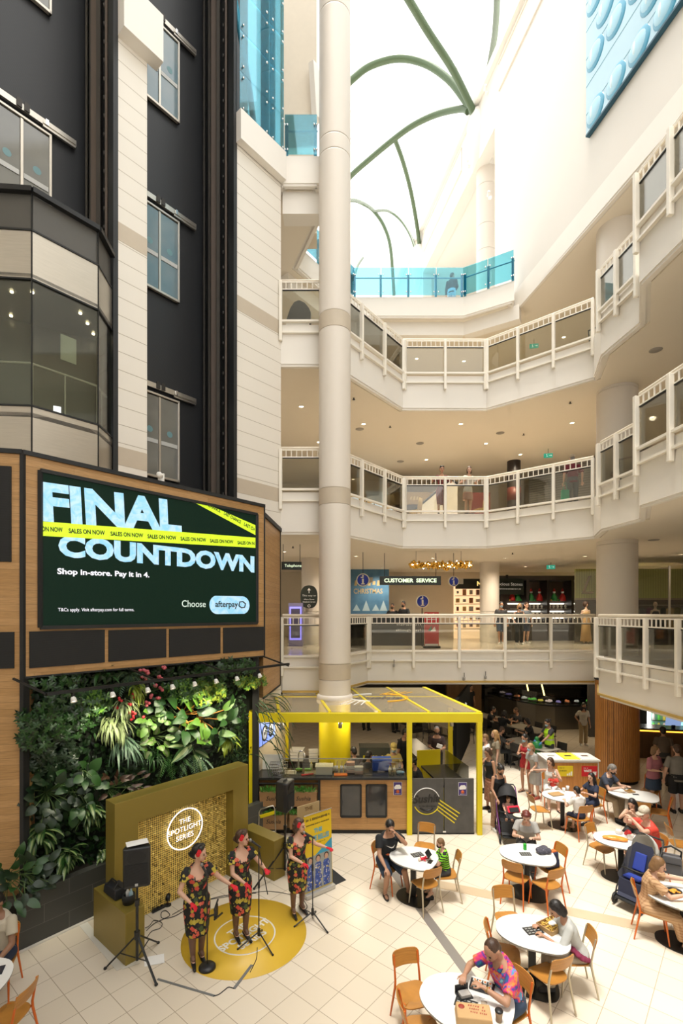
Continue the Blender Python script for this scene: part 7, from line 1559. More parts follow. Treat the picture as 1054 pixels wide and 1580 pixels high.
for i, (ps, cc) in enumerate(((.30, (.04, .40, .52)), (.38, (.02, .10, .25)), (.45, (.10, .05, .30)), (.49, (.58, .02, .20)), (.54, (.70, .08, .10)), (.58, (.72, .30, .04)), (.61, (.50, .06, .40)), (.66, (.03, .30, .48)), (.74, (.35, .65, .70)))):
 e = cr.color_ramp.elements[i] if i < 2 else cr.color_ramp.elements.new(ps); e.position = ps; e.color = (*cc, 1)
def wrist(o, TM, HM, arms, legs, p):
 S_, E_, W_ = arms[-1]; d = (W_ - E_).normalized(); c = MB(); c.cone(W_ - d * .035, W_ - d * .02, .031, .031, 14, False); c.build('bracelet', mat('beads', (.30, .18, .05), .5), o)
 c = MB(); c.cone(TM @ Vector((-.07, .075, .49)), TM @ Vector((-.02, .14, .36)), .024, .012); c.cone(TM @ Vector((.07, .075, .49)), TM @ Vector((.02, .14, .36)), .024, .012); c.cone(TM @ Vector((-.075, .05, .5)), TM @ Vector((-.03, -.075, .53)), .022, .024); c.cone(TM @ Vector((.075, .05, .5)), TM @ Vector((.03, -.075, .53)), .022, .024); c.cone(TM @ Vector((-.03, -.075, .53)), TM @ Vector((.03, -.075, .53)), .024, .024); remeshed(c, 'collar', TROP, o, .01, 2)
sitter(s16, 'man with cropped hair in a bright tropical shirt eating sushi', h=1.80, lean=22, head=(6, 34), skin='tan', hair=('buzz', 'brown'), top=('shirt', TROP), bottom=('shorts', DNM), shoes=BLACK, rh=(.18, .46, .85), lh=(-.10, .42, .87), rpole=(.9, -.4, -.5), lpole=(-.9, -.5, -.5), voxel=.008, curl=50, extras=wrist)
sitter(s17, 'man in a beige t-shirt with a hand on his knee, cut by the frame edge', turn=-20, h=1.78, lean=8, head=(0, 14), skin='brown', hair=('short', 'black'), top=('tee', cloth('oat', (.50, .44, .34))), bottom=('shorts', NVY, .8), shoes=NVY, rh=(.06, .34, .78), lh=(-.22, .30, .64), rf=(.10, .40, .075), lf=(-.2, .40, .075), voxel=.0085)
def stander(px, py, d, label, **kw):
 q = G(px, py); return person(label, (q.x, q.y, 0), face(*d), **kw)
stander(766, 1279, (.25, -1), 'woman in a black sleeveless top looking down behind the pushchair', fem=True, h=1.62, lean=14, head=(-6, 34), skin='tan', hair=('bun', 'black'), mask=MBK, top=('tank', BLK), bottom=('trousers', print_cloth('tan_print', (.40, .25, .16), [(.55, .40, .28), (.25, .13, .08)], 20)), shoes=WHITE, rh=(.18, .32, .92), lh=(-.10, .34, .95), voxel=.0095)
q = Vector((q1_.x, q1_.y, 0)); person('small child with colourful socks sitting in the black pushchair', (q.x - .0, q.y + .06, .20), face(-.2, -1), .92, sit=True, lean=-14, head=(20, 20), hair=('short', 'light'), top=('tee', cloth('rose', (.5, .28, .25))), bottom=('shorts', CHR, .7), shoes=WHITE, rh=(.16, .40, .84), lh=(-.16, .40, .84), voxel=.011, extras=lambda o, TM, HM, arms, legs, p: (lambda c: [c.cone(legs[s_][1].lerp(legs[s_][2], .35), legs[s_][2], .055, .042, 12, False) for s_ in (1, -1)] and c.build('sock', mat('sock_orange', (.7, .2, .06), .8), o))(MB()))
PLAY = print_cloth('playsuit_red', (.36, .015, .02), [(.45, .05, .05), (.28, .01, .02)], 26)
stander(812, 1222, (-.75, -.6), 'young woman in a red playsuit and blue mask eating', fem=True, h=1.68, skin='tan', hair=('tail', 'black'), head=(-10, 12), mask=BLU, top=('tank', PLAY), bottom=('shorts', PLAY, .45), shoes=BLACK, shoe='thong', rh=(.05, .34, 1.22), lh=(-.14, .30, 1.24), voxel=.0095)
stander(826, 1231, (-.85, -.35), 'girl with long fair hair in a grey dress and blue mask, leaning forward', fem=True, h=1.56, lean=18, hair=('tail', 'blond'), head=(0, 4), mask=BLU, top=('tee', GRY), bottom=('skirt', GRY, .38), shoes=mat('shoe_red', (.4, .08, .05), .6), rh=(.16, .26, .80), lh=(-.12, .3, .9), voxel=.0095)
HIV = mat('hi_vis', (.42, .70, .02), .7, emit=.08, ecol=(.4, .7, .02))
def hivest(o, TM, HM, arms, legs, p):
 c = MB(); c.loft([((0, 0, -.05), .19, .145), ((0, 0, .15), .17, .13), ((0, .004, .36), .192, .148), ((0, -.004, .45), .165, .12), ((0, -.006, .50), .10, .09)], 22, 0, True, True, TM); remeshed(c, 'safety_vest', HIV, o, .014, 3)
 c = MB(); c.loft([((0, 0, .12), .181, .139), ((0, 0, .17), .180, .139)], 22, 0, True, False, TM); c.build('reflective_band', mat('reflect_grey', (.6, .6, .58), .3, .4), o)
stander(848, 1188, (-.9, -.25), 'cleaner in a yellow-green safety vest and blue gloves beside the bins', h=1.68, hair=('bun', 'black'), skin='tan', head=(6, 20), mask=BLU, top=('tee', CHR), bottom=('trousers', CHR), shoes=BLACK, gloves=mat('glove_blue', (.05, .18, .42), .6), rh=(.14, .40, 1.06), lh=(-.12, .42, 1.0), voxel=.011, extras=hivest)
o = thing('waste_bag', 'green and black waste bag held by the cleaner', 'bag', (G(833, 1188).x - .1, G(833, 1188).y, .55)); c = MB(); c.ball((0, 0, .22), (.18, .16, .24), 12); c.ball((0, 0, .48), (.08, .08, .1), 10); remeshed(c, 'bag', mat('bag_green', (.02, .20, .05), .4), o, .016, 3)
stander(1008, 1245, (.35, -.95), 'woman with short fair hair in a pink t-shirt and denim skirt, looking aside', fem=True, h=1.62, hair=('bob', 'light'), head=(30, 4), top=('tee', cloth('pink', (.42, .16, .20)), .95), bottom=('skirt', DNM, .30), shoes=BLACK, rh=(.10, .26, 1.12), lh=(-.12, .26, 1.10), voxel=.0095, wide=1.18)
stander(1046, 1254, (.2, .98), 'person in a grey t-shirt with red trim and dark shorts, seen from behind', h=1.74, hair=('short', 'brown'), head=(0, 2), top=('tee', cloth('stone_grey', (.22, .21, .19)), .8), bottom=('shorts', BLK, .95), shoes=BLACK, rh=(.30, .05, .88), lh=(-.30, .05, .88), voxel=.0095, wide=1.14)
stander(1024, 1212, (.3, .95), 'man in a brown t-shirt queueing in the shade behind the woman in pink', h=1.74, hair=('short', 'black'), skin='tan', top=('tee', cloth('taupe', (.13, .10, .075))), bottom=('trousers', CHR), shoes=BLACK, voxel=.012)
stander(767, 1213, (-.9, .1), 'woman with long fair hair in a khaki top waiting by the kiosk', fem=True, h=1.66, hair=('long', 'blond'), head=(0, 5), top=('tee', cloth('olive', (.26, .22, .15))), bottom=('trousers', cloth('sand', (.3, .25, .19))), shoes=BLACK, rh=(.10, .30, 1.05), voxel=.011)
stander(757, 1250, (-.85, -.3), 'dark-haired woman in black with a hand to her mouth by the kiosk post', fem=True, h=1.64, skin='tan', hair=('bob', 'brown'), head=(10, 22), top=('tank', BLK), bottom=('skirt', print_cloth('skirt_print', (.30, .13, .08), [(.5, .32, .2), (.2, .1, .06)], 18), .55), shoes=BLACK, rh=(.10, .22, 1.38), voxel=.011)
stander(752, 1222, (-.9, .2), 'person in white half hidden behind the kiosk post', h=1.66, hair=('short', 'light'), top=('tee', WHT), bottom=('trousers', CHR), shoes=BLACK, voxel=.012)
stander(900, 1150, (-.1, -1), 'woman in a pale shirt and tan trousers standing in the dim court', fem=True, h=1.66, skin='tan', hair=('long', 'black'), top=('shirt', cloth('cream_cloth', (.55, .52, .46))), bottom=('trousers', cloth('tan_cloth', (.40, .30, .17))), shoes=WHITE, mask=MBK, rh=(.20, .08, .98), voxel=.012)
def at(px, Y, d, label, **kw):
 x = (px - CX) * Y / F; return person(label, (x, Y, kw.pop('z', 0)), face(*d), **kw)
at(548, 13.0, (-.5, .85), 'kiosk worker in black seen from behind, by the takeaway boxes', h=1.66, hair=('short', 'black'), skin='tan', head=(0, 16), top=('tee', BLK), bottom=('trousers', BLK), shoes=BLACK, rh=(.16, .4, 1.1), lh=(-.16, .4, 1.1), voxel=.012)
at(568, 12.75, (.2, .95), 'kiosk worker in dark grey seen from behind, by the blue cool box', h=1.62, hair=('short', 'black'), skin='tan', head=(-20, 14), top=('tee', CHR), bottom=('trousers', BLK), shoes=BLACK, rh=(.16, .4, 1.1), lh=(-.16, .4, 1.1), voxel=.012)
at(607, 13.5, (.1, -1), 'kiosk worker in a yellow cap and mask facing the counter', fem=True, h=1.66, hair=('bun', 'black'), skin='tan', head=(-10, 20), mask=BLU, hat=(cloth('mustard', (.52, .40, .12)), 'peak'), top=('tee', cloth('mustard', (.52, .40, .12))), bottom=('trousers', BLK), shoes=BLACK, rh=(.16, .34, 1.02), lh=(-.16, .36, 1.06), voxel=.012)
at(622, 14.6, (.6, -.6), 'tall man in a black shirt behind the worker in the yellow cap', h=1.80, hair=('short', 'black'), skin='tan', head=(25, 18), top=('tee', BLK), bottom=('trousers', BLK), shoes=BLACK, voxel=.012)
at(652, 12.5, (-.95, -.25), 'kiosk worker in black reaching across behind the yellow post', fem=True, h=1.60, hair=('bun', 'black'), skin='tan', lean=24, head=(0, 24), top=('tee', BLK), bottom=('trousers', BLK), shoes=BLACK, rh=(.12, .56, 1.16), lh=(-.1, .3, 1.05), voxel=.011)
at(674, 15.2, (-.25, -1), 'customer in a brown shirt and black mask holding a white packet', h=1.74, hair=('buzz', 'grey'), skin='tan', head=(8, 18), mask=MBK, top=('shirt', cloth('chocolate', (.045, .025, .022))), bottom=('trousers', BLK), shoes=BLACK, rh=(.1, .3, 1.12), lh=(-.12, .28, 1.10), voxel=.011)
o = thing('paper_packet', 'small white packet held by the customer in the brown shirt', 'packet', ((678 - CX) * 14.85 / F, 14.85, 1.18)); MB().box((0, 0, .05), (.16, .05, .12), M=Rot(R(20), 4, 'Y')).build('packet', PAPER, o, bevel=.008)
dr_ = random.Random(4)
for k, (px, py, d, lab, hc, tc_) in enumerate(((776, 1128, (.6, .5), 'dim diner in black nearest the curved counter, seen from behind', 'black', BLK), (800, 1122, (-.8, -.1), 'dim diner in dark grey facing the kiosk at the long table', 'brown', CHR), (770, 1158, (.9, .2), 'dim diner in a patterned top at the near end of the long table', 'brown', print_cloth('dim_print', (.03, .03, .03), [(.09, .08, .07), (.02, .02, .02)], 18)), (818, 1142, (-.8, .2), 'dim diner in black beside the pale communal table', 'black', BLK), (757, 1120, (.7, -.3), 'dim diner holding a bright phone deep in the court', 'black', BLK), (600, 1110, (.5, -.5), 'dim diner in black behind the kiosk staff', 'black', BLK), (640, 1105, (-.5, -.5), 'dim diner with bare arms behind the kiosk, by the long table', 'black', CHR), (560, 1112, (.3, .6), 'dim diner in dark clothes behind the yellow column', 'brown', BLK))):
 q = G(px, py, .5); person(lab, (q.x, q.y, 0), face(*d), 1.68, sit=True, lean=14, head=(0, 18), skin='tan', hair=('short' if k % 3 else 'bob', hc), top=('tee', tc_), bottom=('trousers', BLK), shoes=BLACK, rh=(.14, .42, .84), lh=(-.14, .42, .84), voxel=.015, group='diners in the dim court')
stander(725, 1113, (.4, -.8), 'standing man in black far back in the dim court', h=1.75, hair=('short', 'black'), skin='tan', top=('tee', BLK), bottom=('trousers', BLK), shoes=BLACK, voxel=.015)
zl = L[1]
at(606, 21.4, (-.3, -1), 'information desk clerk in black on the side of the poster', h=1.68, z=zl, hair=('short', 'black'), skin='tan', mask=MBK, top=('tee', BLK), bottom=('trousers', BLK), shoes=BLACK, rh=(.2, .3, 1.1), lh=(-.2, .3, 1.1), voxel=.014)
at(624, 21.2, (-.6, -.7), 'information desk clerk in black nearest the red banner', h=1.78, z=zl, hair=('short', 'black'), skin='tan', mask=MBK, head=(0, 14), top=('tee', BLK), bottom=('trousers', BLK), shoes=BLACK, rh=(.2, .3, 1.1), lh=(-.2, .3, 1.1), voxel=.014)
at(773, 20.8, (-.1, -1), 'walker in dark grey with a blue mask on the first level', h=1.74, z=zl, hair=('short', 'black'), skin='tan', mask=BLU, top=('tee', CHR), bottom=('shorts', DNM, .95), shoes=WHITE, rf=(.1, .16, .075), lf=(-.1, -.14, .09), voxel=.013)
at(801, 20.2, (-.05, -1), 'fair-haired walker in black with a black mask on the first level', fem=True, h=1.66, z=zl, hair=('bob', 'blond'), mask=MBK, top=('tank', BLK), bottom=('trousers', BLK), shoes=WHITE, rh=(.24, .16, 1.0), lh=(-.24, .16, 1.0), voxel=.013)
at(811, 21.0, (.2, -1), 'walker in a grey-blue shirt behind the woman in black', h=1.72, z=zl, hair=('short', 'brown'), top=('tee', cloth('steel', (.16, .19, .23))), bottom=('shorts', NVY, .9), shoes=WHITE, voxel=.013)
zl = L[2]
at(681, 17.35, (-.05, -1), 'woman in a red checked dress leaning on the second level handrail', fem=True, h=1.68, z=zl, lean=10, hair=('updo', 'black'), skin='tan', top=('longdress', stripes('check_red', (.30, .06, .06), (.06, .03, .04), 16, 2, .5, .8, 0)), shoes=BLACK, rh=(.34, .22, 1.22), lh=(-.34, .22, 1.22), voxel=.012)
at(722, 17.35, (.3, -.95), 'woman in a white top and pink skirt at the second level handrail', fem=True, h=1.66, z=zl, lean=8, hair=('bob', 'brown'), head=(-30, 8), top=('tee', WHT), bottom=('skirt', cloth('dusty_pink', (.48, .28, .22)), .28), shoes=BLACK, rh=(.24, .25, 1.22), lh=(-.26, .25, 1.22), voxel=.012)
at(884, 16.2, (.2, .98), 'man in a maroon shirt and cap with his back to the second level rail', h=1.74, z=zl, hair=('buzz', 'grey'), hat=(cloth('stone', (.5, .42, .32)), 'peak'), top=('tee', cloth('maroon', (.16, .02, .035)), .9), bottom=('trousers', cloth('slate_grey', (.09, .095, .10))), shoes=BLACK, rh=(.28, .0, .88), lh=(-.28, .0, .88), voxel=.012)
o = thing('carrier_bag', 'green carrier bag in the hand of the man in maroon', 'bag', ((872 - CX) * 16.0 / F, 16.0, L[2] + .22)); c = MB(); c.box((0, 0, .17), (.26, .12, .34), taper=.9); remeshed(c, 'bag', mat('bag_emerald', (.02, .32, .18), .5), o, .016, 3); MB().tube([(-.07, 0, .33), (-.03, 0, .58), (.03, 0, .58), (.07, 0, .33)], .008, 6).build('handle', MT['bag_emerald'], o)
at(697, 21.2, (.3, .6), 'person in a dark jacket and pale jeans standing on the terrace', h=1.72, z=L[4], hair=('short', 'brown'), head=(-30, 5), top=('long', BLK), bottom=('trousers', cloth('pale_denim', (.35, .5, .62))), shoes=BLACK, rh=(.1, .26, 1.1), voxel=.013)
# == upper levels
def cpos(px, py, z): return G(px, py, z)
RIMW = mat('downlight_rim', (.8, .77, .7), .4)
_dl = None
def downlight(px, py, z, lab, power=0):
 global _dl
 q = cpos(px, py, z)
 if _dl is None:
  o = _dl = thing('downlight', lab, 'ceiling light', tuple(q), 0); MB().lathe([(.075, 0), (.10, 0), (.10, -.012), (.075, -.02), (.075, 0)], 20).build('rim', RIMW, o); MB().lathe([(.001, -.006), (.078, -.006), (.001, -.005)], 20).build('lens', LAMP, o)
 else: o = copy_tree(_dl, tuple(q), 0, lab)
 o['group'] = 'ceiling downlights'
 if power:
  l_ = bpy.data.lights.new('downlight_beam', 'SPOT'); l_.energy = power * 3.2; l_.spot_size = R(150); l_.spot_blend = .9; l_.color = (1, .86, .66); l_.shadow_soft_size = .1
  lo = bpy.data.objects.new('downlight_beam', l_); COL.objects.link(lo); lo.location = q - Vector((0, 0, .04))
Z1, Z2, Z3 = 7.52, 12.29, 17.39
for px, py, lab, pw in ((549, 858, 'beside the tall column', 90), (668, 861, 'above the gold garland', 110), (780, 861, 'before the jewellery shop', 110), (811, 874, 'deep before the jewellery shop', 60), (903, 858, 'beside the big round column', 110), (439, 851, 'beside the timber screen box', 60), (590, 876, 'over the information desk', 90), (1052, 855, 'before the dress shop', 70), (960, 872, 'inside the dress shop glass', 170)):
 downlight(px, py, Z1, 'ceiling downlight of the first level ' + lab, pw)
for px, py, lab, pw in ((465, 627, 'left of the tall column', 60), (561, 654, 'just past the tall column', 90), (711, 654, 'in the middle', 110), (883, 652, 'near the big round column', 110), (750, 684, 'farther back in the middle', 90), (803, 701, 'above the exit sign', 90), (658, 709, 'deep at the back', 90), (492, 682, 'partly behind the tall column', 40)):
 downlight(px, py, Z2, 'ceiling downlight of the second level ' + lab, pw)
for px, py, lab, pw in ((643, 553, 'seen through the middle balustrade, nearer the column', 110), (716, 557, 'seen through the middle balustrade, farther from the column', 110), (870, 520, 'seen through the slanting balustrade', 110)):
 downlight(px, py, Z3, 'ceiling downlight of the third level ' + lab, pw)
downlight(1006, 643, 12.29, 'ceiling downlight seen behind the nearest balustrade run', 60)
_cs = None
for px, py, z, lab in ((555, 662, Z2, 'second level ceiling, nearest the tall column'), (772, 668, Z2, 'second level ceiling, in the middle'), (648, 684, Z2, 'second level ceiling, far back'), (1012, 540, Z2, 'soffit under the nearest third level balustrade'), (1009, 833, Z1, 'soffit beside the big round column'), (618, 712, Z2, 'second level ceiling, deep over the women')):
 q = cpos(px, py, z); o = thing('ceiling_speaker', 'round grey speaker grille in the ' + lab, 'ceiling speaker', tuple(q), 0, 'round ceiling grilles'); MB().lathe([(.001, -.02), (.13, -.02), (.16, -.005), (.16, 0), (.001, 0)], 24).build('grille', mat('grille_grey', (.34, .31, .27), .6), o)
for px, py, z, lab in ((602, 657, Z2, 'of the second level near the women'), (880, 620, Z2, 'of the second level near the big column'), (546, 614, Z2, 'beside the tall column'), (808, 669, Z2, 'of the second level farther back'), (791, 853, Z1, 'of the first level before the jewellery shop'), (452, 843, Z1, 'of the first level beside the screen box')):
 q = cpos(px, py, z); o = thing('sprinkler', 'small dark sprinkler head in the ceiling ' + lab, 'sprinkler', tuple(q), 0, 'sprinkler heads'); MB().lathe([(.02, 0), (.02, -.05), (.05, -.06), (.001, -.065)], 12).build('head', mat('sprinkler_dark', (.06, .05, .04), .5), o)
EXG = mat('exit_green', (.02, .30, .20), .5, emit=.45, ecol=(.03, .35, .24))
for px, py, Y, lab in ((824, 534, 21, 'third level, seen through the glass'), (846, 703, 21, 'second level, near the man in maroon'), (850, 875, 22, 'first level, above the jewellery shop')):
 q = P(px, py, Y); o = thing('exit_sign', 'small green exit sign on the ' + lab, 'exit sign', tuple(q), R(-10), 'green exit signs'); MB().box((0, 0, 0), (.36, .04, .18)).build('box', EXG, o); c = MB()
 c.ball((-.07, -.022, .045), (.016, .004, .016), 8); c.bar((-.07, -.023, .03), (-.055, -.023, -.02), .025, .006); c.bar((-.055, -.023, -.02), (-.09, -.023, -.065), .014, .006); c.bar((-.055, -.023, -.02), (-.025, -.023, -.055), .014, .006); c.bar((.03, -.023, 0), (.11, -.023, 0), .02, .006); c.add([(.10, -.024, .035), (.14, -.024, 0), (.10, -.024, -.035)], [(0, 1, 2)]); c.build('pictogram', mat('exit_white', (.85, .9, .85), .5, emit=.6), o); MB().tube([(0, 0, .09), (0, 0, .3)], .008, 5).build('rod', DARKM, o)
# -- first level: information desk and signs
z1 = L[1]
o = thing('information_desk', 'long black information desk with white lettering, behind the first level balustrade', 'desk', (1.8, 20.1, z1)); MB().box((0, 0, .55), (3.0, .9, 1.1)).build('body', mat('desk_black', (.02, .019, .018), .35), o); MB().box((0, 0, 1.13), (3.1, 1.0, .06)).build('worktop', mat('desk_top', (.12, .10, .08), .3), o)
c = MB(); scribble(c, 1.0, .12, 13, frame((.9, -.456, .86), (1, 0, 0))); put_text(c, "although they'll", .13, frame((.9, -.456, .62), (1, 0, 0)), ext=.002, fit=1.05); c.build('lettering', WHITE, o); MB().box((-.75, -.455, .5), (.3, .01, .5)).build('picture', mat('desk_picture', (.45, .2, .08), .6), o)
def hang_sign(o, w_, h_, mm, z_ceil, z):
 MB().box((0, 0, 0), (w_, .07, h_)).build('board', mm, o)
 for s_ in (-.42, .42): MB().tube([(s_ * w_, 0, h_ / 2), (s_ * w_, 0, z_ceil - z)], .012, 6).build('rod', DARKM, o)
SGN = mat('sign_board', (.018, .024, .018), .4); SLT = mat('sign_letters', (.75, .88, .6), .5, emit=.9, ecol=(.72, .85, .6))
q = P(633, 896, 18.6); o = thing('hanging_sign', 'long dark hanging sign with lit customer service lettering', 'sign', tuple(q)); hang_sign(o, 2.32, .34, SGN, Z1, q.z); c = MB(); put_text(c, 'CUSTOMER  SERVICE', .2, frame((0, -.04, 0), (1, 0, 0)), ext=.003, bold=.006, fit=1.98); c.build('lettering', SLT, o)
INB = mat('info_blue', (.02, .035, .20), .4, emit=.15, ecol=(.02, .04, .3)); INW = mat('info_cream', (.75, .70, .52), .5)
for px, py, Y, r_, lab in ((560, 895, 18.3, .245, 'hanging beside the tall column'), (700, 897, 18.6, .20, 'hanging at the far end of the customer service sign'), (652, 928, 19.0, .25, 'standing over the information desk')):
 q = P(px, py, Y); o = thing('info_sign', 'round blue letter i sign ' + lab, 'sign', tuple(q), 0, 'round information signs'); Mx = RX90
 MB().lathe([(.001, -.02), (r_, -.02), (r_, .03), (.001, .03)], 28, M=Mx).build('disc', INW, o); MB().lathe([(.001, .031), (r_ * .86, .031), (.001, .032)], 28, M=Mx).build('blue_face', INB, o); c = MB(); c.box((0, -.036, -.05), (r_ * .26, .008, r_ * .8)); c.box((-.03, -.036, .1 * r_ / .25), (r_ * .42, .008, .035)); c.box((0, -.036, -.15 * r_ / .25), (r_ * .55, .008, .035)); c.ball((0, -.036, .16 * r_ / .25), (r_ * .14, .006, r_ * .14), 10); c.build('letter', INW, o)
 if py < 920: MB().tube([(0, 0, r_), (0, 0, Z1 - q.z)], .012, 6).build('rod', DARKM, o); MB().box((.12, .02, 0), (.5, .03, .2)).build('bracket', mat('sign_tan', (.35, .29, .2), .5), o)
 else: MB().tube([(0, 0.1, -r_), (0, .1, z1 - q.z)], .02, 6).build('pole', DARKM, o); MB().tube([(0, 0.1, -r_), (0, 0, -r_ * .8)], .02, 6).build('joint', DARKM, o)
q = P(666, 995, 18.3); o = thing('pull_up_banner', 'red pull-up banner standing before the information desk', 'banner', (q.x, q.y, z1), R(4)); MB().box((0, 0, .04), (.62, .2, .08)).build('base_case', DARKM, o); MB().box((0, .0, .70), (.54, .012, 1.28)).build('sheet', mat('banner_red', (.50, .03, .03), .5), o); c = MB(); put_text(c, 'The gift', .12, frame((-.06, -.008, 1.24), (1, 0, 0)), ext=.001); scribble(c, .44, .05, 20, frame((0, -.008, 1.14), (1, 0, 0))); scribble(c, .42, .05, 18, frame((-.01, -.008, 1.06), (1, 0, 0))); c.box((0, -.007, .12), (.5, .003, .07)); c.add([(-.05, -.009, .62), (.12, -.009, .80), (.16, -.009, .62)], [(0, 1, 2)]); c.build('lettering', WHITE, o); MB().add([(-.14, -.008, .64), (.0, -.008, .85), (-.0, -.008, .64)], [(0, 1, 2)]).build('green_print', mat('print_green', (.03, .22, .12), .6), o)
o = thing('gold_garland', 'long gold tinsel garland with baubles hanging from the first level ceiling', 'garland', tuple(P(680, 872, 18.0))); c = MB(); gr_ = random.Random(2)
for i in range(300): c.ball((gr_.uniform(-1.15, 1.15), gr_.uniform(-.12, .12), gr_.gauss(0, .055)), gr_.uniform(.03, .06), 6)
c.build('baubles', mat('tinsel_gold', (.75, .45, .08), .25, .9), o)
for x in (-.9, .75): MB().tube([(x, 0, 0), (x, 0, Z1 - P(680, 872, 18).z)], .006, 5).build('wire', DARKM, o)
c = MB(); [c.ball((gr_.uniform(-1.1, 1.1), gr_.uniform(-.12, -.08), gr_.gauss(0, .07)), .018, 6) for i in range(30)]; c.build('fairy_lights', LAMP, o)
q = P(450, 873, 16.2); o = thing('hanging_sign', 'small dark hanging sign with telephone lettering beside the screen box', 'sign', tuple(q), R(4)); hang_sign(o, .66, .26, SGN, Z1, q.z); c = MB(); put_text(c, 'Telephone', .13, frame((.05, -.04, .0), (1, 0, 0)), ext=.002); c.build('lettering', SLT, o)
round_column('column_first', -1.28, 20.4, .38, z1, Z1, [5.3]); round_column('column_second', 6.63, 22.0, .42, z1, Z1, [5.3]); round_column('column_third', 8.0, 22.8, .30, L[2], Z2, [], mat('column_dark', (.03, .022, .02), .4))
struct('trim_40', MB().lathe([(.305, L[2] + 1.75), (.306, L[2] + 1.75), (.306, L[2] + 2.35), (.305, L[2] + 2.35)], 32, (8.0, 22.8, 0)), mat('band_red', (.16, .03, .02), .5))
q = P(477, 921, 19.6); o = thing('oval_sign', 'black oval wayfinding sign with an up arrow on the round column', 'sign', tuple(q)); Mx = RX90
MB().loft([((0, 0, -.02), .34, .46, 0, .8), ((0, 0, .02), .34, .46, 0, .8)], 28, 0, False, True, Mx).build('board', SGN, o); c = MB(); put_text(c, 'This way to', .10, frame((0, -.025, .05), (1, 0, 0)), ext=.001, fit=.54); put_text(c, 'Albert Street', .08, frame((0, -.025, -.1), (1, 0, 0)), ext=.001, fit=.42); put_text(c, 'Elizabeth Street', .08, frame((0, -.025, -.2), (1, 0, 0)), ext=.001, fit=.5); c.add([(-.07, -.025, .26), (.07, -.025, .26), (0, -.025, .36)], [(0, 1, 2)]); c.box((0, -.025, .21), (.025, .004, .12)); c.lathe([(.04, 0), (.06, 0), (.06, .003), (.04, .003), (.04, 0)], 14, (0, -.024, -.36), M=Mx); c.build('lettering', WHITE, o)
o = thing('vending_fridge', 'drinks fridge with a violet lit edge, behind the first level glass', 'fridge', tuple(Vector((P(456, 950, 19.2).x, 19.2, z1)))); MB().box((0, .3, .85), (.55, .55, 1.7)).build('body', mat('fridge_body', (.22, .2, .35), .4), o); MB().box((-.0, .015, .9), (.46, .02, 1.3)).build('door_glow', mat('violet_glow', (.2, .18, .8), .4, emit=1.2, ecol=(.22, .2, .85)), o); MB().box((0, -.0, .9), (.36, .02, 1.15)).build('door_glass', mat('fridge_dark', (.10, .09, .16), .2), o)
o = thing('wall_poster', 'tall blue festive poster behind the information desk', 'poster', tuple(P(562, 950, 25.5)));
p0, p1 = P(541, 950, 25.5), P(600, 878, 25.5); w_, h_ = p1.x - p0.x, p1.z - p0.z; MB().box((w_ / 2 - .7, 0, h_ / 2), (w_, .05, h_)).build('sheet', mat('poster_night', (.02, .09, .20), .5, 0, (.12, .28, .45), 2.2, detail=5), o); c = MB(); scribble(c, 1.4, .3, 6, frame((.15, -.03, h_ * .70), (1, 0, 0))); put_text(c, 'CHRISTMAS', .36, frame((.2, -.03, h_ * .52), (1, 0, 0)), ext=.002, bold=.004, fit=1.5); c.build('lettering', mat('poster_gold', (.5, .38, .18), .5), o)
c = MB(); [c.add([(x - .2, -.031, .25), (x + .2, -.031, .25), (x, -.031, .6 + .2 * (i % 2))], [(0, 1, 2)]) for i, x in enumerate((-.4, .1, .6, 1.0))]; c.build('house_print', mat('poster_pale', (.4, .55, .65), .6), o)
wo = P(722, 905, 24); o = thing('gift_shop_front', 'small bright gift shop front with warm lit shelves', 'shop front', (6.75, 24.4, z1)); MB().box((0, .8, 1.4), (2.0, .05, 2.8)).build('back_wall', mat('shop_warm_glow', (.85, .6, .35), .6, emit=.8, ecol=(.9, .62, .35)), o); MB().box((0, -.05, 2.75), (2.2, .1, .5)).build('fascia', SGN, o); c = MB(); put_text(c, 'NY', .3, frame((.15, -.11, 2.75), (1, 0, 0)), ext=.002, bold=.008); c.build('lettering', mat('lit_yellow', (.9, .65, .2), .5, emit=1), o)  # back wall glows by itself in place of shop lamps
for k in range(5): MB().box((0, .55, .5 + .42 * k), (1.9, .3, .03)).build('shelf', mat('shelf_pale', (.7, .6, .48), .5), o)
for k in range(30):
 x = -.85 + (k % 6) * .34; z = .53 + (k // 6) * .42; b_ = tag(MB().box((0, 0, .1), (gr_.uniform(.08, .2), .14, gr_.uniform(.1, .3))).build('gift_box', [mat('goods_%d' % i, cc, .6) for i, cc in enumerate(((.6, .25, .1), (.75, .65, .5), (.3, .12, .08), (.7, .45, .15), (.5, .5, .45)))][k % 5]), 'small boxed gift on the lit shelves of the gift shop', 'gift box', 'gift boxes in the gift shop'); b_.location = (6.75 + x, 24.95, z1 + z + .05)
JD = mat('jewel_dark', (.03, .022, .018), .35); JS = mat('shelf_light', (1, .95, .85), .5, emit=2.4, ecol=(1, .93, .8))
o = thing('jewellery_shop', 'dark jewellery shop front with lit display shelves', 'shop front', (9.4, 23.2, z1)); MB().box((0, .9, 1.55), (4.2, .1, 3.1)).build('back_wall', mat('jewel_back', (.10, .07, .05), .5), o)
for x in (-1.95, -.62, .35, 1.5): MB().box((x, .4, 1.5), (.12, .9, 3.0)).build('pier', JD, o)
MB().box((0, .35, .38), (4.1, .85, .76)).build('plinth', JD, o); MB().box((0, .4, 2.95), (4.2, .95, .22)).build('fascia', JD, o)
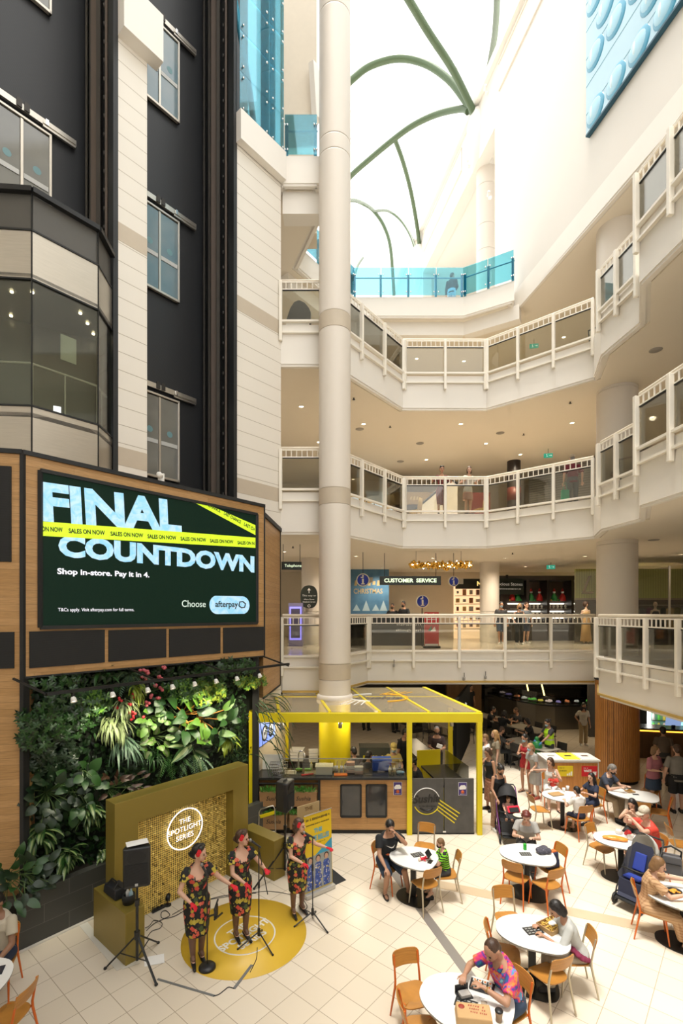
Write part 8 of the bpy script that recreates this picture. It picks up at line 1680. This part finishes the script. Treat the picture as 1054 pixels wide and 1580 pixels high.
for z in (.80, 1.12, 1.5): MB().box((.35, .5, z), (3.4, .6, .03)).build('shelf', mat('jewel_shelf', (.3, .27, .22), .3), o); MB().box((.35, .75, z + .26), (3.3, .03, .05)).build('light_strip', JS, o)
for k in range(42):
 x = -1.0 + (k % 14) * .19 + (k // 14) * .03; z = (.82, 1.135, 1.515)[k // 14]; b_ = tag(MB().lathe([(.001, 0), (.05, 0), (.03, .05), (.06, .11), (.045, .17), (.015, .2), (.001, .21)], 10).build('display_bust', mat('bust_white', (.85, .83, .78), .5)), 'small white jewellery bust on a lit shelf', 'display stand', 'jewellery busts'); b_.location = (9.4 + x, 23.55, z1 + z)
cl_ = [mat('fest_red', (.5, .02, .02), .5), mat('fest_green', (.03, .25, .06), .5), mat('fest_gold', (.6, .4, .08), .4, .5), mat('fest_white', (.8, .78, .75), .6)]
for k, x in enumerate((-1.25, -.35, .05, .75, 1.15, -1.0)):
 o2 = thing('festive_figure', 'festive red and green ornament on the jewellery cases, %s from the sign' % ('second', 'third', 'fourth', 'fifth', 'last', 'first')[k], 'ornament', (9.4 + x, 23.45, z1 + 1.88), 0, 'festive ornaments'); MB().lathe([(.001, 0), (.16, 0), (.13, .2), (.05, .36), (.001, .38)], 12).build('robe', cl_[k % 2], o2); MB().ball((0, 0, .42), .07, 10).build('head', cl_[3], o2); MB().lathe([(.075, .45), (.04, .55), (.001, .62)], 10).build('hat', cl_[0], o2)
 c = MB(); [c.ball((gr_.uniform(-.2, .2), gr_.uniform(-.1, .1), .04), .05, 6) for _ in range(6)]; c.build('foliage', cl_[1 if k % 3 else 2], o2)
o = thing('shop_sign', 'slanted dark shop sign with jewellery lettering behind the round column', 'sign', (7.75, 23.0, z1 + 2.55), R(12)); MB().box((0, 0, 0), (1.7, .08, .75)).build('board', SGN, o); c = MB(); put_text(c, 'Precious Stones', .2, frame((0.05, -.045, .1), (1, 0, 0)), ext=.002, fit=1.45); scribble(c, 1.3, .06, 30, frame((.05, -.045, -.12), (1, 0, 0))); c.build('lettering', mat('sign_silver', (.6, .58, .52), .5, emit=.2), o); MB().box((0, 0, .44), (.1, .06, .2)).build('bracket', DARKM, o)
GRN = stripes('curtain_green', (.50, .50, .17), (.40, .40, .13), 9, 0, .5, .8)
o = thing('dress_shop_front', 'glass dress shop front with a green curtain and script lettering', 'shop front', (11.6, 20.2, z1))
MB().box((2.2, 2.0, 2.6), (6.5, .06, 1.4)).build('curtain', GRN, o); MB().box((2.2, 2.0, .95), (6.5, .06, 1.9)).build('back_wall', mat('shop_brown', (.10, .075, .055), .6), o); MB().box((2.2, 1.98, 1.93), (6.5, .08, .08)).build('cornice', mat('shop_cream', (.35, .28, .18), .5), o)
c = MB(); c.wall((-1.6, .9), (-.3, .2), 0, 3.1, .015); c.wall((-.3, -.2), (4.6, -.9), 0, 3.2, .015); c.build('glass_panel', GLASS, o)
MB().box((1.55, -.5, 1.6), (.06, .06, 3.2)).build('mullion', METAL, o); MB().box((-.3, .05, 1.6), (.05, .05, 3.2)).build('mullion', METAL, o)
d_ = Vector((1.3, -.7, 0)).normalized(); c = MB(); put_text(c, 'L', 1.1, frame((-1.2, .66, 2.45), d_), ext=.003, shear=.35); put_text(c, 'asa', .42, frame((-.62, .34, 2.2), d_), ext=.003, shear=.35); put_text(c, 'Fashion', .36, frame((-.45, .24, 1.85), d_), ext=.003, shear=.35); c.build('lettering', mat('script_dark', (.05, .035, .015), .5), o)
def mannequin(x, y, rz, lab, dress, skin_):
 o = thing('mannequin', lab, 'mannequin', (x, y, z1), rz, 'shop mannequins'); c = MB()
 c.loft([((0, 0, 1.0), .15, .10), ((0, 0, 1.12), .11, .08), ((0, 0, 1.32), .15, .10), ((0, 0, 1.42), .13, .07), ((0, 0, 1.48), .05, .05), ((0, 0, 1.55), .045, .045)], 14); c.ball((0, .01, 1.66), (.075, .09, .11), 12)
 for s_ in (1, -1): c.cone((s_ * .16, 0, 1.4), (s_ * .2, -.02, 1.13), .04, .032); c.cone((s_ * .2, -.02, 1.13), (s_ * .2, .06, .88), .032, .02); c.cone((s_ * .08, 0, .95), (s_ * .09, 0, .06), .07, .035)
 remeshed(c, 'body', skin_, o, .016, 3); c = MB(); c.loft([((0, 0, .12), .24, .2), ((0, 0, .6), .19, .15), ((0, 0, .98), .18, .13), ((0, 0, 1.13), .125, .095), ((0, 0, 1.30), .165, .115), ((0, 0, 1.38), .13, .09)], 18); c.build('dress', dress, o); MB().cyl((0, 0, 0), .2, .02, 18).build('stand', CHROME, o); return o
MSK = mat('mannequin_skin', (.55, .38, .27), .5)
q = mannequin(10.25, 20.6, R(190), 'mannequin in a long gold gown behind the shop glass, left of the big column', mat('gown_gold', (.42, .27, .12), .4), MSK); MB().ball((0, -.02, 1.68), (.12, .12, .14), 10).build('hair', HC['brown'], q)
mannequin(11.75, 19.9, R(175), 'mannequin in a dark one-shoulder gown, just beyond the big column', mat('gown_slate', (.035, .045, .06), .5), MSK)
mannequin(12.9, 20.2, R(185), 'headless-looking mannequin in black, farther inside the dress shop', mat('gown_black', (.015, .014, .014), .5), MSK)
o = thing('clothes_rail', 'steel clothes rail along the back of the dress shop', 'clothes rail', (13.2, 21.6, z1)); c = MB(); c.tube([(-2, 0, 0), (-2, 0, 1.65), (2.2, 0, 1.65), (2.2, 0, 0)], .018, 8); c.build('rail', CHROME, o)
for k in range(13):
 cc = ((.09, .03, .06), (.05, .06, .03), (.012, .012, .012), (.30, .20, .08), (.10, .09, .03), (.2, .18, .16), (.05, .05, .06))[k % 7]; x = 11.45 + k * .30
 o2 = thing('hanging_garment', 'dress on a hanger on the shop rail, %s from the column side' % 'first second third fourth fifth sixth seventh eighth ninth tenth eleventh twelfth thirteenth'.split()[k], 'garment', (x, 21.6, z1 + .35), R(gr_.uniform(-25, 25)), 'garments on the dress shop rail'); MB().loft([((0, 0, 0), .17, .09), ((0, 0, .6), .12, .06), ((0, 0, .95), .15, .05), ((0, 0, 1.12), .17, .04), ((0, 0, 1.2), .05, .03)], 12).build('dress', mat('garment_%d' % (k % 7), cc, .8), o2); MB().tube([(0, 0, 1.2), (0, 0, 1.27), (.03, 0, 1.30)], .006, 5).build('hanger', CHROME, o2)
# -- second level furniture and fronts
z2 = L[2]
o = thing('shop_window', 'bright blue and white shop window at the back of the second level', 'shop window', (1.4, 24.0, z2), R(14)); MB().box((0, 0, 1.5), (2.6, .08, 3.0)).build('frame', mat('shop_white', (.6, .58, .53), .5), o); MB().box((0, -.06, 1.4), (2.3, .03, 2.2)).build('display', mat('display_blue', (.25, .40, .5), .4, 0, (.75, .75, .7), 2.5, emit=.5, ecol=(.35, .45, .5)), o)
o = thing('fascia_sign', 'brown fascia sign beside the bright window of the second level', 'sign', (3.5, 24.2, z2 + 1.9)); MB().box((0, 0, .3), (2.4, .1, .6)).build('board', mat('fascia_brown', (.26, .17, .07), .5), o); c = MB(); scribble(c, .6, .2, 4, frame((0, -.055, .3), (1, 0, 0))); c.build('lettering', mat('letters_tan', (.5, .38, .2), .5), o); MB().box((0, .4, -.9), (2.2, .05, 2.0)).build('shop_back', mat('shop_dim', (.18, .15, .12), .6), o)
o = thing('escalator', 'white-sided escalator rising at the back of the second level', 'escalator', (4.0, 21.6, z2)); c = MB(); c.add([(-.9, 0, 0), (1.1, 0, 0), (1.1, 0, 2.2), (.8, 0, 2.4), (-.9, 0, .95), (-.9, .9, 0), (1.1, .9, 0), (1.1, .9, 2.2), (.8, .9, 2.4), (-.9, .9, .95)], [(0, 1, 2, 3, 4), (9, 8, 7, 6, 5), (0, 5, 6, 1), (1, 6, 7, 2), (2, 7, 8, 3), (3, 8, 9, 4), (4, 9, 5, 0)]); c.build('side_panel', CREAM, o); MB().tube([(-.9, 0, .98), (.8, 0, 2.44), (1.1, 0, 2.24)], .05, 8).build('handrail', BLACK, o)
SHU = stripes('roller_shutter', (.20, .19, .17), (.12, .115, .105), 9, 2, .35, .45)
w = MB(); w.wall((13.0, 20.5), (9.2, 24.0), z2, z2 + 3.5, .1); struct('wall_shutter', w, SHU)
GCH = mat('gold_chair', (.40, .27, .08), .4)
_gc = None
for k, (px, Y, lab) in enumerate(((549, 16.2, 'gold banquet chair beside the tall column on the second level'), (640, 18.9, 'gold banquet chair behind the woman in the checked dress'), (742, 18.6, 'gold banquet chair beside the dark column'), (600, 18.0, 'gold banquet chair behind the slanting balustrade'), (566, 17.2, 'gold banquet chair nearest the bright window'))):
 x = (px - CX) * Y / F
 if _gc is None:
  o = _gc = thing('banquet_chair', lab, 'chair', (x, Y, z2), R(40 * k)); MB().box((0, 0, .45), (.42, .42, .07)).build('seat', GCH, o, bevel=.02); MB().loft([((0, -.2, .5), .19, .02, 0, .7), ((0, -.23, .75), .2, .02, 0, .7), ((0, -.25, .95), .15, .02, 0, .7)], 14).build('backrest', GCH, o)
  for sx in (-1, 1):
   for sy in (-1, 1): MB().tube([(sx * .18, sy * .18, .44), (sx * .2, sy * .2, 0)], .014, 6).build('leg', DARKM, o)
 else: o = copy_tree(_gc, (x, Y, z2), R(55 * k), lab)
 o['group'] = 'gold banquet chairs'
o = thing('banner_stand', 'dark red panel beside the round dark column on the second level', 'panel', (5.9, 21.0, z2)); MB().box((0, 0, .85), (.9, .06, 1.7)).build('board', mat('panel_maroon', (.16, .025, .02), .5), o); MB().box((0, 0, .02), (.7, .4, .04)).build('foot', DARKM, o)
# -- third level: dark arched opening and leaning board
q = P(459, 495, 14.75); c = MB(); pts = [(-.36, 0), (.40, 0), (.40, .30)] + [(.40 - .05 - .1 * i / 4, .42 + .05 * i) for i in range(1)] + [(.22, .58), (.05, .66), (-.1, .60), (-.22, .42)]; o = thing('arched_panel', 'dark arched glossy panel seen through the third level glass by the tower', 'panel', (q.x, q.y, L[3])); c.add([(x, 0, z + .55) for x, z in pts] + [(x, .3, z + .55) for x, z in pts], [tuple(range(len(pts))), tuple(range(2 * len(pts) - 1, len(pts) - 1, -1))] + [(i, len(pts) + i, len(pts) + (i + 1) % len(pts), (i + 1) % len(pts)) for i in range(len(pts))]); c.build('panel', mat('gloss_black', (.02, .025, .03), .15), o, bevel=.02); MB().box((0, .15, .27), (.7, .25, .54)).build('plinth', CREAM, o)
for k, (x, y, z, lab) in enumerate(((8.15, 15.6, L[3], 'third level behind the slanting balustrade'), (8.3, 13.9, L[3], 'third level behind the run before the big column'), (8.0, 13.6, L[2], 'second level behind the run before the big column'))):
 o = thing('framed_board', 'dark-framed board leaning on the ' + lab, 'board', (x, y, z), R(-50), 'leaning framed boards'); Mx = Rot(R(12), 4, 'X'); MB().box((0, 0, .45), (.55, .03, .85), M=Mx).build('frame', mat('board_dark', (.03, .04, .035), .5), o); MB().box((0, -.02, .45), (.46, .02, .74), M=Mx).build('sheet', mat('board_sheet', (.5, .46, .38), .6), o)
# -- artwork of blue bubbles on the big wall and small wall cameras
wd_ = (wa(5) - wa(15.35)).normalized().to_3d(); wn_ = Vector((-wd_.y, wd_.x, 0)); wn_ = wn_ if wn_.x < 0 else -wn_
A0 = wa(15.35).to_3d(); zA = 20.15
o = thing('wall_artwork', 'large pale blue artwork of oval bubbles hung high on the white wall', 'artwork', (A0.x, A0.y, zA)); AL, AH = 8.0, 7.0
c = MB(); c.prism([(A0 + wn_ * .02).xy, (A0 + wd_ * AL + wn_ * .02).xy, (A0 + wd_ * AL + wn_ * .13).xy, (A0 + wn_ * .13).xy], zA, zA + AH); c.build('panel', mat('art_pale_blue', (.36, .57, .69), .35, 0, (.46, .65, .75), .5), o, True)
c = MB(); c.bar(A0 + wn_ * .08 + Vector((0, 0, zA - .03)), A0 + wd_ * AL + wn_ * .08 + Vector((0, 0, zA - .03)), .14, .06); c.build('lower_edge', mat('art_edge', (.02, .09, .14), .5), o, True)
c = MB(); [c.bar(A0 + wn_ * .132 + Vector((0, 0, zA + .62 + .86 * i)), A0 + wd_ * AL + wn_ * .132 + Vector((0, 0, zA + .62 + .86 * i)), .006, .02) for i in range(7)]; c.build('seam', mat('art_seam', (.10, .30, .40), .5), o, True)
MW = Matrix(((wd_.x, 0, wn_.x), (wd_.y, 0, wn_.y), (0, 1, 0))).to_4x4()
AB = [mat('art_blue', (.04, .27, .44), .3, 0, (.10, .38, .54), .6), mat('art_mid_blue', (.26, .54, .69), .3, 0, (.38, .63, .75), .8), mat('art_white', (.60, .77, .84), .3)]
for j in range(8):
 for i in range(9):
  s_ = .42 + i * .86 + (.43 if j % 2 else 0); z = .36 + j * .86
  if s_ > AL - .4 or z > AH - .3 or (i, j) in ((0, 1), (1, 1)): continue
  Mx = Tra(A0 + wd_ * s_ + wn_ * .125 + Vector((0, 0, zA + z))) @ MW
  c1 = MB(); c1.ball((0, 0, 0), (.40, .41, .05), 20, 0, Mx); c1.ball((0, 0, 0), (.33, .33, .05), 20, 1, Mx @ Tra((-.03, .03, .016))); c1.ball((0, 0, 0), (.08, .22, .05), 14, 2, Mx @ Tra((-.12, .06, .028))); c1.build('bubble', AB, o, True)
for px, py, lab in ((752, 143, 'high beside the arches pod'), (724, 257, 'above the tall opening'), (757, 305, 'right of the tall opening')):
 k = (px - CX) / F; Y = (6.95 + 19.9 * .178) / (k + .178) - .05; q = P(px, py, Y); o = thing('security_camera', 'tiny white security camera on the white wall ' + lab, 'camera', (q.x - .05, q.y, q.z), 0, 'wall security cameras'); MB().box((.03, 0, 0), (.12, .1, .1)).build('bracket', WHITE, o); MB().lathe([(.001, 0), (.05, 0), (.06, .2), (.001, .2)], 12, (-.1, -.1, -.03), M=Rot(R(70), 4, 'X')).build('lens_barrel', WHITE, o)
for px, py, lab in ((608, 1027, 'small grey fascia camera'), (716, 1047, 'small steel fitting'), (749, 1045, 'small steel fitting farther along')):
 q = P(px, py, 16.27); o = thing('fascia_fitting', lab + ' on the first level fascia below the balustrade', 'fitting', tuple(q), 0); MB().box((0, 0, 0), (.06, .12, .10)).build('body', mat('fitting_grey', (.3, .28, .25), .5), o, bevel=.01); MB().tube([(0, -.03, .05), (0, -.03, .2)], .012, 6).build('stem', mat('fitting_dark', (.1, .09, .08), .5), o)
# == plants
pr_ = random.Random(21)
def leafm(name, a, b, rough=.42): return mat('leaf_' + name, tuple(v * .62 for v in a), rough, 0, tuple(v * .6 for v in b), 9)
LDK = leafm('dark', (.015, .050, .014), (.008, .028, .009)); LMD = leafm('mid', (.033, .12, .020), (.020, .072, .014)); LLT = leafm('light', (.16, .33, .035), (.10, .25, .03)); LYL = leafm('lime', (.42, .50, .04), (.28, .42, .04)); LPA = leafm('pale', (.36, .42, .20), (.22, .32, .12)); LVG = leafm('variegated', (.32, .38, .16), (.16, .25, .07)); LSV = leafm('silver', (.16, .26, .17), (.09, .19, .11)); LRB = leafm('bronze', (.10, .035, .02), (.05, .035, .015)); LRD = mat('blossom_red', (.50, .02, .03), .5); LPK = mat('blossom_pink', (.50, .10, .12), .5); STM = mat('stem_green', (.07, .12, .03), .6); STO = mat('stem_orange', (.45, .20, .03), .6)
def leaf(c, b, d, L_, w_, m=0, droop=.6, fold=.25, seg=4, m2=None, shape=1.0, roll=None):
 d = Vector(d).normalized(); up = Vector((0, 0, 1)) if roll is None else Vector(roll); sd = d.cross(up)
 sd = sd.normalized() if sd.length > .05 else Vector((1, 0, 0)); n = sd.cross(d); p = Vector(b); vs = []
 for i in range(seg + 1):
  t = i / seg; w = w_ * (sin(pi * min(1, (t * .94 + .06)) ** shape) ** .8 if i < seg else 0)
  a = droop * t; dd = (d * cos(a) - n * sin(a)); nn = (n * cos(a) + d * sin(a))
  if i: p = p + dd * (L_ / seg)
  if m2 is None: vs += [p - sd * w + nn * w * fold, p, p + sd * w + nn * w * fold]
  else: vs += [p - sd * w + nn * w * fold, p - sd * w * .42 + nn * w * fold * .3, p + sd * w * .42 + nn * w * fold * .3, p + sd * w + nn * w * fold]
 k = 3 if m2 is None else 4
 fs = [(i * k + j, i * k + j + 1, (i + 1) * k + j + 1, (i + 1) * k + j) for i in range(seg) for j in range(k - 1)]
 o_ = len(c.f); c.add(vs, fs, m, True)
 if m2 is not None:
  for q_ in range(seg): c.m[o_ + q_ * 3 + 1] = m2
GO = BL - BN * .40
def wp(px, py, off=.1):
 o_ = GO + BN * off; t = on_line(px, o_, BD); q = o_ + BD * t; q.z = zat(py, q.y); return q
def rv(s): return Vector((pr_.gauss(0, s), pr_.gauss(0, s), pr_.gauss(0, s)))
OUT = BN
def plant(name, label, parts, gp, loc):
 o = thing(name, label, 'plant', tuple(loc), 0, gp)
 for nm_, c, mm in parts: c.build(nm_, mm, o, True)
 return o
GP = 'plants of the green wall'
def bush(label, px, py, rx, ry, n, mm, sz=.075, off=.35, name='leafy_shrub', whorl=6, drp=.5):
 c = MB(); ctr = wp(px, py, off)
 for i in range(n):
  a = pr_.uniform(0, 2 * pi); r_ = sqrt(pr_.random()); p = ctr + BD * rx * r_ * cos(a) + Vector((0, 0, ry * r_ * sin(a))) + OUT * (pr_.uniform(-.28, .22) * (1 - .5 * r_))
  ax = (OUT * .9 + BD * pr_.uniform(-.6, .6) + Vector((0, 0, pr_.uniform(-.3, .5)))).normalized(); x_ = ax.orthogonal().normalized(); y_ = ax.cross(x_)
  for k in range(whorl):
   t = 2 * pi * k / whorl + a; d = (x_ * cos(t) + y_ * sin(t)) + ax * .25 + Vector((0, 0, -.25)); leaf(c, p, d, sz * pr_.uniform(.8, 1.2), sz * .22, pr_.choice((0, 0, 1)), drp, .2, 2, roll=ax)
 s = MB()
 for i in range(7): s.tube([ctr - OUT * .4 + rv(.05), ctr + BD * pr_.uniform(-rx, rx) * .8 + Vector((0, 0, pr_.uniform(-ry, ry) * .8))], .007, 5)
 return plant(name, label, (('foliage', c, list(mm)), ('stems', s, STM)), GP, ctr)
def strap_plant(label, px, py, n, L_, w_, mm, off=.2, name='strap_leaf_plant', dr=(1.0, 2.2), spread=.5, up=.5, mid=None, fl=None):
 c = MB(); ctr = wp(px, py, off)
 for i in range(n):
  d = OUT * pr_.uniform(.3, 1) + BD * pr_.gauss(0, spread) + Vector((0, 0, pr_.uniform(-.3, up))); leaf(c, ctr + rv(.05), d, L_ * pr_.uniform(.6, 1.15), w_ * pr_.uniform(.7, 1.2), 0, pr_.uniform(*dr), .3, 6, m2=(1 if mid else None), shape=.7)
 parts = [('foliage', c, [mm, mid or mm])]
 if fl:
  f = MB()
  for i in range(9):
   p = ctr + OUT * pr_.uniform(.1, .4) + BD * pr_.uniform(-.2, .25) + Vector((0, 0, pr_.uniform(-.25, .2))); [f.ball(tuple(p + rv(.02)), .026, 7) for _ in range(3)]
  parts.append(('blossom', f, fl))
 return plant(name, label, parts, GP, ctr)
def broad(label, px, py, n, L_, w_, mm, off=.15, name='broad_leaf_plant', spread=.16, mid=None, drop=(.3, 1.0), stem=STM, updir=(-.5, .5), stemr=.007):
 c = MB(); s = MB(); ctr = wp(px, py, off)
 for i in range(n):
  a = pr_.uniform(0, 2 * pi); r_ = sqrt(pr_.random()); e = ctr + BD * spread * 1.6 * r_ * cos(a) + Vector((0, 0, spread * 1.6 * r_ * sin(a))) + OUT * pr_.uniform(.05, .25)
  d = OUT * .55 + BD * cos(a) * .9 + Vector((0, 0, .6 * sin(a) + pr_.uniform(*updir))); leaf(c, e, d, L_ * pr_.uniform(.7, 1.2), w_ * pr_.uniform(.8, 1.15), 0, pr_.uniform(*drop), .18, 5, m2=(1 if mid else None), roll=OUT + Vector((0, 0, .6)), shape=.75)
  s.tube([ctr - OUT * .15, (ctr + e) / 2 + Vector((0, 0, .02)), e], stemr, 5)
 return plant(name, label, (('foliage', c, [mm, mid or mm]), ('stems', s, stem)), GP, ctr)
def fern(label, px, py, n, L_, mm, off=.2, name='fern', spread=.8, up=.5, lw=.085, dr=1.3):
 c = MB(); ctr = wp(px, py, off); s = MB()
 for i in range(n):
  d = (OUT * pr_.uniform(.4, 1) + BD * pr_.gauss(0, spread) + Vector((0, 0, pr_.uniform(-.3, up)))).normalized(); sd = d.cross(Vector((0, 0, 1))).normalized(); nn = sd.cross(d); p = ctr.copy(); pts = [p.copy()]; LL = L_ * pr_.uniform(.7, 1.1); N = 14
  for k in range(N):
   a = dr * k / N; dd = d * cos(a) - nn * sin(a); p = p + dd * LL / N; pts.append(p.copy()); w = lw * sin(pi * (k + 1.5) / (N + 2))
   for s_ in (1, -1): leaf(c, p, sd * s_ + dd * .45, w, .011, 0, .4, .1, 2, roll=nn)
  s.tube(pts, .004, 4)
 return plant(name, label, (('fronds', c, [mm]), ('stems', s, STM)), GP, ctr)
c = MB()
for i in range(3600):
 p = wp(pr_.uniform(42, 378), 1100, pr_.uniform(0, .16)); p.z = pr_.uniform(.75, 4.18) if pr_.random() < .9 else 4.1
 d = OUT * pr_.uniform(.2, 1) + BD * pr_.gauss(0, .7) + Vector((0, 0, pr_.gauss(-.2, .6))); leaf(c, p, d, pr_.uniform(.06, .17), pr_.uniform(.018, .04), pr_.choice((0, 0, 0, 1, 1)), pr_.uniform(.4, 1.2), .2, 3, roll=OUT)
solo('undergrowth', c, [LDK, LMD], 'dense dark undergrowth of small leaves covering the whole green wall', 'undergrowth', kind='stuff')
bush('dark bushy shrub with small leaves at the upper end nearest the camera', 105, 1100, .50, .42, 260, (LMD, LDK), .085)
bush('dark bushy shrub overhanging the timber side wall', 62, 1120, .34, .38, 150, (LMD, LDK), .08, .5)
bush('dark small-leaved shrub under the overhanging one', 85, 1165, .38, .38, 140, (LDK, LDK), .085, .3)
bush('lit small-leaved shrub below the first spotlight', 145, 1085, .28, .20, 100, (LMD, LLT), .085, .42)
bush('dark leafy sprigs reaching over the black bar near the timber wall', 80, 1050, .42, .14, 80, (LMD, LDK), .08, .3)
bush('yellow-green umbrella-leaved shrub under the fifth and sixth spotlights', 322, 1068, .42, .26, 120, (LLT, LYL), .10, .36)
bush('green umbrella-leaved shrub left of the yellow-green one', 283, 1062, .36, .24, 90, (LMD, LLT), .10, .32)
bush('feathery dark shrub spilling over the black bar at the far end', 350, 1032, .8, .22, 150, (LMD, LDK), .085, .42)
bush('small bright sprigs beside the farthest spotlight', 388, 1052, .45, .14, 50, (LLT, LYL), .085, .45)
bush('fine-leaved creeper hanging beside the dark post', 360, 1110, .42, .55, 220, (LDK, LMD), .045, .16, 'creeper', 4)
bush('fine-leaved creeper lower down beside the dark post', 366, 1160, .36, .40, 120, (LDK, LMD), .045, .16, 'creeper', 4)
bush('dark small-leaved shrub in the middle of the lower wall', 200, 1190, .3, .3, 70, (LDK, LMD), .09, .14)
strap_plant('pale strap-leaved plant with red blossoms under the second spotlight', 190, 1085, 60, .42, .016, LPA, .32, up=.6, fl=LRD)
strap_plant('bright yellow-green strap-leaved plant beside the second spotlight', 207, 1062, 34, .40, .020, LYL, .30, up=.8, dr=(1.2, 2.4))
strap_plant('grey-green strap-leaved plant hanging below the red blossoms', 172, 1112, 70, .50, .020, LPA, .28, up=.1, dr=(.8, 1.8))
strap_plant('long hanging strap-leaved plant in the middle of the green wall', 190, 1140, 60, .55, .018, LSV, .24, up=0, dr=(.7, 1.6))
strap_plant('lime strap-leaved plant at the far lower end', 348, 1140, 26, .40, .038, LYL, .22, up=.7, dr=(1.0, 2.2))
strap_plant('dark arching strap-leaved plant in the middle shade', 238, 1165, 26, .42, .014, LMD, .2, up=.5)
strap_plant('pale arching leaves behind the black bar near the middle', 160, 1040, 12, .40, .035, LMD, .2, up=1.2, dr=(.6, 1.4))
fern('silver-green fern frond plant over the bar near the middle', 200, 1040, 9, .55, LSV, .25, up=.8, lw=.10)
fern('dark fern with spreading fronds behind the gold backdrop', 296, 1165, 10, .62, LSV, .25, up=.3, lw=.12)
fern('dark fern hanging low behind the gold backdrop', 262, 1165, 8, .60, LMD, .2, up=.1, lw=.11)
broad('philodendron with large glossy leaves and orange stems in the bright middle', 310, 1110, 16, .34, .095, LLT, .2, 'philodendron', .30, stem=STO, updir=(-.2, .7), stemr=.012)
broad('philodendron with large dark leaves beside the bright one', 285, 1105, 12, .36, .10, LMD, .2, 'philodendron', .28, stem=STO, stemr=.012)
broad('philodendron with long leaves nearest the dark post', 345, 1118, 10, .34, .08, LMD, .2, 'philodendron', .26)
broad('light green heart-leaved plant below the third spotlight', 228, 1108, 18, .19, .065, LLT, .2, 'heart_leaf_plant', .18)
broad('mottled heart-leaved plant below the light green one', 236, 1138, 16, .20, .075, LLT, .16, 'heart_leaf_plant', .18, mid=LPA)
broad('dark heart-leaved plant under the fourth spotlight', 252, 1082, 20, .18, .07, LMD, .18, 'heart_leaf_plant', .22)
broad('large striped leaves drooping in the middle shade', 292, 1145, 7, .40, .085, LMD, .2, 'broad_leaf_plant', .16, mid=LPA, drop=(.7, 1.3))
broad('dark heart-leaved plant low on the wall near the timber side', 75, 1225, 26, .20, .072, LDK, .22, 'heart_leaf_plant', .26)
broad('dark broad-leaved plant in the middle of the near lower wall', 115, 1215, 18, .24, .085, LMD, .18, 'heart_leaf_plant', .24)
broad('single glossy bright leaf clump above the striped plants', 128, 1190, 6, .22, .075, LMD, .3, 'heart_leaf_plant', .1)
strap_plant('striped dumb cane plant nearest the timber side wall', 58, 1285, 46, .36, .046, LMD, .28, 'dumb_cane', (.8, 1.7), .7, .7, LVG)
strap_plant('striped dumb cane plant beside the gold backdrop', 138, 1250, 46, .36, .048, LMD, .28, 'dumb_cane', (.7, 1.6), .7, .6, LVG)
strap_plant('striped dumb cane plant hanging over the planter edge', 100, 1318, 44, .33, .042, LMD, .34, 'dumb_cane', (.8, 1.8), .8, .6, LVG)
strap_plant('small striped plant squeezed behind the gold wing', 160, 1315, 20, .26, .036, LMD, .3, 'dumb_cane', (.7, 1.5), .6, .8, LVG)
strap_plant('dark strap plant drooping over the planter corner', 52, 1345, 30, .36, .034, LDK, .42, 'dumb_cane', (.9, 1.9), .8, .5)
broad('bronze-leaved plant above the gold backdrop', 172, 1218, 22, .17, .035, LRB, .2, 'bromeliad', .2)
broad('second bronze-leaved plant with a red blossom behind the backdrop', 200, 1212, 14, .16, .03, LRB, .2, 'bromeliad', .16)
broad('low leafy plant in the planter before the timber side wall', 12, 1355, 26, .20, .06, LMD, .5, 'peace_lily', .26, updir=(0, .8))
broad('dark leafy plant at the planter corner beside the frame edge', 36, 1350, 22, .20, .06, LDK, .5, 'peace_lily', .22, updir=(0, .8))
c = MB(); s = MB(); ctr = wp(238, 1060, .35)
for px, py in ((228, 1040), (224, 1047), (246, 1045), (240, 1060), (233, 1073), (248, 1062), (229, 1086), (255, 1030), (244, 1078), (221, 1035)):
 p = wp(px, py, .42); [c.ball(tuple(p + rv(.022)), (.035, .03, .03), 8) for _ in range(4)]; s.tube([p, p - OUT * .3 - Vector((0, 0, .1))], .006, 4)
plant('blossoming_plant', 'red and pink blossoms on dark stems between the third and fourth spotlights', (('blossom', c, LPK), ('stems', s, STM)), GP, ctr)
c = MB(); ctr = BR + BN * .05 + BD * .15; ctr.z = 3.0
for i in range(28):
 p = BR - BN * pr_.uniform(-.15, .25) - BD * pr_.uniform(-.25, .3); p.z = pr_.uniform(1.7, 3.3); pts = [p.copy()]; d = (BN * pr_.uniform(.2, .9) + BD * pr_.uniform(-.2, .8) + Vector((0, 0, pr_.uniform(-.3, .5)))).normalized()
 for k in range(7): d = (d + Vector((0, 0, -.32)) + rv(.06)).normalized(); p = p + d * .13; pts.append(p.copy())
 c.tube(pts, [.012, .012, .011, .011, .010, .009, .008, .005], 5)
plant('hanging_cactus', 'long thin hanging stems trailing over the kiosk corner', (('stems', c, leafm('cactus', (.05, .13, .04), (.035, .09, .03))),), GP, ctr)
